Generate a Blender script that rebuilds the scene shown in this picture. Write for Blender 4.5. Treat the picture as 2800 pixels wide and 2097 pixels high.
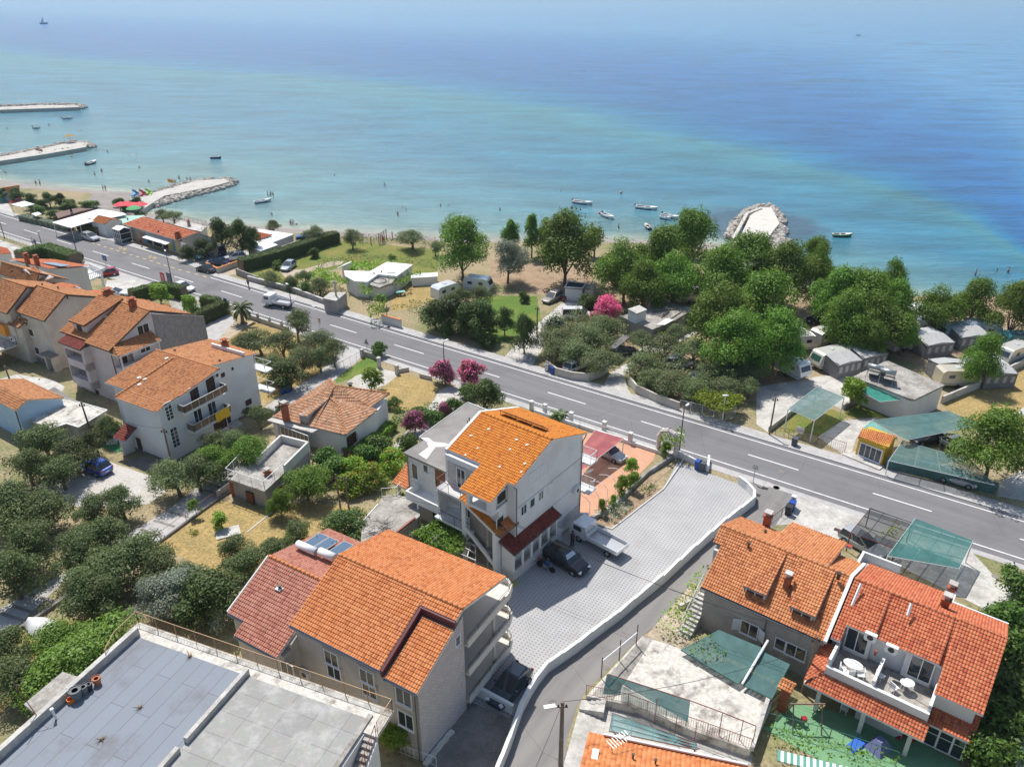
import bpy,bmesh,math,random
import numpy as np
from mathutils import Vector,Matrix,Euler
random.seed(7);rng=np.random.default_rng(7)
SC=bpy.context.scene
for o in list(bpy.data.objects):bpy.data.objects.remove(o)
COL=SC.collection
PI=math.pi
FPX=2129.0;CXP=1400.0;CYP=1048.5;TH=math.radians(27.2);HC=50.0
cd=bpy.data.cameras.new('camera');cam=bpy.data.objects.new('camera',cd);COL.objects.link(cam)
cam.location=(0,0,HC);cam.rotation_euler=(PI/2-TH,0,0)
cd.sensor_width=36;cd.lens=FPX/2800*36;cd.clip_end=60000;cd.clip_start=0.5
SC.camera=cam
SUN_AZ=math.radians(117);SUN_EL=math.radians(60)
w=bpy.data.worlds.new('World');SC.world=w;w.use_nodes=True
nt=w.node_tree;sky=nt.nodes.new('ShaderNodeTexSky');sky.sky_type='NISHITA';sky.sun_disc=False
sky.sun_elevation=SUN_EL;sky.sun_rotation=math.radians(-27);sky.altitude=50;sky.air_density=1.2;sky.dust_density=1.2;sky.ozone_density=1.5
bg=nt.nodes['Background'];bg.inputs[1].default_value=0.10;nt.links.new(sky.outputs[0],bg.inputs[0])
sd=bpy.data.lights.new('sun','SUN');sd.energy=4.3;sd.angle=math.radians(0.5);sd.color=(1.0,0.965,0.91)
sun=bpy.data.objects.new('sun',sd);COL.objects.link(sun)
sdir=Vector((math.cos(SUN_AZ)*math.cos(SUN_EL),math.sin(SUN_AZ)*math.cos(SUN_EL),math.sin(SUN_EL)))
sun.rotation_euler=sdir.to_track_quat('Z','Y').to_euler()
SC.view_settings.view_transform='Standard';SC.view_settings.look='None';SC.view_settings.gamma=1;SC.view_settings.exposure=0.3
SC.render.engine='CYCLES'
cT,sT=math.cos(TH),math.sin(TH)
def ray(px,py):
 a=(px-CXP)/FPX;b=(CYP-py)/FPX
 return np.array([a,cT+b*sT,-sT+b*cT])
CAMP=np.array([0,0,HC])
def PZ(px,py,z=0.0):
 d=ray(px,py);return CAMP+d*((z-HC)/d[2])
ORG=PZ(1499,1073,2.0)[:2]
ZR=2.0;VS=7.5;SL=0.05
class Fr:
 """survey frame: u runs along the coast road, v points inland; all frames turn about the road's middle"""
 def __init__(s,a):
  s.a=math.radians(a);s.e=np.array([math.cos(s.a),math.sin(s.a)]);s.n=np.array([math.sin(s.a),-math.cos(s.a)])
 def w(s,u,v,z=0.0):
  p=ORG+s.e*u+s.n*v;return Vector((p[0],p[1],z))
 def uv(s,p):d=np.array([p[0],p[1]])-ORG;return float(d@s.e),float(d@s.n)
 def onu(s,px,py,u):
  d=ray(px,py);t=(u+ORG@s.e)/(d[:2]@s.e);q=CAMP+d*t;return s.uv(q)[1],float(q[2])
 def onv(s,px,py,v):
  d=ray(px,py);t=(v+ORG@s.n)/(d[:2]@s.n);q=CAMP+d*t;return s.uv(q)[0],float(q[2])
F0=Fr(-34.3)
def gz(x,y):
 v=F0.uv((x,y))[1];return ZR+SL*max(0.0,v-VS)
def G(px,py):
 p=PZ(px,py,ZR)
 if F0.uv(p)[1]<=VS:return Vector(p)
 d=ray(px,py);v0=-ORG@F0.n
 t=(ZR+SL*(v0-VS)-HC)/(d[2]-SL*(d[:2]@F0.n));return Vector(CAMP+d*t)
def V3(p):return Vector((float(p[0]),float(p[1]),float(p[2])))
K_=700/2212
TL=dict(A0=(0,200),B0=(700,400),C0=(1400,450),D0=(2100,500),E0=(0,650),K=(600,850),M=(1300,850),D1=(2100,850),J=(0,1100),E=(600,1300),A=(1200,1300),R=(1850,1300),L=(0,1573),F=(700,1573),T=(1400,1573),S=(2100,1573))
def q(t,x,y):
 if t=='D':return x*1.2658,y*1.2658
 o=TL[t];return o[0]+x*K_,o[1]+y*K_
def g(t,x,y):return G(*q(t,x,y))
def pz(t,x,y,z):return V3(PZ(*q(t,x,y),z))
def tag(o,label=None,cat=None,group=None,kind=None):
 if label:o['label']=label
 if cat:o['category']=cat
 if group:o['group']=group
 if kind:o['kind']=kind
 return o
def thing(name,loc,label,cat,group=None,rz=0.0):
 o=bpy.data.objects.new(name,None);COL.objects.link(o);o.location=loc;o.rotation_euler=(0,0,rz);o.empty_display_size=0.3
 return tag(o,label,cat,group)
def copy_tree(o,parent=None):
 c=o.copy();COL.objects.link(c)
 if parent:c.parent=parent
 for ch in o.children:copy_tree(ch,c)
 return c
class MB:
 """collects shapes; build() links them as ONE mesh object"""
 def __init__(s):s.v=[];s.f=[];s.m=[]
 def add(s,vs,fs,m=0):
  b=len(s.v);s.v+=[tuple(map(float,p))for p in vs];s.f+=[tuple(b+i for i in f)for f in fs];s.m+=[m]*len(fs);return s
 def quad(s,a,b,c,d,m=0):return s.add([a,b,c,d],[(0,1,2,3)],m)
 def poly(s,pts,m=0):return s.add(pts,[tuple(range(len(pts)))],m)
 def box(s,c,d,rz=0.0,m=0,taper=1.0):
  cs,sn=math.cos(rz),math.sin(rz);vs=[]
  for z in(-1,1):
   for x,y in((-1,-1),(1,-1),(1,1),(-1,1)):
    k=taper if z>0 else 1.0
    X=x*d[0]/2*k;Y=y*d[1]/2*k
    vs.append((c[0]+X*cs-Y*sn,c[1]+X*sn+Y*cs,c[2]+z*d[2]/2))
  return s.add(vs,[(0,3,2,1),(4,5,6,7),(0,1,5,4),(1,2,6,5),(2,3,7,6),(3,0,4,7)],m)
 def prism(s,pts,z0,z1,m=0):
  """pts: xy outline; z0/z1 numbers or lists"""
  n=len(pts)
  zz0=z0 if isinstance(z0,(list,tuple))else[z0]*n;zz1=z1 if isinstance(z1,(list,tuple))else[z1]*n
  a=sum(pts[i][0]*pts[(i+1)%n][1]-pts[(i+1)%n][0]*pts[i][1]for i in range(n))
  idx=list(range(n))if a>0 else list(range(n))[::-1]
  vs=[(pts[i][0],pts[i][1],zz0[i])for i in idx]+[(pts[i][0],pts[i][1],zz1[i])for i in idx]
  fs=[tuple(range(n))[::-1],tuple(range(n,2*n))]+[(i,(i+1)%n,n+(i+1)%n,n+i)for i in range(n)]
  return s.add(vs,fs,m)
 def tube(s,p,r0,q_=None,r1=None,n=6,m=0,cap=True):
  p=Vector(p);q_=Vector(q_);r1=r0 if r1 is None else r1
  d=(q_-p)
  if d.length<1e-6:return s
  d.normalize();x=d.orthogonal().normalized();y=d.cross(x)
  vs=[]
  for c,r in((p,r0),(q_,r1)):
   for i in range(n):
    t=2*PI*i/n;vs.append(c+x*(r*math.cos(t))+y*(r*math.sin(t)))
  fs=[(i,(i+1)%n,n+(i+1)%n,n+i)for i in range(n)]
  if cap:fs+=[tuple(range(n))[::-1],tuple(range(n,2*n))]
  return s.add(vs,fs,m)
 def path(s,pts,r,n=5,m=0):
  for a,b in zip(pts[:-1],pts[1:]):s.tube(a,r,b,r,n,m)
  return s
 def lathe(s,c,prof,n=12,m=0):
  vs=[];fs=[]
  for r,z in prof:
   for i in range(n):
    t=2*PI*i/n;vs.append((c[0]+r*math.cos(t),c[1]+r*math.sin(t),c[2]+z))
  for j in range(len(prof)-1):
   for i in range(n):fs.append((j*n+i,j*n+(i+1)%n,(j+1)*n+(i+1)%n,(j+1)*n+i))
  fs.append(tuple(range(n))[::-1]);fs.append(tuple((len(prof)-1)*n+i for i in range(n)))
  return s.add(vs,fs,m)
 def build(s,name,mats,parent=None,smooth=False,world=True):
  if not isinstance(mats,(list,tuple)):mats=[mats]
  if not s.v:return None
  me=bpy.data.meshes.new(name)
  co=np.array(s.v)
  if parent is not None and world:off=np.array(parent.location)
  elif parent is None and world:
   off=np.array([(co[:,0].min()+co[:,0].max())/2,(co[:,1].min()+co[:,1].max())/2,co[:,2].min()])
  else:off=np.zeros(3)
  me.from_pydata((co-off).tolist(),[],s.f)
  for m in mats:me.materials.append(m)
  if len(mats)>1:me.polygons.foreach_set('material_index',s.m)
  if smooth:me.polygons.foreach_set('use_smooth',[True]*len(s.f))
  me.update()
  o=bpy.data.objects.new(name,me);COL.objects.link(o)
  if parent is not None:o.parent=parent
  else:o.location=off
  return o
def fbox(mb,F,u0,u1,v0,v1,z0,z1,m=0):
 return mb.prism([F.w(u0,v0)[:2],F.w(u1,v0)[:2],F.w(u1,v1)[:2],F.w(u0,v1)[:2]],z0,z1,m)
MATS={}
def nd(nt,t,**kw):
 n=nt.nodes.new(t)
 for a,b in kw.items():
  if a.startswith('i_'):n.inputs[int(a[2:])].default_value=b
  else:setattr(n,a,b)
 return n
def mixc(nt,fac,a,b,mode='MIX'):
 n=nt.nodes.new('ShaderNodeMix');n.data_type='RGBA';n.blend_type=mode
 for i,v in((0,fac),(6,a),(7,b)):
  if isinstance(v,bpy.types.NodeSocket):nt.links.new(v,n.inputs[i])
  elif v is not None:n.inputs[i].default_value=v if i==0 else(v[0],v[1],v[2],1)
 return n.outputs[2]
def ramp(nt,src,p0,p1,c0=(0,0,0),c1=(1,1,1)):
 r=nt.nodes.new('ShaderNodeValToRGB');r.color_ramp.elements[0].position=p0;r.color_ramp.elements[1].position=p1
 r.color_ramp.elements[0].color=(*c0,1);r.color_ramp.elements[1].color=(*c1,1);nt.links.new(src,r.inputs[0]);return r.outputs[0]
def newmat(name):
 m=bpy.data.materials.new(name);m.use_nodes=True;nt=m.node_tree;b=nt.nodes['Principled BSDF'];return m,nt,b
def geo(nt):return nd(nt,'ShaderNodeNewGeometry').outputs['Position']
def noise(nt,vec,scale,detail=4,rough=.6,out=0):
 n=nd(nt,'ShaderNodeTexNoise');n.inputs['Scale'].default_value=scale;n.inputs['Detail'].default_value=detail;n.inputs['Roughness'].default_value=rough
 nt.links.new(vec,n.inputs[0]);return n.outputs[out]
def bump(nt,b,h,st=.3,dist=.05):
 n=nd(nt,'ShaderNodeBump');n.inputs['Strength'].default_value=st;n.inputs['Distance'].default_value=dist
 nt.links.new(h,n.inputs['Height']);nt.links.new(n.outputs[0],b.inputs['Normal'])
def pm(name,c,c2=None,s=.8,rough=.85,lo=.42,hi=.62,fine=.12,fs=6.0,bs=.15,metal=0,spec=.3,bd=.03):
 if name in MATS:return MATS[name]
 m,nt,b=newmat(name);P=geo(nt)
 col=(*c,1)
 if c2:
  f=ramp(nt,noise(nt,P,s,6,.65),lo,hi);o=mixc(nt,f,c,c2)
 else:o=mixc(nt,0.0,c,c)
 f2=noise(nt,P,fs,5,.7)
 o=mixc(nt,fine,o,ramp(nt,f2,.3,.7),'OVERLAY')
 nt.links.new(o,b.inputs['Base Color']);b.inputs['Roughness'].default_value=rough;b.inputs['Metallic'].default_value=metal
 b.inputs['Specular IOR Level'].default_value=spec
 if bs:bump(nt,b,f2,bs,bd)
 MATS[name]=m;return m
def flat(name,c,rough=.5,metal=0,spec=.5,coat=0,alpha=None):
 if name in MATS:return MATS[name]
 m,nt,b=newmat(name);b.inputs['Base Color'].default_value=(*c,1);b.inputs['Roughness'].default_value=rough;b.inputs['Metallic'].default_value=metal
 b.inputs['Specular IOR Level'].default_value=spec;b.inputs['Coat Weight'].default_value=coat
 if alpha is not None:b.inputs['Alpha'].default_value=alpha
 MATS[name]=m;return m
def tilemat(name,c1,c2,c3,dirt=.25,dc=(.10,.065,.05)):
 m,nt,b=newmat(name)
 uvn=nd(nt,'ShaderNodeUVMap');fl=nd(nt,'ShaderNodeVectorMath',operation='FLOOR');nt.links.new(uvn.outputs[0],fl.inputs[0])
 wn=nd(nt,'ShaderNodeTexWhiteNoise');wn.noise_dimensions='3D';nt.links.new(fl.outputs[0],wn.inputs[0])
 o=mixc(nt,ramp(nt,wn.outputs[0],.15,.85),c1,c2)
 wn2=nd(nt,'ShaderNodeTexWhiteNoise');wn2.noise_dimensions='4D';wn2.inputs['W'].default_value=3.3;nt.links.new(fl.outputs[0],wn2.inputs[0])
 o=mixc(nt,ramp(nt,wn2.outputs[0],.82,.95),o,c3)
 P=geo(nt);o=mixc(nt,ramp(nt,noise(nt,P,.9,6,.7),.5,.8,(0,0,0),(dirt,)*3),o,dc)
 o=mixc(nt,ramp(nt,noise(nt,P,9,3,.7),.45,.75,(0,0,0),(dirt*.7,)*3),o,dc)
 nt.links.new(o,b.inputs['Base Color']);b.inputs['Roughness'].default_value=.8;b.inputs['Specular IOR Level'].default_value=.25
 bump(nt,b,noise(nt,P,14,3),.25,.02)
 MATS[name]=m;return m
T_NEW=tilemat('tile_orange',(.54,.185,.062),(.62,.25,.10),(.44,.14,.05),.22)
T_ROW=tilemat('tile_salmon',(.51,.19,.075),(.61,.265,.115),(.39,.13,.055),.3)
T_ROW2=tilemat('tile_red',(.48,.13,.06),(.56,.19,.09),(.38,.09,.05),.24)
T_WING=tilemat('tile_rose',(.42,.165,.11),(.50,.23,.165),(.34,.12,.09),.3)
T_BRT=tilemat('tile_bright',(.58,.20,.032),(.66,.255,.045),(.47,.14,.028),.15)
T_OLD=tilemat('tile_old',(.44,.21,.11),(.54,.31,.18),(.25,.15,.10),.6,(.22,.17,.13))
T_LFT=tilemat('tile_left',(.48,.20,.08),(.58,.28,.125),(.33,.135,.065),.4)
T_DRK=tilemat('tile_maroon',(.22,.05,.035),(.28,.07,.05),(.16,.04,.03),.2)
T_FLAT=tilemat('tile_flatred',(.52,.16,.07),(.58,.2,.09),(.45,.12,.05),.15)
WHITE=pm('plaster_white',(.74,.74,.73),(.66,.655,.64),.35,.9,fine=.05,bs=.05)
WHITE2=pm('plaster_offwhite',(.66,.64,.60),(.56,.54,.50),.5,.9,fine=.08,bs=.06)
BEIGE=pm('plaster_beige',(.56,.51,.44),(.47,.42,.36),.5,.9,fine=.08,bs=.06)
GREYP=pm('plaster_grey',(.40,.365,.34),(.31,.285,.265),.6,.9,fine=.14,bs=.1)
ROUGHP=pm('render_rough_grey',(.33,.295,.28),(.27,.24,.23),1.6,.95,fine=.25,bs=.3)
PINKP=pm('plaster_pinkish',(.66,.58,.56),(.58,.51,.50),.5,.9,fine=.06,bs=.05)
BLUEP=pm('plaster_blue',(.42,.58,.74),(.36,.52,.68),.5,.9,fine=.06,bs=.05)
CONC=pm('concrete_old',(.40,.375,.34),(.22,.20,.175),.55,.92,.40,.62,.3,3.5,.15)
CONC2=pm('concrete_pale',(.52,.50,.46),(.36,.34,.31),.5,.92,.42,.65,.2,3,.1)
CONCW=pm('concrete_weathered',(.56,.53,.47),(.20,.175,.15),1.0,.92,.5,.68,.3,2.5,.1)
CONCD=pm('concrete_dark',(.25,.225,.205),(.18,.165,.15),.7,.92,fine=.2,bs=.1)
def roadmat(name,c,c2,ang,dk):
 m,nt,b=newmat(name);P=geo(nt);mp=nd(nt,'ShaderNodeMapping');mp.inputs['Rotation'].default_value=(0,0,math.radians(-ang));mp.inputs['Scale'].default_value=(.035,1,1)
 mr=nd(nt,'ShaderNodeMapping');mr.inputs['Rotation'].default_value=(0,0,math.radians(-ang));nt.links.new(P,mr.inputs[0]);mp2=nd(nt,'ShaderNodeMapping');mp2.inputs['Scale'].default_value=(.03,.9,1);nt.links.new(mr.outputs[0],mp2.inputs[0])
 o=mixc(nt,ramp(nt,noise(nt,mp2.outputs[0],1.0,4,.6),.35,.65),c,c2);o=mixc(nt,ramp(nt,noise(nt,P,.16,5,.65),.52,.7,(0,0,0),(.6,.6,.6)),o,dk)
 o=mixc(nt,ramp(nt,noise(nt,P,1.1,3,.7),.66,.72,(0,0,0),(.35,.35,.35)),o,dk);o=mixc(nt,.14,o,noise(nt,P,9,4,.7,1),'OVERLAY');vo=nd(nt,'ShaderNodeTexVoronoi',feature='DISTANCE_TO_EDGE');vo.inputs['Scale'].default_value=.16;nt.links.new(P,vo.inputs[0])
 o=mixc(nt,ramp(nt,vo.outputs[0],.0015,.004,(.5,.5,.5),(0,0,0)),o,(.05,.05,.05));nt.links.new(o,b.inputs['Base Color']);b.inputs['Roughness'].default_value=.9;b.inputs['Specular IOR Level'].default_value=.25;return m
ASPH=roadmat('asphalt',(.20,.193,.197),(.165,.16,.163),-34.3,(.125,.12,.122))
ASPH2=roadmat('asphalt_lane',(.20,.19,.183),(.25,.235,.22),55,(.15,.143,.138))
PAVE=pm('paving_light',(.44,.425,.41),(.37,.355,.34),1.2,.9,fine=.12,fs=5,bs=.08)
KERB=pm('kerb_stone',(.55,.54,.52),(.47,.46,.44),1.5,.9,fine=.1,bs=.05)
LINEW=pm('road_paint',(.80,.80,.78),(.66,.655,.64),1.5,.8,fine=.08,bs=0)
LINEY=pm('road_paint_yellow',(.62,.44,.14),(.42,.33,.2),1.5,.8,fine=.2,bs=0)
DRYG=pm('grass_dry',(.38,.27,.11),(.29,.22,.09),.6,1,.4,.62,.45,4.0,.6,bd=.08)
GRASS=pm('grass_green',(.13,.17,.035),(.23,.20,.06),.35,1,.40,.66,.45,4.0,.6,bd=.08)
LAWN=pm('lawn_green',(.10,.17,.03),(.20,.21,.05),.3,1,.45,.7,.4,4.0,.5,bd=.08)
DIRT=pm('soil',(.36,.26,.17),(.27,.19,.12),.5,1,.4,.62,.35,3.5,.5,bd=.08)
DIRTP=pm('soil_pale',(.46,.38,.29),(.36,.29,.21),.5,1,.4,.62,.3,3.5,.4,bd=.08)
GRAV=pm('gravel',(.50,.475,.44),(.42,.39,.34),.5,1,.4,.65,.25,5,.35)
SAND=pm('beach_gravel',(.25,.225,.205),(.32,.285,.26),.3,1,.4,.65,.18,4,.3)
GROUND=pm('ground_mixed',(.33,.26,.16),(.20,.20,.09),.12,1,.42,.62,.4,3,.5,bd=.08)
TERRA=pm('terracotta_paving',(.56,.31,.20),(.50,.27,.17),.8,.9,fine=.12,bs=.05)
GREENF=pm('floor_green',(.17,.33,.17),(.14,.28,.15),.8,.8,fine=.08,bs=.03)
TURF=pm('turf_green',(.08,.28,.13),None,.8,.9,fine=.15)
STONE=pm('stone_white',(.66,.62,.55),(.54,.49,.42),.6,.9,.4,.6,.2,4,.3)
WOOD=pm('wood_old',(.26,.185,.13),(.20,.14,.10),2,.9,fine=.2,bs=.2)
WOODP=pm('wood_pole',(.22,.185,.155),(.17,.14,.12),2,.9,fine=.2,bs=.2)
RUSTB=pm('brown_paint',(.20,.07,.04),(.15,.055,.035),2,.7,fine=.15,bs=.1)
BRICK=pm('brick_red',(.38,.12,.06),(.30,.10,.055),3,.9,fine=.25,fs=12,bs=.3)
BARK=pm('bark',(.20,.15,.11),(.13,.10,.075),2.5,.95,fine=.3,bs=.4)
METAL=flat('metal_grey',(.42,.43,.44),.4,.7)
METALW=flat('metal_white',(.78,.78,.77),.45,0,.4)
METALD=flat('metal_dark',(.045,.035,.03),.5,.2)
METALR=flat('metal_redbrown',(.22,.06,.045),.55,.1)
METALY=flat('railing_ochre',(.35,.21,.10),.55,.1)
METALG=flat('metal_green',(.03,.14,.10),.5,.1)
GLASS=flat('window_glass',(.035,.045,.055),.06,0,.8)
GLASSG=flat('window_glass_green',(.03,.09,.07),.1,0,.7)
SHUT=pm('shutter_brown',(.055,.03,.024),(.07,.04,.03),3,.6,fine=.1,bs=.1)
SHUTW=pm('shutter_white',(.70,.71,.72),(.64,.65,.66),3,.6,fine=.05,bs=.05)
DARK=flat('interior_dark',(.03,.027,.025),.9)
FRAMEW=flat('frame_white',(.80,.80,.80),.4)
BLUEBIN=flat('bin_blue',(.01,.06,.30),.45)
BLACKP=flat('black_plastic',(.02,.02,.022),.5)
RUBBER=flat('rubber',(.018,.018,.018),.8)
CHROME=flat('alloy',(.5,.5,.51),.3,.8)
GUTTER=flat('gutter_dark',(.10,.075,.07),.5,.2)
GUTTERG=flat('gutter_grey',(.15,.16,.17),.4,.4)
def netmat(name,c,alpha):
 if name in MATS:return MATS[name]
 m,nt,b=newmat(name)
 P=geo(nt);o=mixc(nt,ramp(nt,noise(nt,P,1.2,4),.4,.65),c,[x*1.25 for x in c])
 nt.links.new(o,b.inputs['Base Color']);b.inputs['Roughness'].default_value=.8;b.inputs['Specular IOR Level'].default_value=.2
 f=ramp(nt,noise(nt,P,.8,3),.3,.7,(alpha-.05,)*3,(alpha+.05,)*3);nt.links.new(f,b.inputs['Alpha'])
 MATS[name]=m;return m
NETG=netmat('shade_net_grey_green',(.10,.17,.165),.82)
NETD=netmat('shade_net_dark',(.075,.15,.145),.84)
NETT=netmat('shade_net_teal',(.03,.22,.17),.8)
NETR=netmat('shade_net_wine',(.30,.085,.09),.9)
NETK=netmat('shade_net_black',(.03,.035,.04),.72)
def tile_surface(polys,mat,name,parent,cw=.2,rh=.275,hp=.05,hs=.05):
 """polys: convex world polygons (each one roof slope). One mesh of pantiles with real relief."""
 allv=[];allf=[];alluv=[];base=0
 off=np.array(parent.location)if parent is not None else np.zeros(3)
 for pts in polys:
  P=[Vector(p)for p in pts];n=Vector((0,0,0))
  for i in range(1,len(P)-1):n+=(P[i]-P[0]).cross(P[i+1]-P[0])
  n.normalize()
  if n.z<0:n=-n;P=P[::-1]
  up=Vector((0,0,1))-n*n.z
  if up.length<1e-4:up=Vector((0,1,0))
  up.normalize();s=up.cross(n).normalized()
  o=P[0];S=[(p-o).dot(s)for p in P];T=[(p-o).dot(up)for p in P]
  s0,s1,t0,t1=min(S),max(S),min(T),max(T)
  nc=int((s1-s0)/cw)+2;nr=int((t1-t0)/rh)+2
  prof=[(0,0),(.22,.6),(.45,1),(.7,.75),(.88,.1)]
  ss=np.array([s0+(i+a)*cw for i in range(nc)for a,_ in prof]+[s0+nc*cw]);hh=np.array([h for i in range(nc)for _,h in prof]+[0])*hp
  tt=[];th=[]
  for j in range(nr):tt+=[t0+j*rh,t0+(j+1)*rh-.001];th+=[hs,0]
  tt=np.array(tt);th=np.array(th)
  A,B=np.meshgrid(ss,tt);Hh=hh[None,:]+th[:,None]
  o_,s_,u_,n_=(np.array(x)for x in(o,s,up,n))
  co=o_+A[...,None]*s_+B[...,None]*u_+Hh[...,None]*n_
  R_,C_=A.shape;idx=np.arange(R_*C_).reshape(R_,C_)
  fs=np.stack([idx[:-1,:-1],idx[:-1,1:],idx[1:,1:],idx[1:,:-1]],-1).reshape(-1,4)
  me=bpy.data.meshes.new('t');me.from_pydata(co.reshape(-1,3).tolist(),[],fs.tolist())
  bm=bmesh.new();bm.from_mesh(me);bpy.data.meshes.remove(me)
  for i in range(len(P)):
   a,b=P[i],P[(i+1)%len(P)];pn=(b-a).cross(n)
   if pn.length<1e-6:continue
   bmesh.ops.bisect_plane(bm,geom=bm.verts[:]+bm.edges[:]+bm.faces[:],plane_co=a,plane_no=pn,clear_outer=True)
  bm.verts.ensure_lookup_table();bm.verts.index_update()
  vs=np.array([v.co[:]for v in bm.verts]);
  if len(vs)==0:bm.free();continue
  ff=[[v.index for v in f.verts]for f in bm.faces];bm.free()
  allv.append(vs-off);allf+=[[base+i for i in f]for f in ff];base+=len(vs)
  rel=vs-o_;alluv.append(np.stack([(rel@s_-s0)/cw+.0+base*.0,(rel@u_-t0)/rh],-1)+np.array([[base%977,0]]))
 V=np.concatenate(allv);U=np.concatenate(alluv)
 me=bpy.data.meshes.new(name);me.from_pydata(V.tolist(),[],allf);uvl=me.uv_layers.new()
 li=np.zeros(len(me.loops),dtype=np.int32);me.loops.foreach_get('vertex_index',li)
 uv=U[li];ls=np.zeros(len(me.polygons),dtype=np.int32);lt=np.zeros(len(me.polygons),dtype=np.int32)
 me.polygons.foreach_get('loop_start',ls);me.polygons.foreach_get('loop_total',lt)
 cen=np.add.reduceat(uv,ls,axis=0)/lt[:,None];uv=np.repeat(cen,lt,axis=0)
 uvl.data.foreach_set('uv',uv.astype(np.float32).ravel())
 me.materials.append(mat);me.update()
 ob=bpy.data.objects.new(name,me);COL.objects.link(ob)
 if parent is not None:ob.parent=parent
 return ob
def slab(mb,pts,th,m=0):
 """a sheet of thickness th hanging under the polygon pts"""
 P=[Vector(p)for p in pts];n=len(P)
 a=sum(P[i].x*P[(i+1)%n].y-P[(i+1)%n].x*P[i].y for i in range(n))
 if a<0:P=P[::-1]
 vs=[p-Vector((0,0,th))for p in P]+P
 fs=[tuple(range(n))[::-1],tuple(range(n,2*n))]+[(i,(i+1)%n,n+(i+1)%n,n+i)for i in range(n)]
 return mb.add(vs,fs,m)
def tiled_roof(parent,polys,mat,caps=(),soff=WHITE2,th=.14,capmat=None,name="roof",cw=.2,rh=.275):
 r=tile_surface([[Vector(p)+Vector((0,0,.02))for p in P]for P in polys],mat,name,parent,cw,rh)
 mb=MB()
 for P in polys:slab(mb,P,th)
 mb.build('eaves_board',soff,parent)
 if caps:
  mc=MB()
  for a,b in caps:
   a,b=Vector(a),Vector(b);L=(b-a).length;n=max(1,int(L/.4));d=(b-a)/n
   for i in range(n):mc.tube(a+d*i+Vector((0,0,.06)),.11,a+d*(i+1.06)+Vector((0,0,.06)),.13,7)
  mc.build('ridge_cap',capmat or mat,parent,smooth=True)
 return r
def opening(parent,F,side,along,z,w_,h_,at,kind='window',frame=FRAMEW,pane=GLASS,bars=1,sill=True,hb=0,fw=.07,name=None):
 """side '+v' '+u' '-v' '-u': outward face; along: coordinate along the wall; at: wall plane coordinate; z: centre"""
 s=1 if side[0]=='+' else-1;ax=side[1]
 def W(a,d,zz):return F.w(a,at+s*d,zz)if ax=='v' else F.w(at+s*d,a,zz)
 def bx(mb,a0,a1,d0,d1,z0,z1):
  c=[W(a0,d0,0),W(a1,d0,0),W(a1,d1,0),W(a0,d1,0)];mb.prism([p[:2]for p in c],z0,z1)
 a0,a1,z0,z1=along-w_/2,along+w_/2,z-h_/2,z+h_/2
 mb=MB()
 bx(mb,a0-fw,a0,0,.06,z0-fw,z1+fw);bx(mb,a1,a1+fw,0,.06,z0-fw,z1+fw);bx(mb,a0,a1,0,.06,z1,z1+fw);bx(mb,a0,a1,0,.06,z0-fw,z0)
 for i in range(bars):
  c=a0+(i+1)*w_/(bars+1);bx(mb,c-.03,c+.03,.01,.05,z0,z1)
 for i in range(hb):
  c=z0+(i+1)*h_/(hb+1);bx(mb,a0,a1,.012,.048,c-.025,c+.025)
 if sill and kind=='window':bx(mb,a0-.12,a1+.12,0,.13,z0-fw-.05,z0-fw-.002)
 o=mb.build(name or kind,frame,parent)
 mp=MB();bx(mp,a0,a1,-.02,.025,z0,z1)
 po=mp.build('pane' if pane in(GLASS,GLASSG)else'shutter',pane,o,world=False)
 po.data.transform(Matrix.Translation(-Vector(parent.location)))
 return o
def railing(parent,pts,h=1.0,mat=METALD,step=.14,r=.012,rt=.025,name='railing',mid=True,closed=False,infill=None,posts=1.6):
 mb=MB()
 for a,b in zip(pts[:-1],pts[1:]):
  a,b=Vector(a),Vector(b);up=Vector((0,0,h));mb.tube(a+up,rt,b+up,rt,4);mb.tube(a+Vector((0,0,.1)),r*1.3,b+Vector((0,0,.1)),r*1.3,4)
  n=max(1,int((b-a).length/step))
  if step<5:
   for i in range(n+1):p=a+(b-a)*(i/n);mb.tube(p+Vector((0,0,.1)),r,p+up,r,4,cap=False)
  m=max(1,int(round((b-a).length/posts)))
  for i in range(m+1):p=a+(b-a)*(i/m);mb.tube(p,rt,p+up,rt,4)
 o=mb.build(name,mat,parent)
 if infill:
  mi=MB()
  for a,b in zip(pts[:-1],pts[1:]):
   a,b=Vector(a),Vector(b);d=(b-a).normalized();nn=Vector((-d.y,d.x,0))*.01;z0=Vector((0,0,.12));z1=Vector((0,0,h-.08))
   mi.prism([(a+nn)[:2],(b+nn)[:2],(b-nn)[:2],(a-nn)[:2]],[a.z+.12,b.z+.12,b.z+.12,a.z+.12],[a.z+h-.08,b.z+h-.08,b.z+h-.08,a.z+h-.08])
  if parent is None:
   mi.build('infill_panel',infill,o)
  else:
   oo=mi.build('infill_panel',infill,o,world=False);oo.data.transform(Matrix.Translation(-Vector(parent.location)))
 return o
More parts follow.
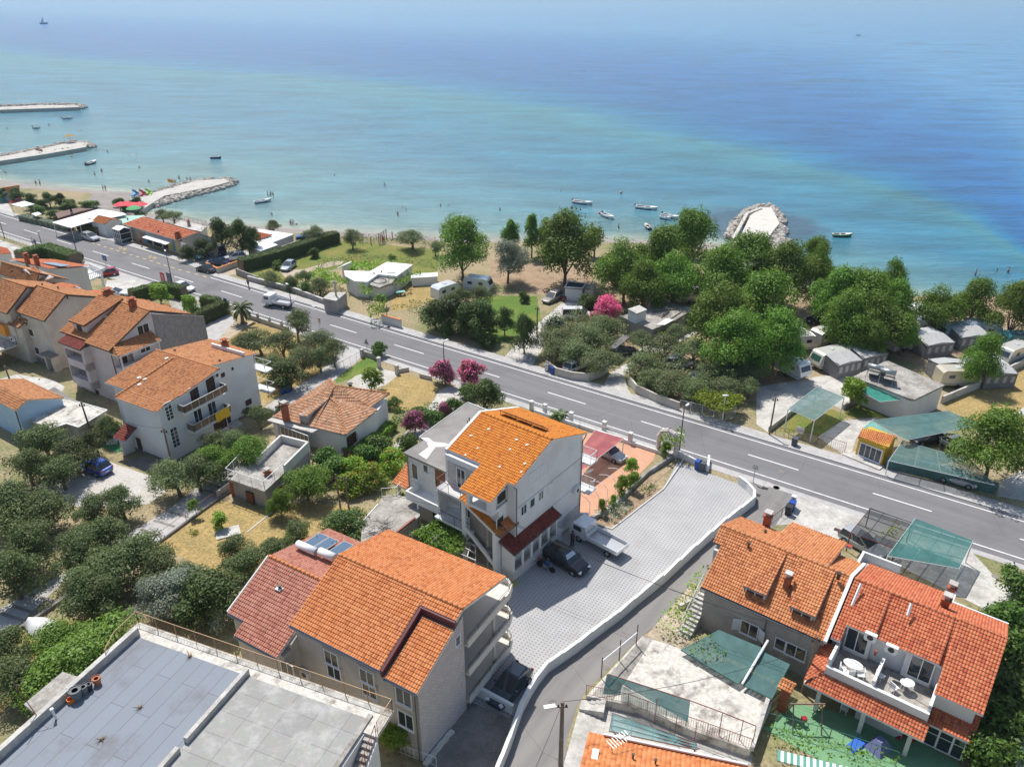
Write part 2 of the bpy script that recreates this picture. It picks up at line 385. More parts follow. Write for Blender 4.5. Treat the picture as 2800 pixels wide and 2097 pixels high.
def wallline(pts,h,t,mat,name='garden_wall',label=None,cat='wall',group=None,cap=None,parent=None,below=.3,flat_top=None,capmat=None):
 """low wall along ground points (world); h above ground"""
 mb=MB();mc=MB()
 for i,(a,b)in enumerate(zip(pts[:-1],pts[1:])):
  a,b=Vector(a),Vector(b);d=(b-a);d.z=0;d.normalize();nn=Vector((-d.y,d.x,0))*(t/2);e=d*(t/2-.003*i)
  za,zb=(flat_top,flat_top)if flat_top else(a.z+h,b.z+h)
  c=[a-e+nn,b+e+nn,b+e-nn,a-e-nn]
  mb.prism([p[:2]for p in c],[a.z-below,b.z-below,b.z-below,a.z-below],[za+.002*i,zb+.002*i,zb+.002*i,za+.002*i])
  if cap:
   nn2=nn*(1+cap/t*2);c=[a-e+nn2,b+e+nn2,b+e-nn2,a-e-nn2];z1=.004+.002*i
   mc.prism([p[:2]for p in c],[za+z1,zb+z1,zb+z1,za+z1],[za+.08+z1,zb+.08+z1,zb+.08+z1,za+.08+z1])
 if cap:
  mid=sum((Vector(p)for p in pts),Vector())/len(pts)
  root=parent if parent is not None else thing(name,(mid.x,mid.y,min(p[2]for p in pts)),label,cat,group)
  mb.build('wall_body',mat,root);mc.build('coping',capmat or KERB,root);return root
 o=mb.build(name,mat,parent)
 if parent is None:tag(o,label,cat,group)
 return o
def spx(t,x,y):return F0.uv(PZ(*q(t,x,y),0.0))
SHORE=[(-520,-25),(-300,-28)]+[spx(*a)for a in[('A0',-60,915),('A0',0,925),('A0',260,965),('A0',560,990),('A0',880,1015),('A0',1150,1025)]]
SHORE+=[(-148,-33),(-141.5,-27)]
SHORE+=[spx(*a)for a in[('D',430,478),('B0',190,700),('B0',640,725),('B0',1190,755),('B0',2010,800),('C0',790,640),('D',1500,520),('D',1640,590),('D0',30,600),('D0',1190,990),('D0',1420,1020),('D0',2000,1050),('D0',2212,1060)]]
SHORE+=[(120,-100),(400,-130)]
SHORE=sorted(SHORE)
SU=np.array([a[0]for a in SHORE]);SV=np.array([a[1]for a in SHORE])
def shore(u):return np.interp(u,SU,SV)
BU=np.array([-1500,-580,-387,-232,-124,-62,-16,14,35,48,70,120,400]);BVv=np.array([-245,-240,-255,-250,-226,-201,-181,-162,-134,-108,-100,-112,-150])
rr=np.concatenate([np.linspace(0,60,4),60+np.cumsum(np.full(46,5.0)),290*1.09**np.arange(1,39)])
aa=np.radians(np.linspace(-25,205,231))
X=np.outer(rr,np.cos(aa));Y=np.outer(rr,np.sin(aa));cu,cv=F0.w(0,0)[0:2]
XY=np.stack([X+20,Y+40],-1).reshape(-1,2);d=XY-ORG;U=d@F0.e;Vv=d@F0.n
sh_=shore(U);bb=np.interp(U,BU,BVv);dep=(sh_-Vv)/(sh_-bb)
dm=np.where(Vv<sh_,sh_-Vv,0)
me=bpy.data.meshes.new('sea');idx=np.arange(X.size).reshape(X.shape)
ff=np.stack([idx[:-1,:-1],idx[1:,:-1],idx[1:,1:],idx[:-1,1:]],-1).reshape(-1,4)
me.from_pydata(np.concatenate([XY,np.zeros((len(XY),1))],1).tolist(),[],ff.tolist())
at=me.attributes.new('depth','FLOAT','POINT');at.data.foreach_set('value',np.clip(dep,0,8).astype(np.float32))
at=me.attributes.new('offshore','FLOAT','POINT');at.data.foreach_set('value',dm.astype(np.float32))
m,nt,b=newmat('sea_water')
P=geo(nt);a1=nd(nt,'ShaderNodeAttribute',attribute_name='depth');a2=nd(nt,'ShaderNodeAttribute',attribute_name='offshore')
mp=nd(nt,'ShaderNodeMapping');mp.inputs['Rotation'].default_value=(0,0,math.radians(34));mp.inputs['Scale'].default_value=(.35,1,1);nt.links.new(P,mp.inputs[0])
n1=noise(nt,mp.outputs[0],.012,5,.6)
md=nd(nt,'ShaderNodeMath',operation='MULTIPLY_ADD');nt.links.new(n1,md.inputs[0]);md.inputs[1].default_value=.62;nt.links.new(a1.outputs['Fac'],md.inputs[2])
ds=nd(nt,'ShaderNodeMath',operation='MULTIPLY');nt.links.new(md.outputs[0],ds.inputs[0]);ds.inputs[1].default_value=.25
cr=nd(nt,'ShaderNodeValToRGB');nt.links.new(ds.outputs[0],cr.inputs[0])
st=[(0.0,(.19,.27,.24)),(.07,(.135,.24,.235)),(.12,(.075,.21,.25)),(.20,(.03,.17,.27)),(.27,(.03,.185,.275)),(.32,(.04,.20,.26)),(.35,(.008,.165,.32)),(.40,(.005,.115,.30)),(.55,(.006,.12,.34)),(.75,(.015,.16,.38)),(1.0,(.05,.22,.43))]  # last stops pale the far sea, painting sky reflection into its colour
e=cr.color_ramp.elements
while len(e)<len(st):e.new(.5)
for i,(p,c)in enumerate(st):e[i].position=p;e[i].color=(*c,1)
n2=noise(nt,mp.outputs[0],.02,5,.65)
wd=ramp(nt,n2,.60,.68,(0,0,0),(.55,.55,.55))
o=mixc(nt,wd,cr.outputs[0],(.02,.10,.17))
fo=nd(nt,'ShaderNodeMapRange');nt.links.new(a2.outputs['Fac'],fo.inputs[0]);fo.inputs[1].default_value=.2;fo.inputs[2].default_value=7;fo.inputs[3].default_value=1;fo.inputs[4].default_value=0
o=mixc(nt,fo.outputs[0],o,(.30,.34,.27));o=mixc(nt,.35,o,ramp(nt,noise(nt,mp.outputs[0],.09,6,.7),.3,.7),'OVERLAY')
mo=nd(nt,'ShaderNodeVectorMath',operation='DISTANCE');nt.links.new(P,mo.inputs[0]);mo.inputs[1].default_value=tuple(pz('C0',2110,520,0));dn=nd(nt,'ShaderNodeMath',operation='MULTIPLY_ADD');nt.links.new(noise(nt,P,.25,4),dn.inputs[0]);dn.inputs[1].default_value=9;nt.links.new(mo.outputs['Value'],dn.inputs[2])
dv=nd(nt,'ShaderNodeMath',operation='MULTIPLY');dv.inputs[1].default_value=.02;nt.links.new(dn.outputs[0],dv.inputs[0]);o=mixc(nt,ramp(nt,dv.outputs[0],.33,.42,(.75,.75,.75),(0,0,0)),o,(.03,.07,.13))
nt.links.new(o,b.inputs['Base Color']);b.inputs['Roughness'].default_value=.18;b.inputs['IOR'].default_value=1.33
mw=nd(nt,'ShaderNodeMapping');mw.inputs['Rotation'].default_value=(0,0,math.radians(12));mw.inputs['Scale'].default_value=(.28,1,1);nt.links.new(P,mw.inputs[0])
w1=noise(nt,mw.outputs[0],.45,6,.68);bump(nt,b,w1,1.0,.8)
me.materials.append(m);sea=bpy.data.objects.new('sea',me);COL.objects.link(sea);tag(sea,'calm turquoise sea turning deep blue offshore',kind='structure')
us=sorted(set([-520,-400]+[float(a)for a in np.linspace(-300,130,87)]+[400]))
mb=MB();mg=MB()
for a,c in zip(us[:-1],us[1:]):
 sa,sc=float(shore(a)),float(shore(c))
 mb.quad(F0.w(a,sa-9,-1.3),F0.w(c,sc-9,-1.3),F0.w(c,sc+1,.12),F0.w(a,sa+1,.12));mb.quad(F0.w(a,sa+1,.12),F0.w(c,sc+1,.12),F0.w(c,sc+11,2),F0.w(a,sa+11,2))
 mg.quad(F0.w(a,sa+11,2),F0.w(c,sc+11,2),F0.w(c,VS,2),F0.w(a,VS,2));mg.quad(F0.w(a,VS,2),F0.w(c,VS,2),F0.w(c,VS+110,2+110*SL),F0.w(a,VS+110,2+110*SL))
tag(mb.build('beach',SAND,smooth=True),'grey shingle beach along the water',kind='structure')
tag(mg.build('ground',GROUND),'dry soil and grass ground',kind='structure')
def strip(name,F,u0,u1,v0,v1,mat,z=ZR,lift=.004,label=None,h=0):
 mb=MB()
 if h:fbox(mb,F,u0,u1,v0,v1,z-.2,z+h)
 else:mb.quad(F.w(u0,v0,z+lift),F.w(u1,v0,z+lift),F.w(u1,v1,z+lift),F.w(u0,v1,z+lift))
 return tag(mb.build(name,mat),label,kind='structure')
def patch(name,pts,mat,lift=.012,label=None,kind='structure',thick=0):
 """pts world points on the ground; lies parallel to the ground. Points on both sides of the hinge line are split there"""
 P=[Vector(p)for p in pts]
 def side(p):return F0.uv(p)[1]-VS
 def clip(P,s):
  out=[]
  for i in range(len(P)):
   a,c=P[i],P[(i+1)%len(P)];da,dc=side(a)*s,side(c)*s
   if da>=0:out.append(a)
   if(da>0 and dc<0)or(da<0 and dc>0):
    t=da/(da-dc);x=a+(c-a)*t;x.z=ZR;out.append(x)
  return out
 mb=MB()
 for s in(1,-1):
  C=clip(P,s)
  if len(C)>2:
   C=[Vector((p.x,p.y,gz(p.x,p.y)+lift))for p in C]
   if thick:slab(mb,C,thick)
   else:
    a=sum(C[i].x*C[(i+1)%len(C)].y-C[(i+1)%len(C)].x*C[i].y for i in range(len(C)))
    mb.poly(C if a>0 else C[::-1])
 o=mb.build(name,mat);return tag(o,label,kind=kind)
def pp(name,pts,mat,lift=.012,**kw):return patch(name,[g(*p)for p in pts],mat,lift,**kw)
def pu(name,pts,mat,lift=.012,F=F0,**kw):return patch(name,[F.w(*p)for p in pts],mat,lift,**kw)
strip('road',F0,-520,400,-4.0,4.2,ASPH,lift=.02,label='grey asphalt coast road')
mb=MB()
for v in(-3.32,3.32):
 fr=-520;
 if v<0:segs=[(-520,-118),(-75,400)]
 else:segs=[(-520,400)]
 for a,c in segs:mb.quad(F0.w(a,v-.075,2.028),F0.w(c,v-.075,2.028),F0.w(c,v+.075,2.028),F0.w(a,v+.075,2.028))
k=-25
for k in range(-20,12):
 u0=-.04+13.5*k;mb.quad(F0.w(u0,-.06,2.028),F0.w(u0+5.7,-.06,2.028),F0.w(u0+5.7,.1,2.028),F0.w(u0,.1,2.028))
mb.build('road_markings',LINEW)['kind']='structure'
bay=[(-118,-3.9),(-112,-5.9),(-86,-5.6),(-76,-3.9)]
pu('bus_bay',bay,ASPH,.016,label='asphalt bus bay beside the coast road')
mb=MB()
for i in range(18):
 u0=-116+i*2.3;v=np.interp(u0,[-118,-113,-84,-75],[-3.4,-3.0,-2.75,-3.2]);mb.quad(F0.w(u0,v-.13,2.028),F0.w(u0+1.1,v-.13,2.028),F0.w(u0+1.1,v+.13,2.028),F0.w(u0,v+.13,2.028))
for uc in(-104.5,-94.3):
 for(a,b2),(c,d2)in(((-1.3,-4.9),(-.3,-3.7)),((-.3,-3.7),(.2,-4.9)),((.2,-4.9),(1.3,-3.7)),((-1.3,-4.3),(1.3,-4.3))):
  p,r=F0.w(uc+a,b2,2.028),F0.w(uc+c,d2,2.028);n_=(r-p).normalized().cross(Vector((0,0,1)))*.1
  mb.quad(p-n_,r-n_,r+n_,p+n_)
mb.build('bus_bay_markings',LINEY)['kind']='structure'
for a,c in((-520,-120),(-75,400)):
 strip('kerb',F0,a,c,-4.15,-4.0,KERB,h=.13);strip('pavement',F0,a,c,-5.7,-4.15,PAVE,h=.118,label='light concrete pavement on the seaward side')
for a in((-120,-4.0,-112,-6.0),(-112,-6.0,-86,-5.7),(-86,-5.7,-75,-4.0)):
 mb=MB();mb.prism([F0.w(a[0],a[1])[:2],F0.w(a[2],a[3])[:2],F0.w(a[2],a[3]-1.6)[:2],F0.w(a[0],a[1]-1.6)[:2]],1.9,2.118);tag(mb.build('pavement',PAVE),kind='structure')
strip('shoulder',F0,-520,31,4.2,5.3,PAVE,h=.03,label='concrete verge on the inland side')
strip('shoulder',F0,31,62,4.2,5.0,PAVE,lift=.012)
for(t,x,y)in[('M',610,555),('M',800,597),('M',1970,953),('B0',497,1390),('B0',1145,1570),('D1',1560,1582),('K',1462,150)]:
 c=g(t,x,y);mb=MB();mb.box((c.x,c.y,2.125),(.7,.5,.03),F0.a);o=mb.build('drain_cover',METAL if t!='D1' else KERB);tag(o,kind='structure')
for(t,x,y,r)in[('R',862,105,.33),('R',877,242,.33),('D1',72,1527,.35),('T',355,1108,.38),('R',283,795,.33),('D1',120,1390,.35),('T',800,790,.3),('S',1960,10,.3)]:
 c=g(t,x,y);mb=MB();mb.lathe((c.x,c.y,c.z+.012),[(r,0),(r,.02)],14);tag(mb.build('manhole_cover',CONCD),kind='structure')
for(t,x,y)in[('R',765,110),('R',697,170),('R',1388,470)]:
 c=g(t,x,y);mb=MB();mb.box((c.x,c.y,c.z+.02),(.6,.5,.02),F0.a);tag(mb.build('drain_cover',METALD),kind='structure')
m,nt,b=newmat('grass_pavers');P=geo(nt)
mp=nd(nt,'ShaderNodeMapping');mp.inputs['Rotation'].default_value=(0,0,math.radians(32));mp.inputs['Scale'].default_value=(1/.31,)*3;nt.links.new(P,mp.inputs[0])
fr_=nd(nt,'ShaderNodeVectorMath',operation='FRACTION');nt.links.new(mp.outputs[0],fr_.inputs[0])
sb=nd(nt,'ShaderNodeVectorMath',operation='SUBTRACT');nt.links.new(fr_.outputs[0],sb.inputs[0]);sb.inputs[1].default_value=(.5,.5,0)
ab=nd(nt,'ShaderNodeVectorMath',operation='ABSOLUTE');nt.links.new(sb.outputs[0],ab.inputs[0]);sx=nd(nt,'ShaderNodeSeparateXYZ');nt.links.new(ab.outputs[0],sx.inputs[0])
mx=nd(nt,'ShaderNodeMath',operation='MAXIMUM');nt.links.new(sx.outputs[0],mx.inputs[0]);nt.links.new(sx.outputs[1],mx.inputs[1])
hole=ramp(nt,mx.outputs[0],.17,.24,(1,1,1),(0,0,0))
edge=ramp(nt,mx.outputs[0],.47,.49)
o=mixc(nt,ramp(nt,noise(nt,P,.3,5),.35,.65),(.43,.42,.42),(.35,.345,.345));o=mixc(nt,ramp(nt,noise(nt,P,.5,6,.7),.55,.75,(0,0,0),(.45,.45,.45)),o,(.26,.25,.235));o=mixc(nt,hole,o,(.21,.21,.19));o=mixc(nt,edge,o,(.36,.35,.34))
nt.links.new(o,b.inputs['Base Color']);b.inputs['Roughness'].default_value=.9
PAVER=m
WPX=[('R',545,5),('R',620,60),('R',672,120),('R',676,185),('R',430,370),('R',165,600),('T',1300,0),('T',1050,200),('T',920,310),('T',800,395),('T',685,480),('T',570,570),('T',440,660),('T',310,745),('T',215,860),('T',160,950),('T',85,1090),('T',30,1240),('T',-25,1400),('T',-90,1560),('T',-150,1700)]
def wpt(p):
 z=4.0
 for _ in range(6):r=pz(*p,z);z=gz(r.x,r.y)+1.0
 return Vector((r.x,r.y,gz(r.x,r.y)))
WALLP=[wpt(p)for p in WPX]
patch('car_park',[g(*p)for p in[('M',1745,1300),('M',2000,1400)]]+WALLP[:17]+[g(*p)for p in[('F',2190,1230),('F',1850,1090),('F',1800,600),('E',2090,1000),('A',560,900),('A',880,700),('A',1215,375),('A',1495,465),('A',1940,120)]],PAVER,.02,label='grey open-cell paver car park')
patch('lane',[g(*p)for p in[('R',640,30),('R',1010,160),('R',860,430),('R',480,640),('R',120,1100),('T',1700,60),('T',1130,520),('T',640,1000),('T',560,1140),('T',480,1400),('T',440,1800)]]+WALLP[::-1][:-2],ASPH2,.008,label='worn asphalt lane beside the white stepped wall')
pp('forecourt',[('R',690,30),('R',1700,330),('R',2400,500),('S',2100,150),('S',2300,330),('S',2050,380),('R',1640,640),('R',980,420),('R',860,430),('R',1010,160)],CONC2,.010,label='pale concrete forecourt between the houses and the road')
pp('forecourt',[('S',1650,0),('S',2212,120),('S',2330,300),('S',2060,380)],CONC2,.016)
pp('yard',[('F',1880,1070),('F',2300,1230),('F',2120,1560),('F',2000,1800),('F',1200,1800),('F',1480,1620)],CONCD,.014,label='dark stained concrete yard beside the stone gable')
pp('concrete_apron',[('T',600,1080),('T',440,1656),('T',300,2100),('T',900,2100),('T',2060,1700),('T',2080,1540),('T',1200,1180)],CONC2,.014)
pp('driveway',[('E0',1960,640),('K',140,80),('K',100,130),('K',-20,250),('E0',1650,880),('E0',1600,830)],PAVE,.018,label='pale driveway with kerb leading to the road')
pp('driveway',[('E0',2010,740),('E0',2200,720),('K',240,130),('K',0,300),('E0',1890,900),('E0',1750,890)],DIRTP,.014)
pp('driveway',[('K',1060,290),('K',1250,350),('K',1200,430),('K',880,690),('K',640,780),('K',560,720),('K',860,540)],PAVE,.018,label='concrete drive to the hipped-roof house')
pp('path',[('K',380,840),('K',560,720),('K',700,780),('K',520,880),('K',400,880)],PAVE,.016)
pp('pathway',[('J',2212,480),('J',2212,560),('J',1880,830),('J',1330,1230),('J',540,1560),('L',0,580),('L',-700,1000),('L',-700,700),('L',0,290),('J',400,1560),('J',990,1210),('J',1450,930),('J',1700,740),('J',2000,560)],PAVE,.018,label='long paved footpath with dark cross bands')
mb=MB()
for(x,y,x2,y2)in[(1455,943,1630,995),(1330,1020,1510,1075),(1215,1095,1400,1158),(1760,755,1880,790),(1820,705,1925,745),(1060,1215,1150,1240)]:
 a,c=g('J',x,y),g('J',x2,y2);d_=(c-a).normalized();n_=Vector((-d_.y,d_.x,0))*.16
 mb.quad(*[Vector((p.x,p.y,gz(p.x,p.y)+.024))for p in(a-n_,c-n_,c+n_,a+n_)])
for(x,y,x2,y2)in[(0,325,225,400),(105,260,320,335),(270,165,480,232)]:
 a,c=g('L',x,y),g('L',x2,y2);d_=(c-a).normalized();n_=Vector((-d_.y,d_.x,0))*.16
 mb.quad(*[Vector((p.x,p.y,gz(p.x,p.y)+.024))for p in(a-n_,c-n_,c+n_,a+n_)])
mb.build('path_bands',CONCD)['kind']='structure'
pp('gravel_yard',[('J',700,560),('J',910,500),('J',1340,650),('J',1440,770),('J',1280,880),('J',1000,900),('J',640,900),('J',330,720),('J',350,690)],GRAV,.012,label='white gravel yard around the parked blue car')
pp('paved_yard',[('J',1110,500),('J',1230,470),('J',1475,520),('J',1330,600),('J',1130,560),('J',1030,500)],CONCD,.02)
pp('lawn',[('J',1885,835),('J',2212,930),('K',700,1656),('E',1250,280),('E',1260,600),('E',900,800),('E',300,900),('J',1900,1480),('J',1350,1240)],DRYG,.010,label='dry yellow lawn below the terrace annex')
pp('lawn',[('L',0,590),('L',300,390),('L',620,380),('L',1150,290),('L',900,900),('L',200,1000),('L',-100,1300),('L',-300,900)],DRYG,.010,label='dry lawn under the upturned boat')
pp('lawn',[('K',1540,535),('K',1640,550),('K',1880,640),('K',1850,780),('K',1700,850),('K',1480,870),('K',1380,780),('K',1420,640)],DRYG,.012,label='dry lawn behind low road wall')
pp('lawn',[('K',1260,400),('K',1370,430),('K',1380,480),('K',1240,560),('K',1010,620),('K',1000,590)],LAWN,.012,label='green lawn beside the drive railing')
pp('grove_ground',[('K',0,250),('K',230,80),('K',600,190),('K',780,290),('K',1060,290),('K',860,540),('K',640,660),('K',380,800),('K',300,500)],DRYG,.010,label='dry grass under the olive grove')
pp('gravel_yard',[('K',1180,560),('K',1400,500),('K',1560,540),('K',1440,640),('K',1250,700),('K',1100,620)],GRAV,.016)
pp('path',[('K',1900,690),('K',1960,660),('K',2100,640),('K',2212,620),('K',2000,900),('K',1700,1100),('K',1500,1240),('K',1470,1200),('K',1800,850)],CONC2,.016,label='concrete garden path between oleanders')
pp('plaza',[('E0',0,1220),('E0',150,1180),('E0',470,1230),('E0',560,1290),('E0',500,1400),('E0',160,1440),('E0',0,1500),('E0',-300,1500),('E0',-300,1200)],CONC2,.012,label='concrete yard between the left houses')
pp('side_street',[('E0',140,1460),('E0',470,1290),('E0',620,1390),('E0',700,1420),('E0',150,1620),('E0',0,1620),('E0',-200,1560)],ASPH2,.018,label='narrow asphalt street between houses')
pp('turf_strip',[('J',830,360),('J',1040,330),('J',1100,420),('J',1000,430)],TURF,.022)
pp('plaza',[('E0',925,370),('E0',1400,340),('E0',1420,420),('E0',1330,470),('E0',1150,520),('E0',900,480)],CONC2,.016)
pp('plaza',[('E0',640,170),('E0',770,200),('E0',1400,385),('E0',1330,440),('E0',1000,360),('E0',870,330),('E0',720,250)],PAVE,.013)
pp('plaza',[('E0',-200,0),('E0',0,20),('E0',380,150),('E0',300,120),('E0',60,200),('E0',-200,240)],CONC2,.012)
pp('paved_yard',[('E0',1450,520),('E0',1620,520),('E0',1760,590),('E0',1900,640),('E0',1640,680),('E0',1500,660)],CONC,.014)
pp('terrace',[('M',890,1090),('M',1130,1010),('M',1350,1160),('M',1560,1220),('M',1540,1290),('M',1180,1640),('M',1100,1800),('A',1300,400),('A',1200,400),('M',880,1500)],TERRA,.02,label='terracotta paved terrace beside the central house')
pp('vegetable_bed',[('M',1750,1310),('M',1500,1530),('M',1620,1545),('A',1495,465),('A',1215,375),('A',1400,360),('A',1500,250),('M',1480,1440)],DIRT,.030,label='bare soil kitchen garden by the car park')
pp('meadow',[('D',540,590),('D',730,520),('D',950,540),('D',945,585),('D',900,600),('D',760,570),('D',600,620),('D',560,605)],GRASS,.008,label='rough green meadow by the beach')
pp('meadow',[('D',610,610),('D',760,600),('D',900,600),('D',960,600),('D',1060,640),('D',1080,700),('D',1000,740),('D',880,700),('D',720,660)],GROUND,.009)
pp('yard',[('B0',1140,1340),('B0',1350,1190),('B0',1650,1200),('B0',1560,1310),('B0',1360,1400),('B0',1180,1430)],DRYG,.012)
pp('track',[('B0',200,1080),('B0',420,1060),('B0',640,1000),('B0',760,990),('B0',740,1020),('B0',560,1060),('B0',420,1100),('B0',260,1140)],DIRTP,.013)
pp('lawn',[('B0',2000,1290),('D',1160,640),('D',1170,700),('D',1110,735),('D',1050,750),('D',1010,730),('D',1020,650)],LAWN,.012,label='watered green lawn in the campsite garden')
pp('yard',[('D',1060,560),('D',1290,580),('D',1270,640),('D',1180,640),('D',1060,610)],DIRT,.011)
pp('driveway',[('D',1090,770),('D',1160,700),('D',1220,650),('D',1290,660),('D',1230,690),('D',1180,740),('D',1150,790),('D',1110,775)],CONC2,.014,label='cracked concrete drive into the campsite')
pp('driveway',[('M',1110,640),('M',1160,540),('M',1350,430),('M',1420,330),('M',1540,250),('M',1800,150),('M',1960,120),('M',1900,200),('M',1500,400),('M',1280,560),('M',1320,680),('M',1380,760)],CONC2,.014,label='concrete drive between the hedged car parks')
pp('campsite_ground',[('D',1300,600),('D',1560,660),('D',1850,600),('D',1960,640),('D',2212,640),('D',2400,700),('D',2300,800),('D',2120,740),('D',2020,800),('D',1900,760),('D',1760,790),('D',1700,810),('D',1500,720),('D',1480,690),('D',1340,660)],DIRT,.009,label='sandy ground under the campsite trees')
pp('grove_ground',[('D',1360,780),('D',1400,730),('D',1700,770),('D',1700,850),('D',1560,880),('D',1440,850)],DIRT,.010)
pp('grove_ground',[('D',1170,740),('D',1320,720),('D',1340,760),('D',1290,820),('D',1180,800)],DIRT,.010)
pp('tarmac_yard',[('D1',-100,660),('D1',480,560),('D1',740,530),('D1',860,700),('D1',640,860),('D1',480,760),('D1',220,870),('D1',0,1050),('D1',-100,980)],CONC2,.014,label='cracked pale campsite yard')
pp('driveway',[('D1',640,950),('D1',950,920),('D1',820,1010),('D1',760,1110),('D1',720,1230),('D1',630,1230),('D1',430,1090)],CONC2,.016,label='concrete drive behind the red gate')
pp('lawn',[('D1',210,900),('D1',560,850),('D1',690,910),('D1',430,1090),('D1',360,1060),('D1',100,1040)],GRASS,.013)
pp('lawn',[('D1',650,870),('D1',900,760),('D1',1150,880),('D1',1100,920),('D1',700,925)],GRASS,.0135)
pp('field',[('D1',1500,820),('D1',1800,650),('D1',2212,480),('D1',2600,300),('D1',2900,900),('D1',2212,1050),('D1',1750,980)],DRYG,.010,label='dry yellow field at the right edge')
pp('path',[('D1',2000,960),('D1',2300,780),('D1',2300,850),('D1',2080,980)],CONC2,.016)
pp('tarmac_yard',[('D1',2000,1480),('D1',2250,1350),('D1',2600,1500),('D1',2600,1800),('D1',2212,1640),('D1',1980,1600)],CONC2,.014)
pp('forecourt',[('D1',630,1240),('D1',750,1220),('D1',980,1330),('D1',1000,1380),('D1',640,1270)],PAVE,.125)
pp('forecourt',[('A0',870,1430),('A0',1050,1370),('A0',1080,1470),('A0',1030,1480)],CONC2,.012)
pp('car_park_small',[('E0',1640,240),('E0',1780,220),('E0',2180,160),('E0',2130,110),('E0',1700,150),('E0',1640,200)],CONC2,.012)
pp('track',[('B0',-130,1000),('B0',380,870),('B0',640,800),('B0',700,800),('B0',380,920),('B0',0,1070),('B0',-250,1120),('E0',1800,300)],DIRTP,.013)
pp('forecourt',[('E0',1830,310),('E0',1900,300),('E0',2100,400),('E0',2060,390)],PAVE,.015)
pp('courtyard',[('S',30,1290),('S',180,1090),('S',680,1200),('S',1310,1440),('S',1650,1620),('S',1700,1800),('S',800,1800),('S',-60,1310)],GREENF,.02,label='green painted courtyard floor under the porch')
pp('garden',[('T',1160,520),('T',1560,60),('T',1740,140),('T',1700,450),('T',1450,640)],DIRTP,.012)
pp('side_street',[('S',2100,1150),('S',2300,500),('S',2700,500),('S',2700,1800),('S',2080,1800)],CONC2,.012)
pp('verge',[('S',2000,500),('S',2100,300),('S',2400,300),('S',2250,1000),('S',2120,1800),('S',1750,1800),('S',1880,1100)],GROUND,.018)
pp('plaza',[('A0',-200,1090),('A0',60,1110),('A0',110,1200),('A0',0,1215),('A0',-200,1170)],CONC2,.012)
def bthing(name,F,u0,u1,v0,v1,z,label,cat='house',group=None):
 c=F.w((u0+u1)/2,(v0+v1)/2,z);return thing(name,c,label,cat,group)
def walls(parent,F,u0,u1,v0,v1,z0,z1,mat,name='wall',gable=None):
 """plain box, or with gable: (v_ridge, z_ridge, z_front, z_back) for walls under a pitched roof with its ridge along u"""
 mb=MB()
 if gable is None:fbox(mb,F,u0,u1,v0,v1,z0,z1)
 else:
  vr,zr,zf,zb=gable
  prof=[(v0,z0),(v1,z0),(v1,zf),(vr,zr),(v0,zb)]
  a=[F.w(u0,v,z)for v,z in prof];b_=[F.w(u1,v,z)for v,z in prof];n=len(prof)
  vs=a+b_;fs=[tuple(range(n)),tuple(range(n,2*n))[::-1]]+[(i,n+i,n+(i+1)%n,(i+1)%n)for i in range(n)]
  mb.add(vs,fs)
 o=mb.build(name,mat,parent)
 bm=bmesh.new();bm.from_mesh(o.data);bmesh.ops.recalc_face_normals(bm,faces=bm.faces[:]);bm.to_mesh(o.data);bm.free()
 return o
def part(parent,name,mat,fn,smooth=False):
 mb=MB();fn(mb);return mb.build(name,mat,parent,smooth)
def subpart(root,part_,name,mat,fn,smooth=False):
 mb=MB();fn(mb);o=mb.build(name,mat,part_,smooth,world=False);o.data.transform(Matrix.Translation(-Vector(root.location)));return o
def chimney(parent,p,h=1.3,w_=.55,mat=BRICK,rz=0,cap='tile'):
 p=Vector(p);o=part(parent,'chimney',mat,lambda m:(m.box((p.x,p.y,p.z+h/2-.3),(w_,w_,h+.6),rz),m.box((p.x,p.y,p.z+h+.05),(w_+.2,w_+.2,.1),rz)))
 subpart(parent,o,'chimney_pot',CONC2 if cap!='tile' else BRICK,lambda m:(m.box((p.x,p.y,p.z+h+.25),(w_*.6,w_*.6,.3),rz),m.box((p.x,p.y,p.z+h+.45),(w_+.1,w_+.1,.08),rz)))
 return o
def vent(parent,p,h=.35,r=.09,mat=METALD):
 p=Vector(p);return part(parent,'vent_pipe',mat,lambda m:m.lathe((p.x,p.y,p.z-.1),[(r,0),(r,h),(r*1.7,h+.02),(r*1.7,h+.1)],8))
def acunit(F,side,along,z,at,w_=.8,parent=None,label='white air conditioner unit on the house wall',loc=None):
 s=1 if side[0]=='+' else-1
 def W(a,d,zz):return F.w(a,at+s*d,zz)if side[1]=='v' else F.w(at+s*d,a,zz)
 c=W(along,.2,z-.3)if loc is None else Vector(loc)
 rz=F.a if side[1]=='v' else F.a+PI/2
 t=part(parent,'air_conditioner',METALW,lambda m:(m.box((c.x,c.y,c.z+.3),(w_,.32,.58),rz),m.box((c.x,c.y,c.z-.02),(w_*.8,.36,.04),rz)))
 d=W(0,1,0)-W(0,0,0)if loc is None else Vector((-math.sin(rz),math.cos(rz),0))*-1
 subpart(parent,t,'fan_grille',METALD,lambda m:m.tube(Vector((c.x,c.y,c.z+.3))+d*.155,.22,Vector((c.x,c.y,c.z+.3))+d*.175,.22,12))
 return t
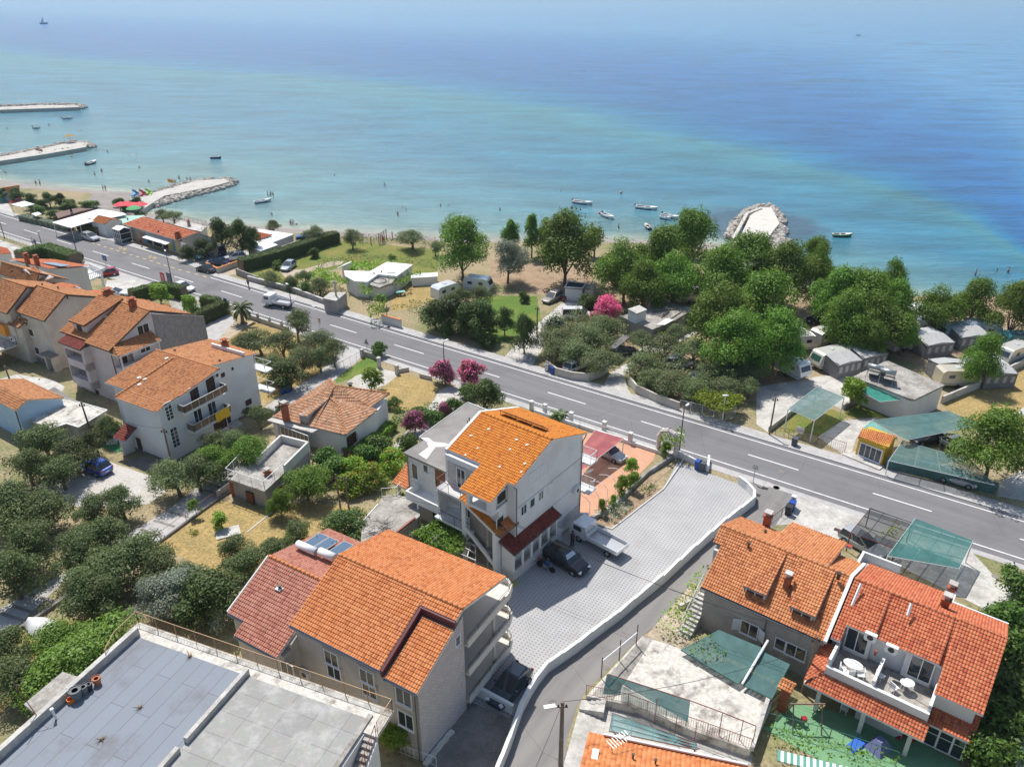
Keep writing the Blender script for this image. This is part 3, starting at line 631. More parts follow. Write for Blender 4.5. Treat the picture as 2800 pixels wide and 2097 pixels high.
def dish(F,p,r=.45,az=None,label='white satellite dish',col=None):
 p=Vector(p);t=thing('satellite_dish',p,label,'satellite dish')
 az=math.radians(117)if az is None else az
 d=Vector((math.cos(az)*.8,math.sin(az)*.8,.6)).normalized();x=d.orthogonal().normalized();y=d.cross(x)
 c=p+Vector((0,0,.75));mb=MB();vs=[];n=14
 for k,(rr_,dd)in enumerate(((0.02,0),(.5,.04),(1.0,.16))):
  for i in range(n):a=2*PI*i/n;vs.append(c+x*(r*rr_*math.cos(a))+y*(r*rr_*math.sin(a))+d*(dd*r*1.6))
 fs=[(k*n+i,k*n+(i+1)%n,(k+1)*n+(i+1)%n,(k+1)*n+i)for k in range(2)for i in range(n)]
 mb.add(vs,fs);mb.build('reflector',col or METALW,t,True)
 part(t,'mast',METAL,lambda m:m.tube(p,.03,p+Vector((0,0,.75)),.03));part(t,'feed_arm',METAL,lambda m:(m.tube(c-y*r*.8,.012,c+d*r*1.1,.012),m.tube(c+d*r*1.1,.04,c+d*r*1.3,.04)))
 return t
def gutter(parent,F,u0,u1,v,z,mat=GUTTER,downs=(),zg=3.0,r=.07):
 mb=MB();mb.tube(F.w(u0,v,z),r,F.w(u1,v,z),r,6)
 for u,vv in downs:mb.path([F.w(u,v,z),F.w(u,vv,z-.35),F.w(u,vv,zg)],.05,6)
 mb.build('gutter',mat,parent)
def gable_house(name,label,F,u0,u1,v0,v1,zg,zf,vr,zr,zb,wmat,tmat,oh=.35,og=.3,cat='house',group=None,tu0=None,tu1=None):
 """ridge along u. zf/zb: roof surface height above the front (v1) / back (v0) wall"""
 t=bthing(name,F,u0,u1,v0,v1,zg,label,cat,group)
 sf=(zr-zf)/(v1-vr);sb=(zr-zb)/(vr-v0)
 walls(t,F,u0,u1,v0,v1,zg-1,None,wmat,gable=(vr,zr-.2,zf-.2,zb-.2))
 a,c=(u0-og if tu0 is None else tu0),(u1+og if tu1 is None else tu1)
 ve,vb=v1+oh,v0-oh;ze,zbk=zf-sf*oh,zb-sb*oh
 front=[F.w(a,vr,zr),F.w(c,vr,zr),F.w(c,ve,ze),F.w(a,ve,ze)];back=[F.w(a,vb,zbk),F.w(c,vb,zbk),F.w(c,vr,zr),F.w(a,vr,zr)]
 return t,front,back,(F.w(a,vr,zr),F.w(c,vr,zr)),(ve,ze)
F3=Fr(-30.5)
t=bthing('apartment_house',F3,8.95,19.54,43.6,54.0,4.1,'foreground apartment house with large orange tiled roof, stone gable and three stacked balconies','house');AP=t
mb=MB();ZF=11.15
prof=[(49.0,3),(54.0,3),(54.0,ZF-.62),(49.0,12.8)]
a=[F3.w(9.1,v,z)for v,z in prof];c=[F3.w(19.3,v,z)for v,z in prof]
mb.add(a+c,[(0,1,2,3),(7,6,5,4),(0,4,5,1),(1,5,6,2),(2,6,7,3),(3,7,4,0)]);
fbox(mb,F3,9.1,17.3,44.6,49.0,3,11.9);fbox(mb,F3,17.3,19.3,44.6,48.995,3,4.7)
o=mb.build('wall',BEIGE,t);bm=bmesh.new();bm.from_mesh(o.data);bmesh.ops.recalc_face_normals(bm,faces=bm.faces[:]);bm.to_mesh(o.data);bm.free()
m,nt,b=newmat('split_stone');P=geo(nt);bk=nd(nt,'ShaderNodeTexBrick');mp=nd(nt,'ShaderNodeMapping');mp.inputs['Rotation'].default_value=(math.radians(90),0,0)
sx=nd(nt,'ShaderNodeSeparateXYZ');nt.links.new(P,sx.inputs[0]);dt=nd(nt,'ShaderNodeVectorMath',operation='DOT_PRODUCT');nt.links.new(P,dt.inputs[0]);dt.inputs[1].default_value=(float(F3.n[0]),float(F3.n[1]),0)
cx=nd(nt,'ShaderNodeCombineXYZ');nt.links.new(dt.outputs['Value'],cx.inputs[0]);nt.links.new(sx.outputs[2],cx.inputs[1]);nt.links.new(cx.outputs[0],bk.inputs[0])
bk.inputs['Scale'].default_value=2.0;bk.inputs['Color1'].default_value=(.60,.55,.53,1);bk.inputs['Color2'].default_value=(.50,.455,.44,1);bk.inputs['Mortar'].default_value=(.33,.30,.29,1);bk.inputs['Mortar Size'].default_value=.018;bk.inputs['Brick Width'].default_value=.55;bk.inputs['Row Height'].default_value=.3
nt.links.new(bk.outputs[0],b.inputs['Base Color']);b.inputs['Roughness'].default_value=.95;bump(nt,b,noise(nt,P,5,3),.5,.05);SPLIT=m
mb=MB();a=[F3.w(19.3,v,z)for v,z in prof];c=[F3.w(19.5,v,z)for v,z in[(48.9,3),(54.06,3),(54.06,ZF-.62),(48.9,12.85)]]
mb.add(a+c,[(0,1,2,3),(7,6,5,4),(0,4,5,1),(1,5,6,2),(2,6,7,3),(3,7,4,0)]);o=mb.build('stone_gable',SPLIT,t)
bm=bmesh.new();bm.from_mesh(o.data);bmesh.ops.recalc_face_normals(bm,faces=bm.faces[:]);bm.to_mesh(o.data);bm.free()
vr,zr=49.0,13.53;ve=54.3;ze=11.28
zq=lambda v,dz=0:zr-(v-vr)*(zr-ze)/(ve-vr)+dz
main=[F3.w(8.9,vr,zr),F3.w(16.7,vr,zr),F3.w(16.7,ve,ze),F3.w(8.9,ve,ze)]
top=[F3.w(16.7,vr,zr),F3.w(19.62,vr,zr),F3.w(19.62,vr+.85,zq(vr+.85)),F3.w(16.7,vr+.85,zq(vr+.85))]
low=[F3.w(17.1,vr+1.2,zq(vr+1.2,-.42)),F3.w(19.62,vr+1.2,zq(vr+1.2,-.42)),F3.w(19.62,ve,ze-.42),F3.w(17.1,ve,ze-.42)]
back=[F3.w(8.9,43.55,12.1),F3.w(19.62,43.55,12.1),F3.w(19.62,vr,zr),F3.w(8.9,vr,zr)]
tiled_roof(t,[main,top,low,back],T_NEW,[(F3.w(8.9,vr,zr),F3.w(19.62,vr,zr))],METALW)
def flash(m):
 for(a,b2)in(((16.85,vr+.9),(16.85,ve)),((16.85,vr+.95),(19.6,vr+.95))):
  p,r=F3.w(*a,zq(a[1],.06)),F3.w(*b2,zq(b2[1],.06));d_=(r-p).normalized();s_=d_.cross(Vector((0,0,1))).normalized()*.09
  lo=Vector((0,0,-.55));m.add([p-s_+lo,p+s_+lo,r+s_+lo,r-s_+lo,p-s_,p+s_,r+s_,r-s_],[(0,1,2,3),(4,7,6,5),(0,4,5,1),(1,5,6,2),(2,6,7,3),(3,7,4,0)])
part(t,'roof_flashing',pm('flashing_maroon',(.12,.035,.04),None,fine=.05,bs=0,rough=.5),flash)
gutter(t,F3,8.9,16.8,ve+.05,ze-.1,GUTTERG);gutter(t,F3,17.0,19.6,ve+.05,ze-.52,GUTTERG,[(19.25,54.12)],4.2)
SURR=pm('window_stone_surround',(.52,.46,.38),(.46,.41,.34),2,.9,fine=.1)
for(x,y,w_,h_)in[(640,605,1.1,1.1),(950,760,1.1,1.1),(1275,985,1.15,1.3),(680,830,1.1,1.1),(985,985,1.1,1.15),(1300,1245,1.15,1.3)]:
 u,z=F3.onv(*q('F',x,y),54.0);z=min(z,10.28-h_/2)
 o=part(t,'window_surround',SURR,lambda m:fbox(m,F3,u-w_/2-.24,u+w_/2+.24,54.0,54.035,z-h_/2-.3,z+h_/2+.24))
 w2=opening(t,F3,'+v',u,z,w_,h_,54.036,bars=1)
v,z=F3.onu(*q('F',1740,560),19.5);opening(t,F3,'+u',v,z,.45,.75,19.5,bars=0)
CREAM=pm('balcony_cream',(.66,.62,.55),(.60,.56,.50),1,.9,fine=.05,bs=.03)
for i,zb in enumerate((10.08,7.4,4.72)):
 def band(m):
  pts=[(19.3,48.9),(19.85,48.9),(19.85,43.4),(19.6,42.6),(19.0,42.2),(12.0,42.2)]
  inn=[(19.3,48.9),(19.7,48.85),(19.7,43.45),(19.5,42.72),(18.95,42.35),(12.0,42.35)]
  for j in range(1,len(pts)-1):
   a,b2,c2,d2=pts[j],pts[j+1],inn[j+1],inn[j]
   m.prism([F3.w(*x)[:2]for x in(a,b2,c2,d2)],zb,zb+.62)
  m.prism([F3.w(*x)[:2]for x in[(12.0,44.6),(17.3,44.6),(17.3,48.9),(19.7,48.85),(19.7,43.45),(19.5,42.72),(18.95,42.35),(12.0,42.35)]],zb-.02,zb+.16)
 o=part(t,'balcony',CREAM,band)
 rp=[F3.w(19.78,v,zb+.62)for v in(48.9,43.4)]+[F3.w(19.5,42.6,zb+.62),F3.w(18.95,42.28,zb+.62),F3.w(14,42.28,zb+.62)]
 def rl(m):
  for a,b2 in zip(rp[:-1],rp[1:]):
   for h in(.2,.4):m.tube(a+Vector((0,0,h)),.018,b2+Vector((0,0,h)),.018,4)
   n=max(1,int((b2-a).length/1.1))
   for j in range(n+1):p=a+(b2-a)*(j/n);m.tube(p,.02,p+Vector((0,0,.42)),.02,4)
 subpart(t,o,'balcony_railing',METALD,rl)
part(t,'column',CREAM,lambda m:[m.lathe(tuple(F3.w(19.35,44.9,z0)),[(.13,0),(.13,h)],10)for z0,h in((4.9,2.5),(7.6,2.5))])
opening(t,F3,'+u',46.8,11.0,1.2,1.3,17.3,kind='balcony_door',bars=1);opening(t,F3,'+u',46.8,8.5,2.2,1.9,17.3,kind='balcony_door');opening(t,F3,'+u',46.8,5.9,2.2,1.9,17.3,kind='balcony_door')
vr,zr=50.4,11.95
wf=lambda v:zr-(v-vr)*.46
mb=MB();walls(t,F3,3.4,9.1,44.6,54.6,3,None,BEIGE,'wing_wall',gable=(vr,zr-.2,wf(54.6)-.2,zr-.25*(vr-44.6)-.2))
walls(t,F3,5.1,9.05,54.6,55.35,3,wf(55.35)-.35,BEIGE,'wing_wall')
tiled_roof(t,[[F3.w(3.3,vr,zr),F3.w(8.88,vr,zr),F3.w(8.88,55.6,wf(55.6)),F3.w(4.85,55.6,wf(55.6)),F3.w(4.85,54.9,wf(54.9)),F3.w(3.3,54.9,wf(54.9))][:6]if False else[F3.w(3.1,vr,zr),F3.w(8.88,vr,zr),F3.w(8.88,54.75,wf(54.75)),F3.w(3.1,54.75,wf(54.75))],[F3.w(4.75,54.75,wf(54.75)),F3.w(8.88,54.75,wf(54.75)),F3.w(8.88,55.75,wf(55.75)),F3.w(4.75,55.75,wf(55.75))],[F3.w(3.1,44.3,zr-.25*(vr-44.3)),F3.w(8.88,44.3,zr-.25*(vr-44.3)),F3.w(8.88,vr,zr),F3.w(3.1,vr,zr)]],T_WING,[(F3.w(3.1,vr,zr),F3.w(8.88,vr,zr))],METALW,capmat=T_NEW)
gutter(t,F3,3.1,4.75,54.8,wf(54.8)-.1,GUTTERG);gutter(t,F3,4.75,8.9,55.8,wf(55.8)-.1,GUTTERG)
u,z=F3.onv(*q('F',250,670),55.35);z=min(z,wf(55.75)-1.2);opening(t,F3,'+v',u,z,1.1,1.2,55.35)
c=pz('E',520,968,11.35);part(t,'roof_vent',METALW,lambda m:m.box((c.x,c.y,c.z-.05),(.5,.5,.06),F3.a));vent(t,c,.25,.1)
u,z=F3.onv(*q('F',445,830),54.0)
acunit(F3,'+v',u,z,54.0,parent=t)
part(t,'roof_edge',METALW,lambda m:m.tube(F3.w(2.98,54.7,wf(54.7)),.06,F3.w(2.98,50.4,zr+.03),.06,4))
def heater(c,label,tank=1.9,pan=2,F=F3):
 c=Vector(c);h=thing('solar_water_heater',c,label,'solar heater','solar water heaters on the rose-tiled wing')
 e_=Vector((F.e[0],F.e[1],0));n_=Vector((F.n[0],F.n[1],0));sl=.42
 o=part(h,'water_tank',METALW,lambda m:(m.tube(c-e_*tank/2+n_*.35+Vector((0,0,.62)),.30,c+e_*tank/2+n_*.35+Vector((0,0,.62)),.30,16)),True)
 [subpart(h,o,'tank_cap',METAL,lambda m:m.tube(c+e_*(s*tank/2)+n_*.35+Vector((0,0,.62)),.305,c+e_*(s*(tank/2+.03))+n_*.35+Vector((0,0,.62)),.29,16))for s in(-1,1)]
 for i in range(pan):
  x0=-1.0+i*1.05 if pan==2 else-.5
  pts=[c+e_*(x0+a)+n_*(-v)+Vector((0,0,.32+v*-.12))for a,v in((0,.05),(1.0,.05),(1.0,2.0),(0,2.0))]
  o=part(h,'solar_panel',METAL,lambda m:slab(m,pts,.09))
  pin=[c+e_*(x0+a)+n_*(-v)+Vector((0,0,.327+v*-.12))for a,v in((.05,.1),(.95,.1),(.95,1.95),(.05,1.95))]
  subpart(h,o,'panel_glass',flat('solar_glass',(.09,.14,.20),.12,0,.8),lambda m:slab(m,pin,.01))
 part(h,'mounting_frame',METAL,lambda m:[m.tube(c+e_*a+n_*v+Vector((0,0,-.2)),.025,c+e_*a+n_*v+Vector((0,0,.4)),.025,4)for a in(-.8,.8)for v in(.35,-1.5)])
 return h
zs=lambda v:zr-.25*(vr-v)
c=F3.w(5.6,48.4,zs(48.4));c=pz('E',790,640,11.55)
heater((c.x,c.y,11.35),'solar water heater with long white tank and two panels, left one on the rose tiles')
c=pz('E',965,700,11.6);heater((c.x,c.y,11.45),'solar water heater with shorter white tank and single panel beside the ridge',1.5,1)
for i in range(9):
 p=Vector(g('F',1480+i*25-(i%2)*6,1620-i*31));mb=MB();mb.box((p.x,p.y,p.z+.12),(.5,.32,.22),F3.a+.2*random.uniform(-1,1)+PI/2)
 tag(mb.build('stone_block',STONE),'white cut stone block in the row at the foot of the stone gable','stone block','stone blocks at the foot of the gable')
F4=Fr(-21.6);Z4=11.0
R4=[pz('L',1200,400,Z4),pz('F',1205,1145,Z4)]
uL,vL=F4.uv(R4[0]);uR,vR=F4.uv(R4[1])
t=thing('flat_roof_building',(F4.w(uL+9,vL+8,4.5)),'large flat-roofed building with grey felt roof and rusty railing, bottom left','building')
W4=uR-uL
m,nt,b=newmat('roofing_felt');P=geo(nt);mp=nd(nt,'ShaderNodeMapping');mp.inputs['Rotation'].default_value=(0,0,math.radians(21.6+90));nt.links.new(P,mp.inputs[0])
bk=nd(nt,'ShaderNodeTexBrick');nt.links.new(mp.outputs[0],bk.inputs[0]);bk.inputs['Scale'].default_value=1;bk.inputs['Brick Width'].default_value=5.5;bk.inputs['Row Height'].default_value=1.0;bk.inputs['Mortar Size'].default_value=.018;bk.inputs['Mortar Smooth'].default_value=.3
bk.inputs['Color1'].default_value=(.215,.24,.275,1);bk.inputs['Color2'].default_value=(.20,.222,.255,1);bk.inputs['Mortar'].default_value=(.10,.10,.11,1)
st_=ramp(nt,noise(nt,P,.35,5,.6),.55,.75,(0,0,0),(.7,.7,.7));o=mixc(nt,st_,bk.outputs[0],(.14,.13,.125));o=mixc(nt,.15,o,noise(nt,P,8,4,.7,1),'OVERLAY')
nt.links.new(o,b.inputs['Base Color']);b.inputs['Roughness'].default_value=.85;FELT=m
m,nt,b=newmat('concrete_roof_slabs');P=geo(nt);mp=nd(nt,'ShaderNodeMapping');mp.inputs['Rotation'].default_value=(0,0,math.radians(21.6));nt.links.new(P,mp.inputs[0])
bk=nd(nt,'ShaderNodeTexBrick');nt.links.new(mp.outputs[0],bk.inputs[0]);bk.inputs['Scale'].default_value=1;bk.inputs['Brick Width'].default_value=1.9;bk.inputs['Row Height'].default_value=1.5;bk.inputs['Mortar Size'].default_value=.015;bk.offset=.0
bk.inputs['Color1'].default_value=(.31,.305,.285,1);bk.inputs['Color2'].default_value=(.27,.265,.25,1);bk.inputs['Mortar'].default_value=(.16,.155,.145,1)
o=mixc(nt,ramp(nt,noise(nt,P,.8,6,.7),.48,.66,(0,0,0),(.7,.7,.7)),bk.outputs[0],(.44,.43,.41));o=mixc(nt,.2,o,noise(nt,P,7,4,.7,1),'OVERLAY');nt.links.new(o,b.inputs['Base Color']);b.inputs['Roughness'].default_value=.9;SLABS=m
vE=vL+16
um=F4.uv(pz('L',2100,820,Z4+.6))[0];uPL=F4.uv(pz('L',1150,490,Z4+.6))[0];uPR=F4.uv(pz('F',940,1215,Z4+.3))[0];vin=F4.uv(pz('L',1200,540,Z4))[1];vin2=F4.uv(pz('L',2030,825,Z4))[1];vI=(vin+vin2)/2
walls(t,F4,uPL-.15,uPR+.15,vL+.4,vE,3,Z4-.25,WHITE2)
part(t,'roof_slab',CONCW,lambda m:(fbox(m,F4,uL,uR,vL,vI,Z4-.25,Z4),fbox(m,F4,uPR+.15,uR,vI,vI+.9,Z4-.25,Z4)))
part(t,'felt_roof',FELT,lambda m:fbox(m,F4,uPL,um,vI,vE,Z4-.25,Z4+.02))
part(t,'slab_roof',SLABS,lambda m:fbox(m,F4,um,uPR,vI,vE,Z4-.25,Z4+.03))
part(t,'parapet',CONC2,lambda m:(fbox(m,F4,uPL-.35,uPL,vI-.25,vE,Z4-.3,Z4+.62),fbox(m,F4,um-.14,um+.14,vI-.2,vI+5.3,Z4,Z4+.45),fbox(m,F4,um-.14,um+.14,vI+5.9,vE,Z4,Z4+.4)))
part(t,'roof_kerb',CONC,lambda m:fbox(m,F4,uPR,uPR+.3,vI-.3,vE,Z4-.3,Z4+.12))
part(t,'side_wall',WHITE,lambda m:fbox(m,F4,uPR+.301,uPR+.42,vI,vE,3,Z4-.1))
railing(t,[F4.w(uPL-.2,vL+3.4,Z4-.1),F4.w(uL+.1,vL+2.0,Z4-.1),F4.w(uL+.1,vL+.1,Z4),F4.w(uR-.05,vL+.1,Z4),F4.w(uR-.05,vI+.7,Z4)],1.05,METALY,.13,.010,.025)
def stairs(m):
 for i in range(22):fbox(m,F4,uPR+.45,uR-.1,vI+.9+i*.30,vI+.9+(i+1)*.30,Z4-.25-(i+1)*.19-.3,Z4-.02-(i+1)*.19)
part(t,'staircase',CONC,stairs)
part(t,'stair_wall',WHITE,lambda m:m.add([F4.w(uR-.09+dx,vI+.9,4)if False else F4.w(uR-.09+dx,v,z)for dx in(0,.12)for v,z in((vI+.9,3),(vI+7.5,3),(vI+7.5,Z4-4.4),(vI+.9,Z4-.25))],[(0,1,2,3),(7,6,5,4),(0,4,5,1),(1,5,6,2),(2,6,7,3),(3,7,4,0)]))
railing(t,[F4.w(uR-.05,vI+.9,Z4),F4.w(uR-.05,vI+7.5,Z4-4.2)],1.0,METALR,.3,.012,.025,'stair_railing')
c=pz('L',330,1000,Z4-1.2);part(t,'canopy_slab',CONC,lambda m:m.prism([pz('L',x,y,Z4-1.2)[:2]for x,y in((205,1110),(540,830),(680,875),(640,1020),(350,1230))],Z4-1.4,Z4-1.2))
B4T=t
for(x,y,r,h,nm,mt,lab)in[(845,935,.27,.35,'flower_pot',flat('terracotta_pot',(.42,.15,.07),.8),'round terracotta pot filled with rubble on the felt roof'),(775,985,.25,.35,'flower_pot',BLACKP,'dark plastic pot beside the terracotta one on the felt roof'),(735,1015,.27,.4,'flower_pot',pm('pot_grey',(.16,.17,.18),fine=.1),'grey plastic pot second from the orange crate'),(670,1060,.38,.5,'flower_pot',pm('pot_grey',(.16,.17,.18)),'largest grey tub standing against the roof parapet')]:
 c=pz('L',x,y,Z4+.02);tt_=thing(nm,c,lab,'pot','pots along the parapet of the felt roof');h*=1.5
 part(tt_,'pot_body',mt,lambda m:m.lathe(tuple(c),[(r*.7,0),(r,h),(r*.9,h),(r*.85,h-.05)],12));part(tt_,'soil',DIRT,lambda m:m.lathe((c.x,c.y,c.z),[(r*.84,h-.08),(r*.5,h-.05)],12))
c=pz('L',625,1085,Z4+.02);t2=thing('crate',c,'orange plastic crate against the parapet of the felt roof','crate')
ORC=flat('plastic_orange',(.70,.20,.02),.5)
part(t2,'crate_floor',ORC,lambda m:m.box((c.x,c.y,c.z+.02),(.5,.34,.04),.8))
def crate(m):
 for s in(-1,1):
  a=.8;m.box((c.x-math.sin(a)*s*.17,c.y+math.cos(a)*s*.17,c.z+.15),(.5,.03,.28),a);m.box((c.x+math.cos(a)*s*.25,c.y+math.sin(a)*s*.25,c.z+.15),(.03,.34,.28),a)
part(t2,'crate_side',ORC,crate)
for(x,y)in[(1210,1140),(880,1415),(1640,700)]:
 c=pz('L',x,y,Z4+.03);mb=MB()
 for i in range(14):
  a=random.uniform(0,2*PI);d_=Vector((math.cos(a),math.sin(a),random.uniform(.2,1)))*random.uniform(.15,.4);mb.tube(c,.02,c+d_,.006,3)
 mb.lathe(tuple(c),[(.14,0),(.1,.12),(.02,.15)],6);o=mb.build('dried_weed',WOOD)
 tag(o,{1210:'dried weed tuft in the middle of the felt roof',880:'small dark dried tuft near the front of the felt roof',1640:'dried weed growing at the felt roof upper edge'}[x],'weed')
def antenna_rod(t_,x,y,z,h,tilt,lab):
 c=pz(t_,x,y,z);r=thing('antenna_mast',c,lab,'antenna');tp=c+Vector((tilt[0],tilt[1],h))
 part(r,'mast',METALR,lambda m:m.tube(c,.03,tp,.02));k2=c+(tp-c)*.45
 part(r,'cross_arm',METALW,lambda m:m.tube(k2-Vector((.1,.05,.02)),.018,k2+Vector((.9,.45,.15)),.018));return r
antenna_rod('L',362,1275,Z4,3.3,(-.9,.2),'rusty antenna mast with one white arm by the roof parapet')
c=pz('L',487,1240,Z4);t2=thing('roof_vent_pipe',c,'white capped vent pipe standing on the felt roof','vent');part(t2,'pipe',METALW,lambda m:m.tube(c,.07,c+Vector((-.05,0,.8)),.07,8));part(t2,'pipe_cap',METALW,lambda m:m.lathe((c.x-.05,c.y,c.z+.78),[(.11,0),(.11,.1),(.04,.14)],8))
F1=Fr(-37.3)
t=bthing('central_house',F1,10.6,18.6,21.2,34,2.8,'tall white house with bright orange roof and solar panel row in the middle','house');CH=t
vr,zr=26.7,14.55;sf=.345;fz=lambda v:zr-(v-vr)*sf;bz=lambda v:zr-(vr-v)*.36
walls(t,F1,10.7,18.55,21.3,31.8,1.5,None,WHITE,gable=(vr,zr-.22,fz(31.8)-.22,bz(21.3)-.22))
front=[F1.w(10.55,vr,zr),F1.w(18.75,vr,zr),F1.w(18.75,32.2,fz(32.2)),F1.w(10.55,31.5,fz(31.5))]
front=[F1.w(10.75,vr,zr),F1.w(18.75,vr,zr),F1.w(18.75,31.5,fz(31.5)),F1.w(10.75,31.5,fz(31.5))]
f2=[F1.w(14.6,31.5,fz(31.5)),F1.w(18.75,31.5,fz(31.5)),F1.w(18.75,32.1,fz(32.1)),F1.w(14.6,32.1,fz(32.1))]
f3=[F1.w(14.6,32.1,fz(32.1)),F1.w(18.0,32.1,fz(32.1)),F1.w(18.0,34.4,fz(34.4)),F1.w(14.6,34.4,fz(34.4))]
back=[F1.w(10.75,20.8,bz(20.8)),F1.w(18.75,20.8,bz(20.8)),F1.w(18.75,vr,zr),F1.w(10.75,vr,zr)]
tiled_roof(t,[front,f2,f3,back],T_BRT,[(F1.w(10.75,vr,zr),F1.w(18.75,vr,zr))],METALW)
def verge(m):
 for(v0,z0,v1,z1)in((20.8,bz(20.8),vr,zr),(vr,zr,31.6,fz(31.6))):
  a=[F1.w(10.5,v0,z0),F1.w(10.78,v0,z0),F1.w(10.78,v1,z1),F1.w(10.5,v1,z1)]
  m.add([p-Vector((0,0,.25))for p in a]+[p+Vector((0,0,.13))for p in a],[(3,2,1,0),(4,5,6,7),(0,1,5,4),(1,2,6,5),(2,3,7,6),(3,0,4,7)])
part(t,'roof_verge',WHITE,verge)
walls(t,F1,15.0,17.75,31.8,33.0,1.5,10.2,WHITE,'stair_wall');part(t,'loggia_floor',WHITE,lambda m:fbox(m,F1,15.0,17.75,31.8,34.0,10.2,10.5))
walls(t,F1,17.2,17.75,33.4,34.0,10.45,fz(34)-.25,WHITE,'loggia_post');part(t,'loggia_post',WHITE,lambda m:fbox(m,F1,15.0,15.35,33.6,34.0,10.45,fz(34)-.25))
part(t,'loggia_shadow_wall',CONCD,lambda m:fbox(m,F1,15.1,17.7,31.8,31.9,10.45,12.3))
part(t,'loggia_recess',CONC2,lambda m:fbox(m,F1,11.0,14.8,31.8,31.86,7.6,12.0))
[part(t,'balcony',WHITE,lambda m:fbox(m,F1,*a))for a in((10.7,15.0,31.8,33.2,9.5,9.7),(10.7,15.0,31.8,33.6,6.6,6.8))]
railing(t,[F1.w(10.75,32.0,9.7),F1.w(10.75,33.15,9.7),F1.w(14.95,33.15,9.7)],1.0,METALR,.12,name='balcony_railing')
railing(t,[F1.w(11.2,33.5,6.8),F1.w(14.9,33.5,6.8)],.95,METALD,.16,name='balcony_railing')
opening(t,F1,'+v',12.6,10.75,.9,2.0,31.87,'balcony_door',pane=GLASS);opening(t,F1,'+v',14.2,10.75,.8,2.0,31.87,'balcony_door',pane=SHUTW);opening(t,F1,'+v',13.2,7.9,1.6,2.0,31.87,'balcony_door')
part(t,'roof_support_wall',WHITE,lambda m:m.add([F1.w(u,v,z)for u in(10.7,10.9)for v,z in((31.8,2.5),(32.6,2.5),(33.2,9.4),(31.8,9.4))],[(0,1,2,3),(7,6,5,4),(0,4,5,1),(1,5,6,2),(2,6,7,3),(3,7,4,0)]))
def P_(x,y,z):p=PZ(*(1050+x*.567,1080+y*.567),z);return V3(p)
zo=lambda u:10.35-(u-14.1)*.5
tiled_roof(t,[[F1.w(14.0,32.9,zo(14.0)),F1.w(14.0,33.85,zo(14.0)),F1.w(18.0,33.85,zo(18.0)),F1.w(18.0,32.9,zo(18.0))]],T_BRT,name='stair_roof',soff=WHITE)
tiled_roof(t,[[F1.w(17.75,31.3,8.9),F1.w(17.75,32.9,8.9),F1.w(18.6,32.9,8.35),F1.w(18.6,31.3,8.35)],[F1.w(18.0,32.9,8.42),F1.w(18.0,33.85,8.4),F1.w(18.6,33.85,8.3),F1.w(18.6,32.9,8.32)]],T_NEW,name='stair_roof_return',soff=GUTTERG)
def dband(m,u0,u1,z0,z1,h):m.prism([F1.w(u0,33.45)[:2],F1.w(u1,33.45)[:2],F1.w(u1,33.65)[:2],F1.w(u0,33.65)[:2]],[z0-h,z1-h,z1-h,z0-h],[z0,z1,z1,z0])
for nm,a in(('stair_band',(14.45,17.5,zo(14.45)-.15,zo(17.5)-.15,.4)),('stair_band',(14.45,17.5,7.4,5.0,.45)),('stair_column',(14.05,14.45,zo(14.1)-.16,zo(14.45)-.16,7.6)),('stair_column',(17.5,17.9,zo(17.5)-.16,zo(17.9)-.16,6.2))):part(t,nm,WHITE,lambda m:dband(m,*a))
part(t,'stair_side_wall',WHITE,lambda m:fbox(m,F1,17.75,17.9,33.01,33.44,2.5,8.3));part(t,'stair_shade_panel',CONCD,lambda m:fbox(m,F1,14.5,17.7,33.02,33.06,2.5,8.9));part(t,'stair_flight',CONCD,lambda m:dband(m,14.45,17.5,9.0,6.8,.25)if False else fbox(m,F1,14.5,17.7,33.06,33.44,5.6,5.75))  # dark panel behind the bands paints the stairwell's shade onto the block wall
railing(t,[F1.w(14.5,33.55,4.4),F1.w(17.4,33.55,4.4)],.9,METALD,.14,name='stair_railing')
up=20.05;vp0,vp1=25.6,33.0
v,_=F1.onu(1050+592*.567,1080+885*.567,18.59)
PB=18.6
def pz1(x,y,z):return P_(x,y,z)
b0=Vector(G(1050+592*.567,1080+885*.567));b1=Vector(G(1050+835*.567,1080+705*.567));
ub0,vb0=F1.uv(b0);ub1,vb1=F1.uv(b1);upx=(ub0+ub1)/2
m,nt,b=newmat('stone_blocks');P=geo(nt);sx=nd(nt,'ShaderNodeSeparateXYZ');nt.links.new(P,sx.inputs[0]);dt=nd(nt,'ShaderNodeVectorMath',operation='DOT_PRODUCT');nt.links.new(P,dt.inputs[0]);dt.inputs[1].default_value=(float(F1.n[0]),float(F1.n[1]),0)
cx=nd(nt,'ShaderNodeCombineXYZ');nt.links.new(dt.outputs['Value'],cx.inputs[0]);nt.links.new(sx.outputs[2],cx.inputs[1]);bk=nd(nt,'ShaderNodeTexBrick');nt.links.new(cx.outputs[0],bk.inputs[0])
bk.inputs['Scale'].default_value=2.2;bk.inputs['Color1'].default_value=(.62,.60,.58,1);bk.inputs['Color2'].default_value=(.50,.485,.47,1);bk.inputs['Mortar'].default_value=(.30,.29,.28,1);bk.inputs['Mortar Size'].default_value=.02;bk.inputs['Brick Width'].default_value=.8;bk.inputs['Row Height'].default_value=.42
nt.links.new(bk.outputs[0],b.inputs['Base Color']);b.inputs['Roughness'].default_value=.95;bump(nt,b,noise(nt,P,5,3),.4,.04);BLOCKS=m
vpA,vpB=26.4,33.0
part(t,'stone_base',BLOCKS,lambda m:fbox(m,F1,17.9,19.35,25.4,vpB,2,4.35))
part(t,'house_plinth',BLOCKS,lambda m:fbox(m,F1,18.55,18.62,21.3,25.4,1.5,4.6))
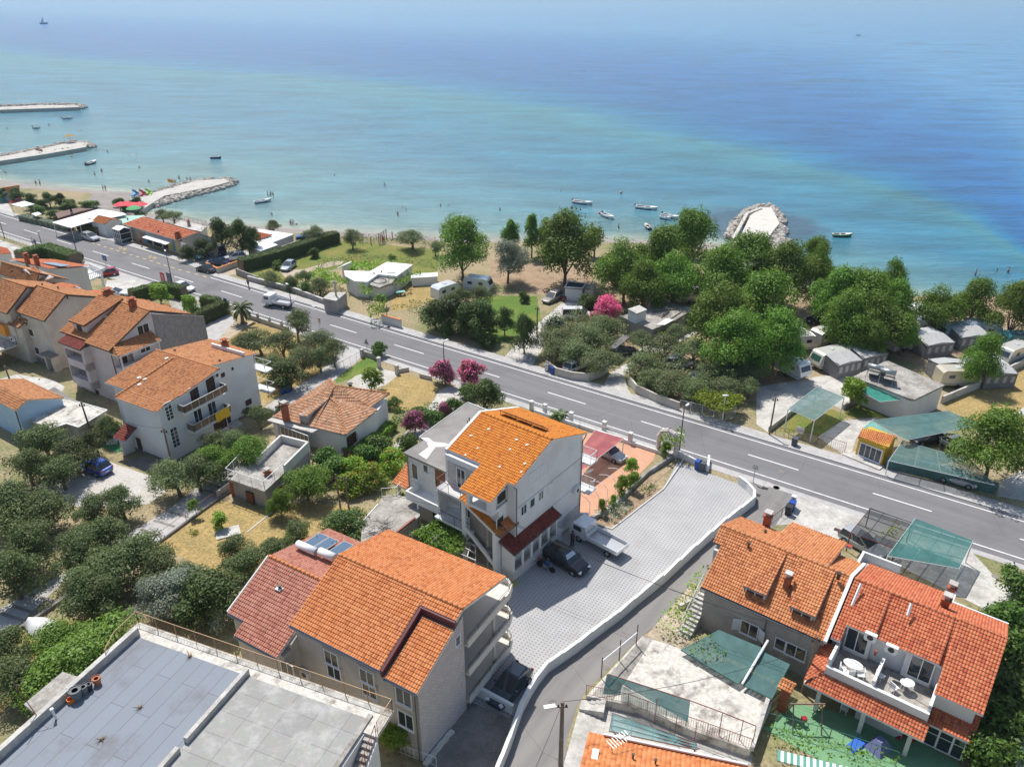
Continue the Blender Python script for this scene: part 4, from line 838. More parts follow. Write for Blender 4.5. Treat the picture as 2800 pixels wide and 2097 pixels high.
def arches(m):
 n=5;W_=(vpB-vpA)/n;zb,zt,zs_=4.35,6.6,5.7
 for i in range(n+1):
  c=vpA+i*W_;m_=.13;fbox(m,F1,19.2,19.35,max(vpA,c-m_),min(vpB,c+m_),zb,zs_)
 for i in range(n):
  c0=vpA+i*W_+.13;c1=vpA+(i+1)*W_-.13;cc=(c0+c1)/2;r=(c1-c0)/2;K2=8
  for j in range(K2):
   t0,t1=PI*j/K2,PI*(j+1)/K2;x0,x1=cc-r*math.cos(t0),cc-r*math.cos(t1)
   z0,z1=zs_+r*.9*math.sin(t0),zs_+r*.9*math.sin(t1)
   vs=[F1.w(u,x,z)for u in(19.2,19.35)for x,z in((x0,z0),(x1,z1),(x1,zt),(x0,zt))]
   m.add(vs,[(0,1,2,3),(7,6,5,4),(0,4,5,1),(1,5,6,2),(2,6,7,3),(3,7,4,0)])
 for i in range(n+1):
  c=vpA+i*W_;lo_,hi_=max(vpA,c-.13),min(vpB,c+.13)
  fbox(m,F1,19.2,19.35,lo_,hi_,zs_,zt)
part(t,'porch_arcade',WHITE,arches)
[part(t,'porch_end_wall',WHITE,lambda m:fbox(m,F1,*a))for a in((18.0,19.2,vpB-.15,vpB,4.35,6.6),(18.56,19.2,vpA,vpA+.15,4.35,6.6))]
tiled_roof(t,[[F1.w(17.8,vpA-.3,7.25),F1.w(17.8,vpB+.3,7.25),F1.w(19.65,vpB+.3,6.55),F1.w(19.65,vpA-.3,6.55)]],T_DRK,name='porch_roof',soff=GUTTERG)
part(t,'porch_railing',METALD,lambda m:[m.tube(F1.w(19.28,vpA,4.35+h),.02,F1.w(19.28,vpB,4.35+h),.02,4)for h in(.2,.4,.6)])
part(t,'porch_floor',CONC2,lambda m:fbox(m,F1,18.58,19.19,vpA+.16,vpB-.16,4.3,4.37))
for(x,y,w_,h_,pn,bars,nm)in[(738,382,2.3,1.05,SHUTW,3,'window'),(803,448,.7,.85,SHUTW,0,'window'),(756,483,.65,.85,GLASSG,1,'window'),(714,518,.65,.85,GLASSG,0,'window'),(673,552,.75,.9,GLASS,1,'window'),(807,545,.4,.5,GLASS,0,'window')]:
 v,z=F1.onu(1050+x*.567,1080+y*.567,18.55);opening(t,F1,'+u',v,z,w_,h_,18.55,bars=bars,pane=pn,sill=False,fw=.05)
v,z=F1.onu(1050+920*.567,1080+452*.567,18.55);acunit(F1,'+u',v,z,18.55,parent=t)
for a in([F1.w(18.7,32.15,fz(32.1)-.15),F1.w(18.65,31.7,fz(32.1)-.6),F1.w(18.65,31.7,7.2)],[F1.w(18.7,20.8,bz(20.8)-.1),F1.w(18.65,21.4,bz(20.8)-.6),F1.w(18.65,21.4,2.8)]):part(t,'downpipe',GUTTERG,lambda m:m.path(a,.05))
part(t,'corner_trim',METALD,lambda m:m.path([F1.w(18.57,21.3,9.95),F1.w(18.57,31.7,9.95)],.012,4))
part(t,'string_course',METAL,lambda m:m.path([F1.w(18.57,21.3,7.1),F1.w(18.57,31.7,7.1)],.012,4))
opening(t,F1,'+u',32.7,11.5,1.2,1.0,17.75,bars=0,pane=DARK,frame=WHITE,sill=False)
opening(t,F1,'+u',32.9,8.9,.9,1.2,17.75,bars=0,pane=DARK,frame=WHITE,sill=False)
for z0 in(9.3,6.0):
 o=part(t,'rear_balcony',WHITE,lambda m:fbox(m,F1,17.4,19.6,20.0,21.3,z0,z0+.15))
 pts=[F1.w(18.7,21.2,z0+.15),F1.w(19.5,21.2,z0+.15),F1.w(19.5,20.1,z0+.15),F1.w(17.5,20.1,z0+.15)]
 railing(t,pts,1.0,METALW,.14,name='balcony_railing')
v,z=21.0,8.6;dish(F1,F1.w(19.6,21.5,8.0),.5,label='white satellite dish on the right corner of the central house')
h=thing('solar_collector_row',F1.w(14,25.3,bz(25.3)),'long dark solar collector row near the ridge of the bright orange roof','solar panel')
for i in range(3):
 u0=11.9+i*1.75;pts=[F1.w(u0,24.7,bz(24.7)+.25),F1.w(u0+1.65,24.7,bz(24.7)+.25),F1.w(u0+1.65,25.5,bz(25.5)+.62),F1.w(u0,25.5,bz(25.5)+.62)]
 o=part(h,'solar_panel',METAL,lambda m:slab(m,pts,.08));subpart(h,o,'panel_glass',flat('solar_black',(.02,.025,.03),.12,0,.8),lambda m:slab(m,[p+Vector((0,0,.006))for p in pts],.004))
 part(h,'bracket',METALD,lambda m:(m.tube(F1.w(u0+.2,25.5,bz(25.5)),.03,F1.w(u0+.2,25.5,bz(25.5)+.6),.03,4),m.tube(F1.w(u0+1.4,25.5,bz(25.5)),.03,F1.w(u0+1.4,25.5,bz(25.5)+.6),.03,4)))
for(x,y)in[(420,195),(395,288),(505,165),(640,215),(690,240),(560,345),(665,370),(610,262),(680,330),(455,255)]:
 z=13.2
 for _ in range(6):
  p=P_(x,y,z);z=fz(F1.uv(p)[1])+.03
 part(t,'glass_tile',METALW,lambda m:m.box((p.x,p.y,p.z+.04),(.18,.34,.02),F1.a))
Z2=10.6
t=thing('flat_roof_house',F1.w(8,26,2.9),'white house with cracked grey concrete flat roof attached to the central house','house')
c2=[F1.w(5.0,31.5)[:2],F1.w(5.0,28.7)[:2],F1.w(4.3,28.5)[:2],F1.w(3.5,20.3)[:2],F1.w(10.69,20.3)[:2],F1.w(10.69,31.5)[:2]]
Z2=10.4
part(t,'wall',WHITE2,lambda m:fbox(m,F1,5.2,10.69,20.6,31.2,2,Z2-.2));part(t,'wall',WHITE2,lambda m:fbox(m,F1,4.0,5.19,20.6,28.3,2,Z2-.2))
m,nt,b=newmat('grey_roof_screed');P=geo(nt);o=mixc(nt,ramp(nt,noise(nt,P,.35,5,.6),.4,.6),(.27,.25,.235),(.20,.185,.175));o=mixc(nt,ramp(nt,noise(nt,P,.13,2,.4),.54,.56),o,(.62,.60,.57))if False else o
o=mixc(nt,.25,o,noise(nt,P,5,4,.7,1),'OVERLAY');nt.links.new(o,b.inputs['Base Color']);b.inputs['Roughness'].default_value=.9;SCREED=m
part(t,'flat_roof',SCREED,lambda m:m.prism(c2,Z2-.2,Z2))
part(t,'roof_edge',METALW,lambda m:(m.path([F1.w(3.5,20.25,Z2+.03),F1.w(10.6,20.25,Z2+.03)],.07,4),m.path([F1.w(3.45,20.3,Z2+.03),F1.w(4.25,28.5,Z2+.03)],.03,4)))
pl=[P_(x,y,Z2+.008)for x,y in((175,205),(215,205),(240,225),(290,230),(320,238),(290,250),(250,250),(205,310),(165,285),(215,250),(205,225))]
part(t,'repair_patch',pm('white_sealant',(.60,.58,.54),(.52,.50,.47),2,fine=.1),lambda m:m.poly(pl[::-1])if sum(pl[i].x*pl[(i+1)%11].y-pl[(i+1)%11].x*pl[i].y for i in range(11))<0 else m.poly(pl))
part(t,'roof_pipe',METALD,lambda m:(m.tube(P_(412,155,Z2),.06,P_(412,155,Z2)+Vector((0,0,1.1)),.06),m.tube(P_(403,160,Z2),.05,P_(403,160,Z2)+Vector((0,0,.9)),.05)))
for(x,y,w_,h_,pn)in[(150,368,.7,1.6,GLASS),(202,354,.55,.75,GLASS),(272,405,1.3,2.1,pm('door_brown',(.22,.10,.04),fine=.1)),(290,440,.7,.8,SHUTW)]:
 u,z=F1.onv(1050+x*.567,1080+y*.567,31.2);opening(t,F1,'+v',u,z,w_,h_,31.2,bars=0,pane=pn,kind='window' if h_<2 else'door')
part(t,'balcony',WHITE,lambda m:(fbox(m,F1,6.5,10.69,31.2,33.0,6.6,6.8),fbox(m,F1,6.5,10.69,32.85,33.0,6.8,7.5),fbox(m,F1,6.5,6.65,31.2,32.85,6.8,7.5),fbox(m,F1,7.9,8.1,32.8,33.0,2.5,6.6),fbox(m,F1,10.5,10.69,32.8,33.0,2.5,6.6)))
part(t,'ground_floor_opening',DARK,lambda m:fbox(m,F1,8.2,10.4,31.2,31.26,3.2,5.6))
part(t,'downpipe',GUTTERG,lambda m:m.tube(F1.w(5.3,31.3,3),.05,F1.w(5.3,31.3,Z2-.2),.05))
t=bthing('side_porch',F1,3.4,5.1,29.2,31.2,3.1,'small orange tiled porch at the left of the grey flat roof','porch')
part(t,'wall',WHITE2,lambda m:(fbox(m,F1,3.5,5.1,29.3,29.5,2.5,6.5),fbox(m,F1,3.5,3.75,31.0,31.2,2.5,6.3)))
tiled_roof(t,[[F1.w(3.2,28.9,7.6),F1.w(5.19,28.9,7.6),F1.w(5.19,31.6,6.3),F1.w(3.2,31.6,6.3)]],T_NEW)
t=thing('round_outbuilding',g('E',1400,600),'low outbuilding with rounded grey concrete roof and scrap metal on top','outbuilding')
ro=[pz('E',x,y,6.0)for x,y in((1220,600),(1235,400),(1370,250),(1410,185),(1530,165),(1640,195),(1710,250),(1735,300),(1730,350),(1530,500),(1450,540),(1330,620))]
part(t,'flat_roof',CONC,lambda m:m.prism([p[:2]for p in ro],5.8,6.0))
cen=sum(ro,Vector())/len(ro);part(t,'wall',GREYP,lambda m:m.prism([(cen+(p-cen)*.93)[:2]for p in ro],2.6,5.8))
part(t,'roof_edge',METALW,lambda m:m.path([p+Vector((0,0,.03))for p in(ro[1],ro[2])],.06,4));part(t,'red_strip',METALR,lambda m:m.path([pz('E',1530,490,6.12),pz('E',1690,365,6.12)],.12,4))
o=pz('E',1370,470,6.05);mb=MB()
for i in range(40):
 a=Vector((random.uniform(-.9,.9),random.uniform(-.7,.7),random.uniform(0,.5)));b2=a+Vector((random.uniform(-.8,.8),random.uniform(-.8,.8),random.uniform(-.1,.4)))
 mb.tube(o+a,.025,o+b2,.02,4)
tag(mb.build('scrap_metal',METALD),'tangle of dark bent metal rods on the rounded flat roof','scrap metal')
r_=thing('roof_stair_rail',pz('E',1470,170,6.0),'white landing rail above the rounded flat roof','railing');railing(r_,[pz('E',1405,185,6.0),pz('E',1530,175,6.0),pz('E',1570,130,6.0)],1.0,METALW,.5)
def leafmat(name,c,c2,tr=.25):
 m,nt,b=newmat(name);gm=nd(nt,'ShaderNodeNewGeometry');oi=nd(nt,'ShaderNodeObjectInfo')
 o=mixc(nt,gm.outputs['Random Per Island'],c,c2)
 hs=nd(nt,'ShaderNodeHueSaturation');nt.links.new(o,hs.inputs['Color']);mr=nd(nt,'ShaderNodeMapRange');nt.links.new(oi.outputs['Random'],mr.inputs[0]);mr.inputs[3].default_value=.72;mr.inputs[4].default_value=1.25;nt.links.new(mr.outputs[0],hs.inputs['Value'])
 mr2=nd(nt,'ShaderNodeMapRange');nt.links.new(oi.outputs['Random'],mr2.inputs[0]);mr2.inputs[3].default_value=.485;mr2.inputs[4].default_value=.515;nt.links.new(mr2.outputs[0],hs.inputs['Hue'])
 nt.links.new(hs.outputs[0],b.inputs['Base Color']);b.inputs['Roughness'].default_value=.55;b.inputs['Specular IOR Level'].default_value=.35
 tb=nd(nt,'ShaderNodeBsdfTranslucent');nt.links.new(hs.outputs[0],tb.inputs[0]);ms=nd(nt,'ShaderNodeMixShader');ms.inputs[0].default_value=tr
 nt.links.new(b.outputs[0],ms.inputs[1]);nt.links.new(tb.outputs[0],ms.inputs[2]);nt.links.new(ms.outputs[0],nt.nodes['Material Output'].inputs[0]);return m
L_BROAD=leafmat('leaves_broad',(.095,.185,.018),(.20,.33,.04),.35);L_DARK=leafmat('leaves_dark',(.055,.095,.022),(.12,.17,.04),.3);L_OLIVE=leafmat('leaves_olive',(.12,.165,.06),(.24,.29,.12),.35);L_SILV=leafmat('leaves_silver',(.20,.24,.17),(.34,.38,.28),.3)
L_BRIGHT=leafmat('leaves_bright',(.17,.28,.02),(.28,.42,.05),.4);L_PINK=leafmat('blossom_pink',(.68,.09,.28),(.85,.25,.48),.35);L_DOLIVE=leafmat('leaves_dark_olive',(.095,.135,.045),(.19,.235,.085),.35);L_HEDGE=leafmat('leaves_hedge',(.06,.12,.02),(.13,.21,.035),.3);L_WHITEF=leafmat('blossom_white',(.6,.6,.55),(.75,.75,.7));L_PALM=leafmat('leaves_palm',(.06,.10,.02),(.14,.18,.05));L_YEL=leafmat('leaves_yellowgreen',(.17,.24,.02),(.28,.34,.03),.35);L_RED=leafmat('blossom_orange',(.55,.10,.03),(.65,.16,.05))
def leaf_mesh(name,C,N,size,mat,asp=.55,jit=.6):
 """quads at centres C with outward directions N"""
 n=len(C);r=rng.normal(size=(n,3))*jit;nn=N+r;nn/=np.linalg.norm(nn,axis=1)[:,None]+1e-9
 a=np.cross(nn,rng.normal(size=(n,3)));a/=np.linalg.norm(a,axis=1)[:,None]+1e-9;b_=np.cross(nn,a)
 s=size*(rng.uniform(.6,1.3,n))[:,None];a*=s;b_*=s*asp
 bend=nn*s*.25
 v=np.stack([C-a,C-b_+bend,C+a,C+b_+bend],1).reshape(-1,3);f=np.arange(4*n).reshape(-1,4)
 me=bpy.data.meshes.new(name);me.vertices.add(4*n);me.vertices.foreach_set('co',v.astype(np.float32).ravel())
 me.loops.add(4*n);me.polygons.add(n);me.polygons.foreach_set('loop_start',np.arange(0,4*n,4));me.loops.foreach_set('vertex_index',f.astype(np.int32).ravel())
 me.materials.append(mat);me.update(calc_edges=True);me.validate();return me
def leaf_sheet(name,pts,th,dens,size,mat,label=None,cat=None,parent=None,group=None,humps=.5,kind=None):
 """foliage spread over polygon pts (world, with z), thickness th"""
 P=[Vector(p)for p in pts];xs=[p.x for p in P];ys=[p.y for p in P];zm=np.mean([p.z for p in P])
 A=np.array([[p.x,p.y,1]for p in P]);co=np.linalg.lstsq(A,np.array([p.z for p in P]),rcond=None)[0]
 n=int((max(xs)-min(xs))*(max(ys)-min(ys))*dens);X=rng.uniform(min(xs),max(xs),n);Y=rng.uniform(min(ys),max(ys),n)
 ins=np.zeros(n,bool);j=len(P)-1
 for i in range(len(P)):
  c=((P[i].y>Y)!=(P[j].y>Y))&(X<(P[j].x-P[i].x)*(Y-P[i].y)/((P[j].y-P[i].y)or 1e-9)+P[i].x);ins^=c;j=i
 X,Y=X[ins],Y[ins];ph=rng.uniform(0,6,4)
 hump=(np.sin(X*1.9+ph[0])+np.sin(Y*2.3+ph[1])+np.sin((X+Y)*1.1+ph[2]))*th*humps*.3
 Z=co[0]*X+co[1]*Y+co[2]+rng.uniform(-th/2,th/2,len(X))+hump;C=np.stack([X,Y,Z],1)+rng.normal(0,.08,(len(X),3))
 N=np.tile([0,0,1.0],(len(X),1));off=np.array(parent.location)if parent is not None else C.mean(0)
 me=leaf_mesh(name,C-off,N,size,mat,jit=.8);o=bpy.data.objects.new(name,me);COL.objects.link(o)
 if parent is not None:o.parent=parent
 else:o.location=off;tag(o,label,cat,group,kind)
 return o
t=thing('vine_pergola',g('E',1950,560),'flat pergola thickly covered with green vine between the two houses','pergola')
pg=[pz('E',x,y,6.0)for x,y in((1650,500),(1960,345),(2100,420),(2130,580),(2060,690),(1930,660))]
leaf_sheet('vine_leaves',pg,.5,240,.13,L_BROAD,parent=t)
def pgl(m):
 a,b2,c2,d2=pz('E',1960,350,5.75),pz('E',2212,560,5.75),pz('E',2212,740,5.75),pz('E',1660,500,5.75)
 for i in range(9):m.tube(a+(b2-a)*i/8,.06,d2+(c2-d2)*i/8,.06,4)
 for i in range(4):m.tube(a+(d2-a)*i/3+Vector((0,0,.1)),.06,b2+(c2-b2)*i/3+Vector((0,0,.1)),.06,4)
 for p in(a,b2,c2,d2):m.tube(Vector((p.x,p.y,gz(p.x,p.y))),.07,p,.07,4)
part(t,'pergola_frame',CONC2,pgl);c=pz('E',1880,600,6.3);dish(F1,c,.5,az=math.radians(150),label='pinkish satellite dish above the vine pergola',col=PINKP)
FR=Fr(-37.3)
ROOFA=T_ROW;vr,zr=23.85,10.5;fr2=lambda v,dz=0:zr-(v-vr)*.62+dz;bk2=lambda v,dz=0:zr-(vr-v)*.42+dz
t=bthing('terraced_house',FR,33.8,44.05,18.5,28.2,2.9,'grey rendered terraced house with salmon tiles, twin dormer slopes and white roof divider','house');RA=t
walls(t,FR,34.6,44.0,18.6,28.0,2,None,GREYP,gable=(vr,zr-.25,fr2(28.0)-.25,bk2(18.6)-.25))
s1=[FR.w(34.4,vr,zr),FR.w(44.05,vr,zr),FR.w(44.05,28.45,fr2(28.45)),FR.w(34.4,28.45,fr2(28.45))]
s0=[FR.w(33.7,vr,zr),FR.w(34.4,vr,zr),FR.w(34.4,25.2,fr2(25.2)),FR.w(33.7,25.2,fr2(25.2))]
s2=[FR.w(33.7,19.2,bk2(19.2)),FR.w(44.05,19.2,bk2(19.2)),FR.w(44.05,vr,zr),FR.w(33.7,vr,zr)]
tiled_roof(t,[s1,s0,s2],ROOFA,[(FR.w(33.7,vr,zr),FR.w(44.05,vr,zr))],GUTTERG)
for(ua,ub,wu)in((36.1,39.25,38.4),(40.2,42.95,42.0)):
 zt=zr+.02;zf_=8.98;vtop=vr+.1;v1=27.5
 z=lambda v:zt-(v-vtop)*(zt-zf_)/(v1-vtop)
 tiled_roof(t,[[FR.w(ua,vtop,zt),FR.w(ub,vtop,zt),FR.w(ub,v1+.25,z(v1+.25)),FR.w(wu-1.0,v1+.25,z(v1+.25))]],ROOFA,name='dormer_roof',soff=GREYP,th=.12)
 def ch(m):
  prof=[(vtop+.5,fr2(vtop+.5)-.2),(v1,fr2(v1)-.2),(v1,z(v1)-.13),(vtop+.5,z(vtop+.5)-.13)]
  a=[FR.w(u,v,zz)for u in(ub-.15,ub-.02)for v,zz in prof];m.add(a,[(0,1,2,3),(7,6,5,4),(0,4,5,1),(1,5,6,2),(2,6,7,3),(3,7,4,0)])
  fbox(m,FR,wu-.9,ub-.15,v1-.15,v1,fr2(v1)-.5,z(v1)-.13);fbox(m,FR,wu-.95,wu-.8,v1-.8,v1,fr2(v1)-.3,z(v1)-.13)
 part(t,'dormer_wall',GREYP,ch);opening(t,FR,'+v',wu-.05,(fr2(v1)+z(v1))/2-.12,1.35,.85,v1,bars=1,sill=False)
tiled_roof(t,[[FR.w(37.7,18.0,9.1),FR.w(42.3,18.0,9.1),FR.w(42.3,vr-.1,zr+.05),FR.w(37.7,vr-.1,zr+.05)]],ROOFA,name='rear_dormer_roof',soff=WHITE,th=.15)
part(t,'rear_dormer_wall',WHITE,lambda m:fbox(m,FR,37.9,42.1,18.3,18.5,6,8.95))
tiled_roof(t,[[FR.w(37.9,16.9,8.2),FR.w(42.6,16.9,8.2),FR.w(42.6,17.6,8.5),FR.w(37.9,17.6,8.5)]],tilemat('tile_crimson',(.50,.07,.05),(.55,.10,.06),(.45,.06,.04),.1),name='canopy_roof')
part(t,'roof_divider',METALW,lambda m:slab(m,[FR.w(43.95,vr-4.7,bk2(vr-4.7)+.22),FR.w(44.2,vr-4.7,bk2(vr-4.7)+.22),FR.w(44.2,vr,zr+.22),FR.w(43.95,vr,zr+.22)],.2))
part(t,'roof_divider',METALW,lambda m:slab(m,[FR.w(43.95,vr,zr+.222),FR.w(44.2,vr,zr+.222),FR.w(44.2,28.5,fr2(28.5)+.22),FR.w(43.95,28.5,fr2(28.5)+.22)],.2))
gutter(t,FR,34.4,44.0,28.5,fr2(28.5)-.08,GUTTERG,[(39.7,28.08)],3.3)
def onroof(tk,x,y,f,F=FR,z=9.0):
 for _ in range(8):p=pz(tk,x,y,z);z=f(F.uv(p)[1])
 return p
p=onroof('R',775,440,bk2);chimney(t,p,1.1,.55,BRICK,FR.a,'white');vent(t,onroof('R',620,615,fr2),.4);vent(t,onroof('R',765,500,bk2),.3)
p=onroof('R',950,960,fr2);chimney(t,p,.9,.45,BRICK,FR.a,'white');vent(t,onroof('R',1395,885,fr2),.5,.12)
for(x,y,w_,h_,sh)in[(628,1325,1.3,1.15,1),(895,1455,.7,.95,0),(1030,1520,1.4,1.05,0)]:
 u,z=FR.onv(*q('R',x,y),28.0);o=opening(t,FR,'+v',u,z,w_,h_,28.0,bars=1 if w_>1 else 0)
 if sh:
  for s in(-1,1):subpart(t,o,'shutter',SHUTW,lambda m:m.prism([FR.w(u+s*(w_/2+.09),28.02)[:2],FR.w(u+s*(w_/2+.62),28.30)[:2],FR.w(u+s*(w_/2+.64),28.26)[:2],FR.w(u+s*(w_/2+.11),27.99)[:2]],z-h_/2,z+h_/2))
opening(t,FR,'-u',25,6.5,1,1.2,34.6)
part(t,'side_stairs',CONC2,lambda m:[fbox(m,FR,33.6,34.6,29.6-i*.32,29.6-(i-1)*.32,2.5,3.3+i*.2)for i in range(12)])
railing(t,[FR.w(33.6,29.7,3.4),FR.w(33.6,26.0,5.8)],1.0,METALW,.6,name='stair_railing')
part(t,'end_window_bay',WHITE2,lambda m:fbox(m,FR,34.0,34.6,24.6,25.6,2.5,9.3))
t=bthing('terraced_house',FR,44.25,54.1,18.5,28.2,2.9,'terraced house with reddish tiles, white roof terraces and green courtyard porch','house');RB=t
walls(t,FR,44.25,51.39,18.6,26.6,2,None,WHITE,gable=(vr,zr-.3,fr2(26.6)-.3,bk2(18.6)-.3));walls(t,FR,51.4,53.9,18.6,28.2,2,None,WHITE,gable=(vr,zr-.25,fr2(28.2)-.25,bk2(18.6)-.6))
uA,uB=49.2,51.4
tiled_roof(t,[[FR.w(44.3,vr,zr),FR.w(51.35,vr,zr),FR.w(51.35,26.9,fr2(26.9)),FR.w(44.3,26.9,fr2(26.9))],[FR.w(44.3,26.9,fr2(26.9)),FR.w(44.95,26.9,fr2(26.9)),FR.w(44.95,28.0,fr2(28.0)),FR.w(44.3,28.0,fr2(28.0))],[FR.w(51.35,vr+.05,zr+.12),FR.w(54.3,vr+.05,zr+.12),FR.w(54.3,28.6,fr2(28.6,.12)),FR.w(51.35,28.6,fr2(28.6,.12))],[FR.w(44.3,18.3,bk2(18.3)),FR.w(49.9,18.3,bk2(18.3)),FR.w(49.9,vr,zr),FR.w(44.3,vr,zr)],[FR.w(49.9,19.4,bk2(19.4,-.3)),FR.w(54.3,19.4,bk2(19.4,-.3)),FR.w(54.3,vr,zr-.3+.3),FR.w(49.9,vr,zr-.3+.3)]],T_ROW2,[(FR.w(44.3,vr,zr),FR.w(54.3,vr,zr))],WHITE)
for(ua,ub,wu0,wu1)in((44.95,46.95,45.0,46.7),(48.9,51.1,49.3,51.0)):
 zt=zr+.03;zf_=9.0;vtop=vr+.1;v1=26.9;z=lambda v:zt-(v-vtop)*(zt-zf_)/(v1-vtop)
 tiled_roof(t,[[FR.w(ua,vtop,zt),FR.w(ub,vtop,zt),FR.w(ub,v1+.25,z(v1+.25)),FR.w(ua,v1+.25,z(v1+.25))]],T_ROW2,name='dormer_roof',soff=WHITE,th=.12)
 def ch(m):
  prof=[(vtop+.5,fr2(vtop+.5)-.2),(v1,fr2(v1)-.2),(v1,z(v1)-.13),(vtop+.5,z(vtop+.5)-.13)]
  for u2 in(ub-.15,ua+.02):
   a=[FR.w(u,v,zz)for u in(u2,u2+.13)for v,zz in prof];m.add(a,[(0,1,2,3),(7,6,5,4),(0,4,5,1),(1,5,6,2),(2,6,7,3),(3,7,4,0)])
  fbox(m,FR,ua+.15,ub-.15,v1-.2,v1,6.4,z(v1)-.13)
 part(t,'dormer_wall',WHITE,ch);opening(t,FR,'+v',(wu0+wu1)/2,7.75,wu1-wu0-.3,1.95,v1,'terrace_door',bars=1,sill=False)
part(t,'roof_terrace',CONC,lambda m:fbox(m,FR,44.85,51.45,26.9,30.0,6.2,6.42))
part(t,'terrace_parapet',WHITE,lambda m:(fbox(m,FR,44.75,51.5,29.75,30.0,6.3,7.05),fbox(m,FR,44.75,44.95,27.3,29.75,6.3,7.6),fbox(m,FR,51.3,51.5,27.3,29.75,6.3,7.6),fbox(m,FR,47.75,47.95,26.9,29.75,6.42,7.5)))
lowf=lambda v:6.3-(v-30.0)*.75
tiled_roof(t,[[FR.w(44.5,30.0,6.3),FR.w(51.7,30.0,6.3),FR.w(51.7,30.95,5.55),FR.w(43.75,30.95,5.55)],[FR.w(43.75,30.95,5.55),FR.w(43.75,27.6,6.9),FR.w(44.74,27.6,6.9),FR.w(44.74,30.0,6.3)]],T_ROW2,name='porch_roof',soff=WHITE)
tiled_roof(t,[[FR.w(51.55,27.0,6.7),FR.w(54.3,27.0,6.7),FR.w(54.3,29.3,5.6),FR.w(51.55,29.3,5.6)]],T_ROW2,name='porch_roof',soff=WHITE)
for u in(44.85,47.9,50.9):part(t,'porch_column',WHITE2,lambda m:fbox(m,FR,u-.14,u+.14,30.45,30.72,2.8,5.6))
part(t,'porch_back_wall',WHITE2,lambda m:fbox(m,FR,44.3,51.5,27.3,27.5,2.5,6.2));part(t,'porch_opening',DARK,lambda m:(fbox(m,FR,44.9,47.0,27.5,27.53,3.1,5.4),fbox(m,FR,49.5,50.8,27.5,27.53,3.1,5.4)))
part(t,'porch_low_wall',WHITE2,lambda m:fbox(m,FR,47.3,50.4,29.4,29.5,2.8,3.9))
walls(t,FR,51.6,54.0,26.9,28.75,2,5.7,WHITE2,'annex_wall')
for i,(u,w_,h_)in enumerate(((52.0,.7,2.2),(52.85,.75,2.2),(53.65,.6,2.2))):opening(t,FR,'+v',u,4.45,w_,h_,28.75,'glazed_door' if i==1 else'window',bars=0,hb=1,sill=False)
p=onroof('S',1525,270,bk2);chimney(t,p,.7,.5,BRICK,FR.a,'white');p=onroof('S',1570,175,lambda v:bk2(v,-.2));chimney(t,p,.8,.5,BRICK,FR.a,'white')
for(x0,y0,x1,y1)in((805,70,725,260),(1240,240,1205,345)):
 a,b2=onroof('S',x0,y0,lambda v:fr2(v,.25)),onroof('S',x1,y1,lambda v:fr2(v,.25));part(t,'skylight_strip',METALW,lambda m:m.tube(a,.1,b2,.1,4))
for(x,y)in((880,555),(1060,660)):
 p=onroof('S',x,y,lambda v:fr2(v,.15));acunit(FR,'+v',0,0,0,parent=t,loc=(p.x,p.y,p.z))
vent(t,onroof('S',925,680,fr2),.35,.08,METALR)
part(t,'rear_gutter',METALW,lambda m:(m.tube(FR.w(49.9,19.2,8.3),.09,FR.w(54.3,19.2,8.3),.09,4)))
t=thing('roof_terrace_annex',FR.w(48,17,2.5),'white seaward terrace with balustrade and a round dark tank hatch','terrace')
part(t,'terrace_slab',CONC2,lambda m:(fbox(m,FR,43.3,46.3,15.2,18.2,6.0,6.2),fbox(m,FR,46.3,50.5,16.8,18.2,6.0,6.2),fbox(m,FR,50.5,54.2,17.3,19.3,2,6.2)))
part(t,'parapet_wall',WHITE,lambda m:(fbox(m,FR,43.2,43.4,15.2,18.2,2,7.0),fbox(m,FR,43.4,46.3,15.2,15.4,2,7.0),fbox(m,FR,50.6,52.2,15.6,15.8,2,4.5),fbox(m,FR,50.4,50.6,15.8,18,2,6.6)))
part(t,'balustrade',METALW,lambda m:(fbox(m,FR,45.4,50.4,16.7,16.85,6.95,7.05),[fbox(m,FR,45.5+i*.28,45.62+i*.28,16.72,16.83,6.2,6.95)for i in range(17)]))
part(t,'tank_hatch',CONCD,lambda m:m.lathe(tuple(FR.w(44.6,17.0,6.2)),[(.55,0),(.55,.15),(.4,.2)],16))
part(t,'orange_panel',ORC,lambda m:fbox(m,FR,49.9,50.4,16.5,16.6,6.2,6.8))
c=g('S',120,1150);t=thing('brick_barbecue_chimney',c,'freestanding brick barbecue chimney with small tiled cap in the green courtyard','chimney')
part(t,'chimney_shaft',BRICK,lambda m:m.box((c.x,c.y,c.z+1.1),(.65,.65,2.2),FR.a,taper=.85));tp=c+Vector((0,0,2.3))
tiled_roof(t,[[tp+Vector((FR.e[0]*a+FR.n[0]*b3,FR.e[1]*a+FR.n[1]*b3,z))for a,b3,z in s]for s in(((-.5,0,.3),(.5,0,.3),(.5,.5,0),(-.5,.5,0)),((-.5,-.5,0),(.5,-.5,0),(.5,0,.3),(-.5,0,.3)))],T_ROW,soff=BRICK,th=.06,cw=.2,rh=.25)
a,b2=pz('T',660,1360,6.6),pz('T',2030,1650,6.6);an=math.degrees(math.atan2(b2.y-a.y,b2.x-a.x));F6=Fr(an);u0,v0=F6.uv(a);u1,_=F6.uv(b2)
t=thing('roadside_house',F6.w((u0+u1)/2,v0+4,3.6),'tiled roof with white pipe and aerial at the bottom edge','house')
walls(t,F6,u0+.3,u1+4,v0+.4,v0+9,2.5,6.3,WHITE2)
tiled_roof(t,[[F6.w(u0,v0,6.6),F6.w(u1+.2,v0,6.6),F6.w(u1+.2,v0+5,8.4),F6.w(u0,v0+5,8.4)]],T_NEW,name='roof',cw=.3)
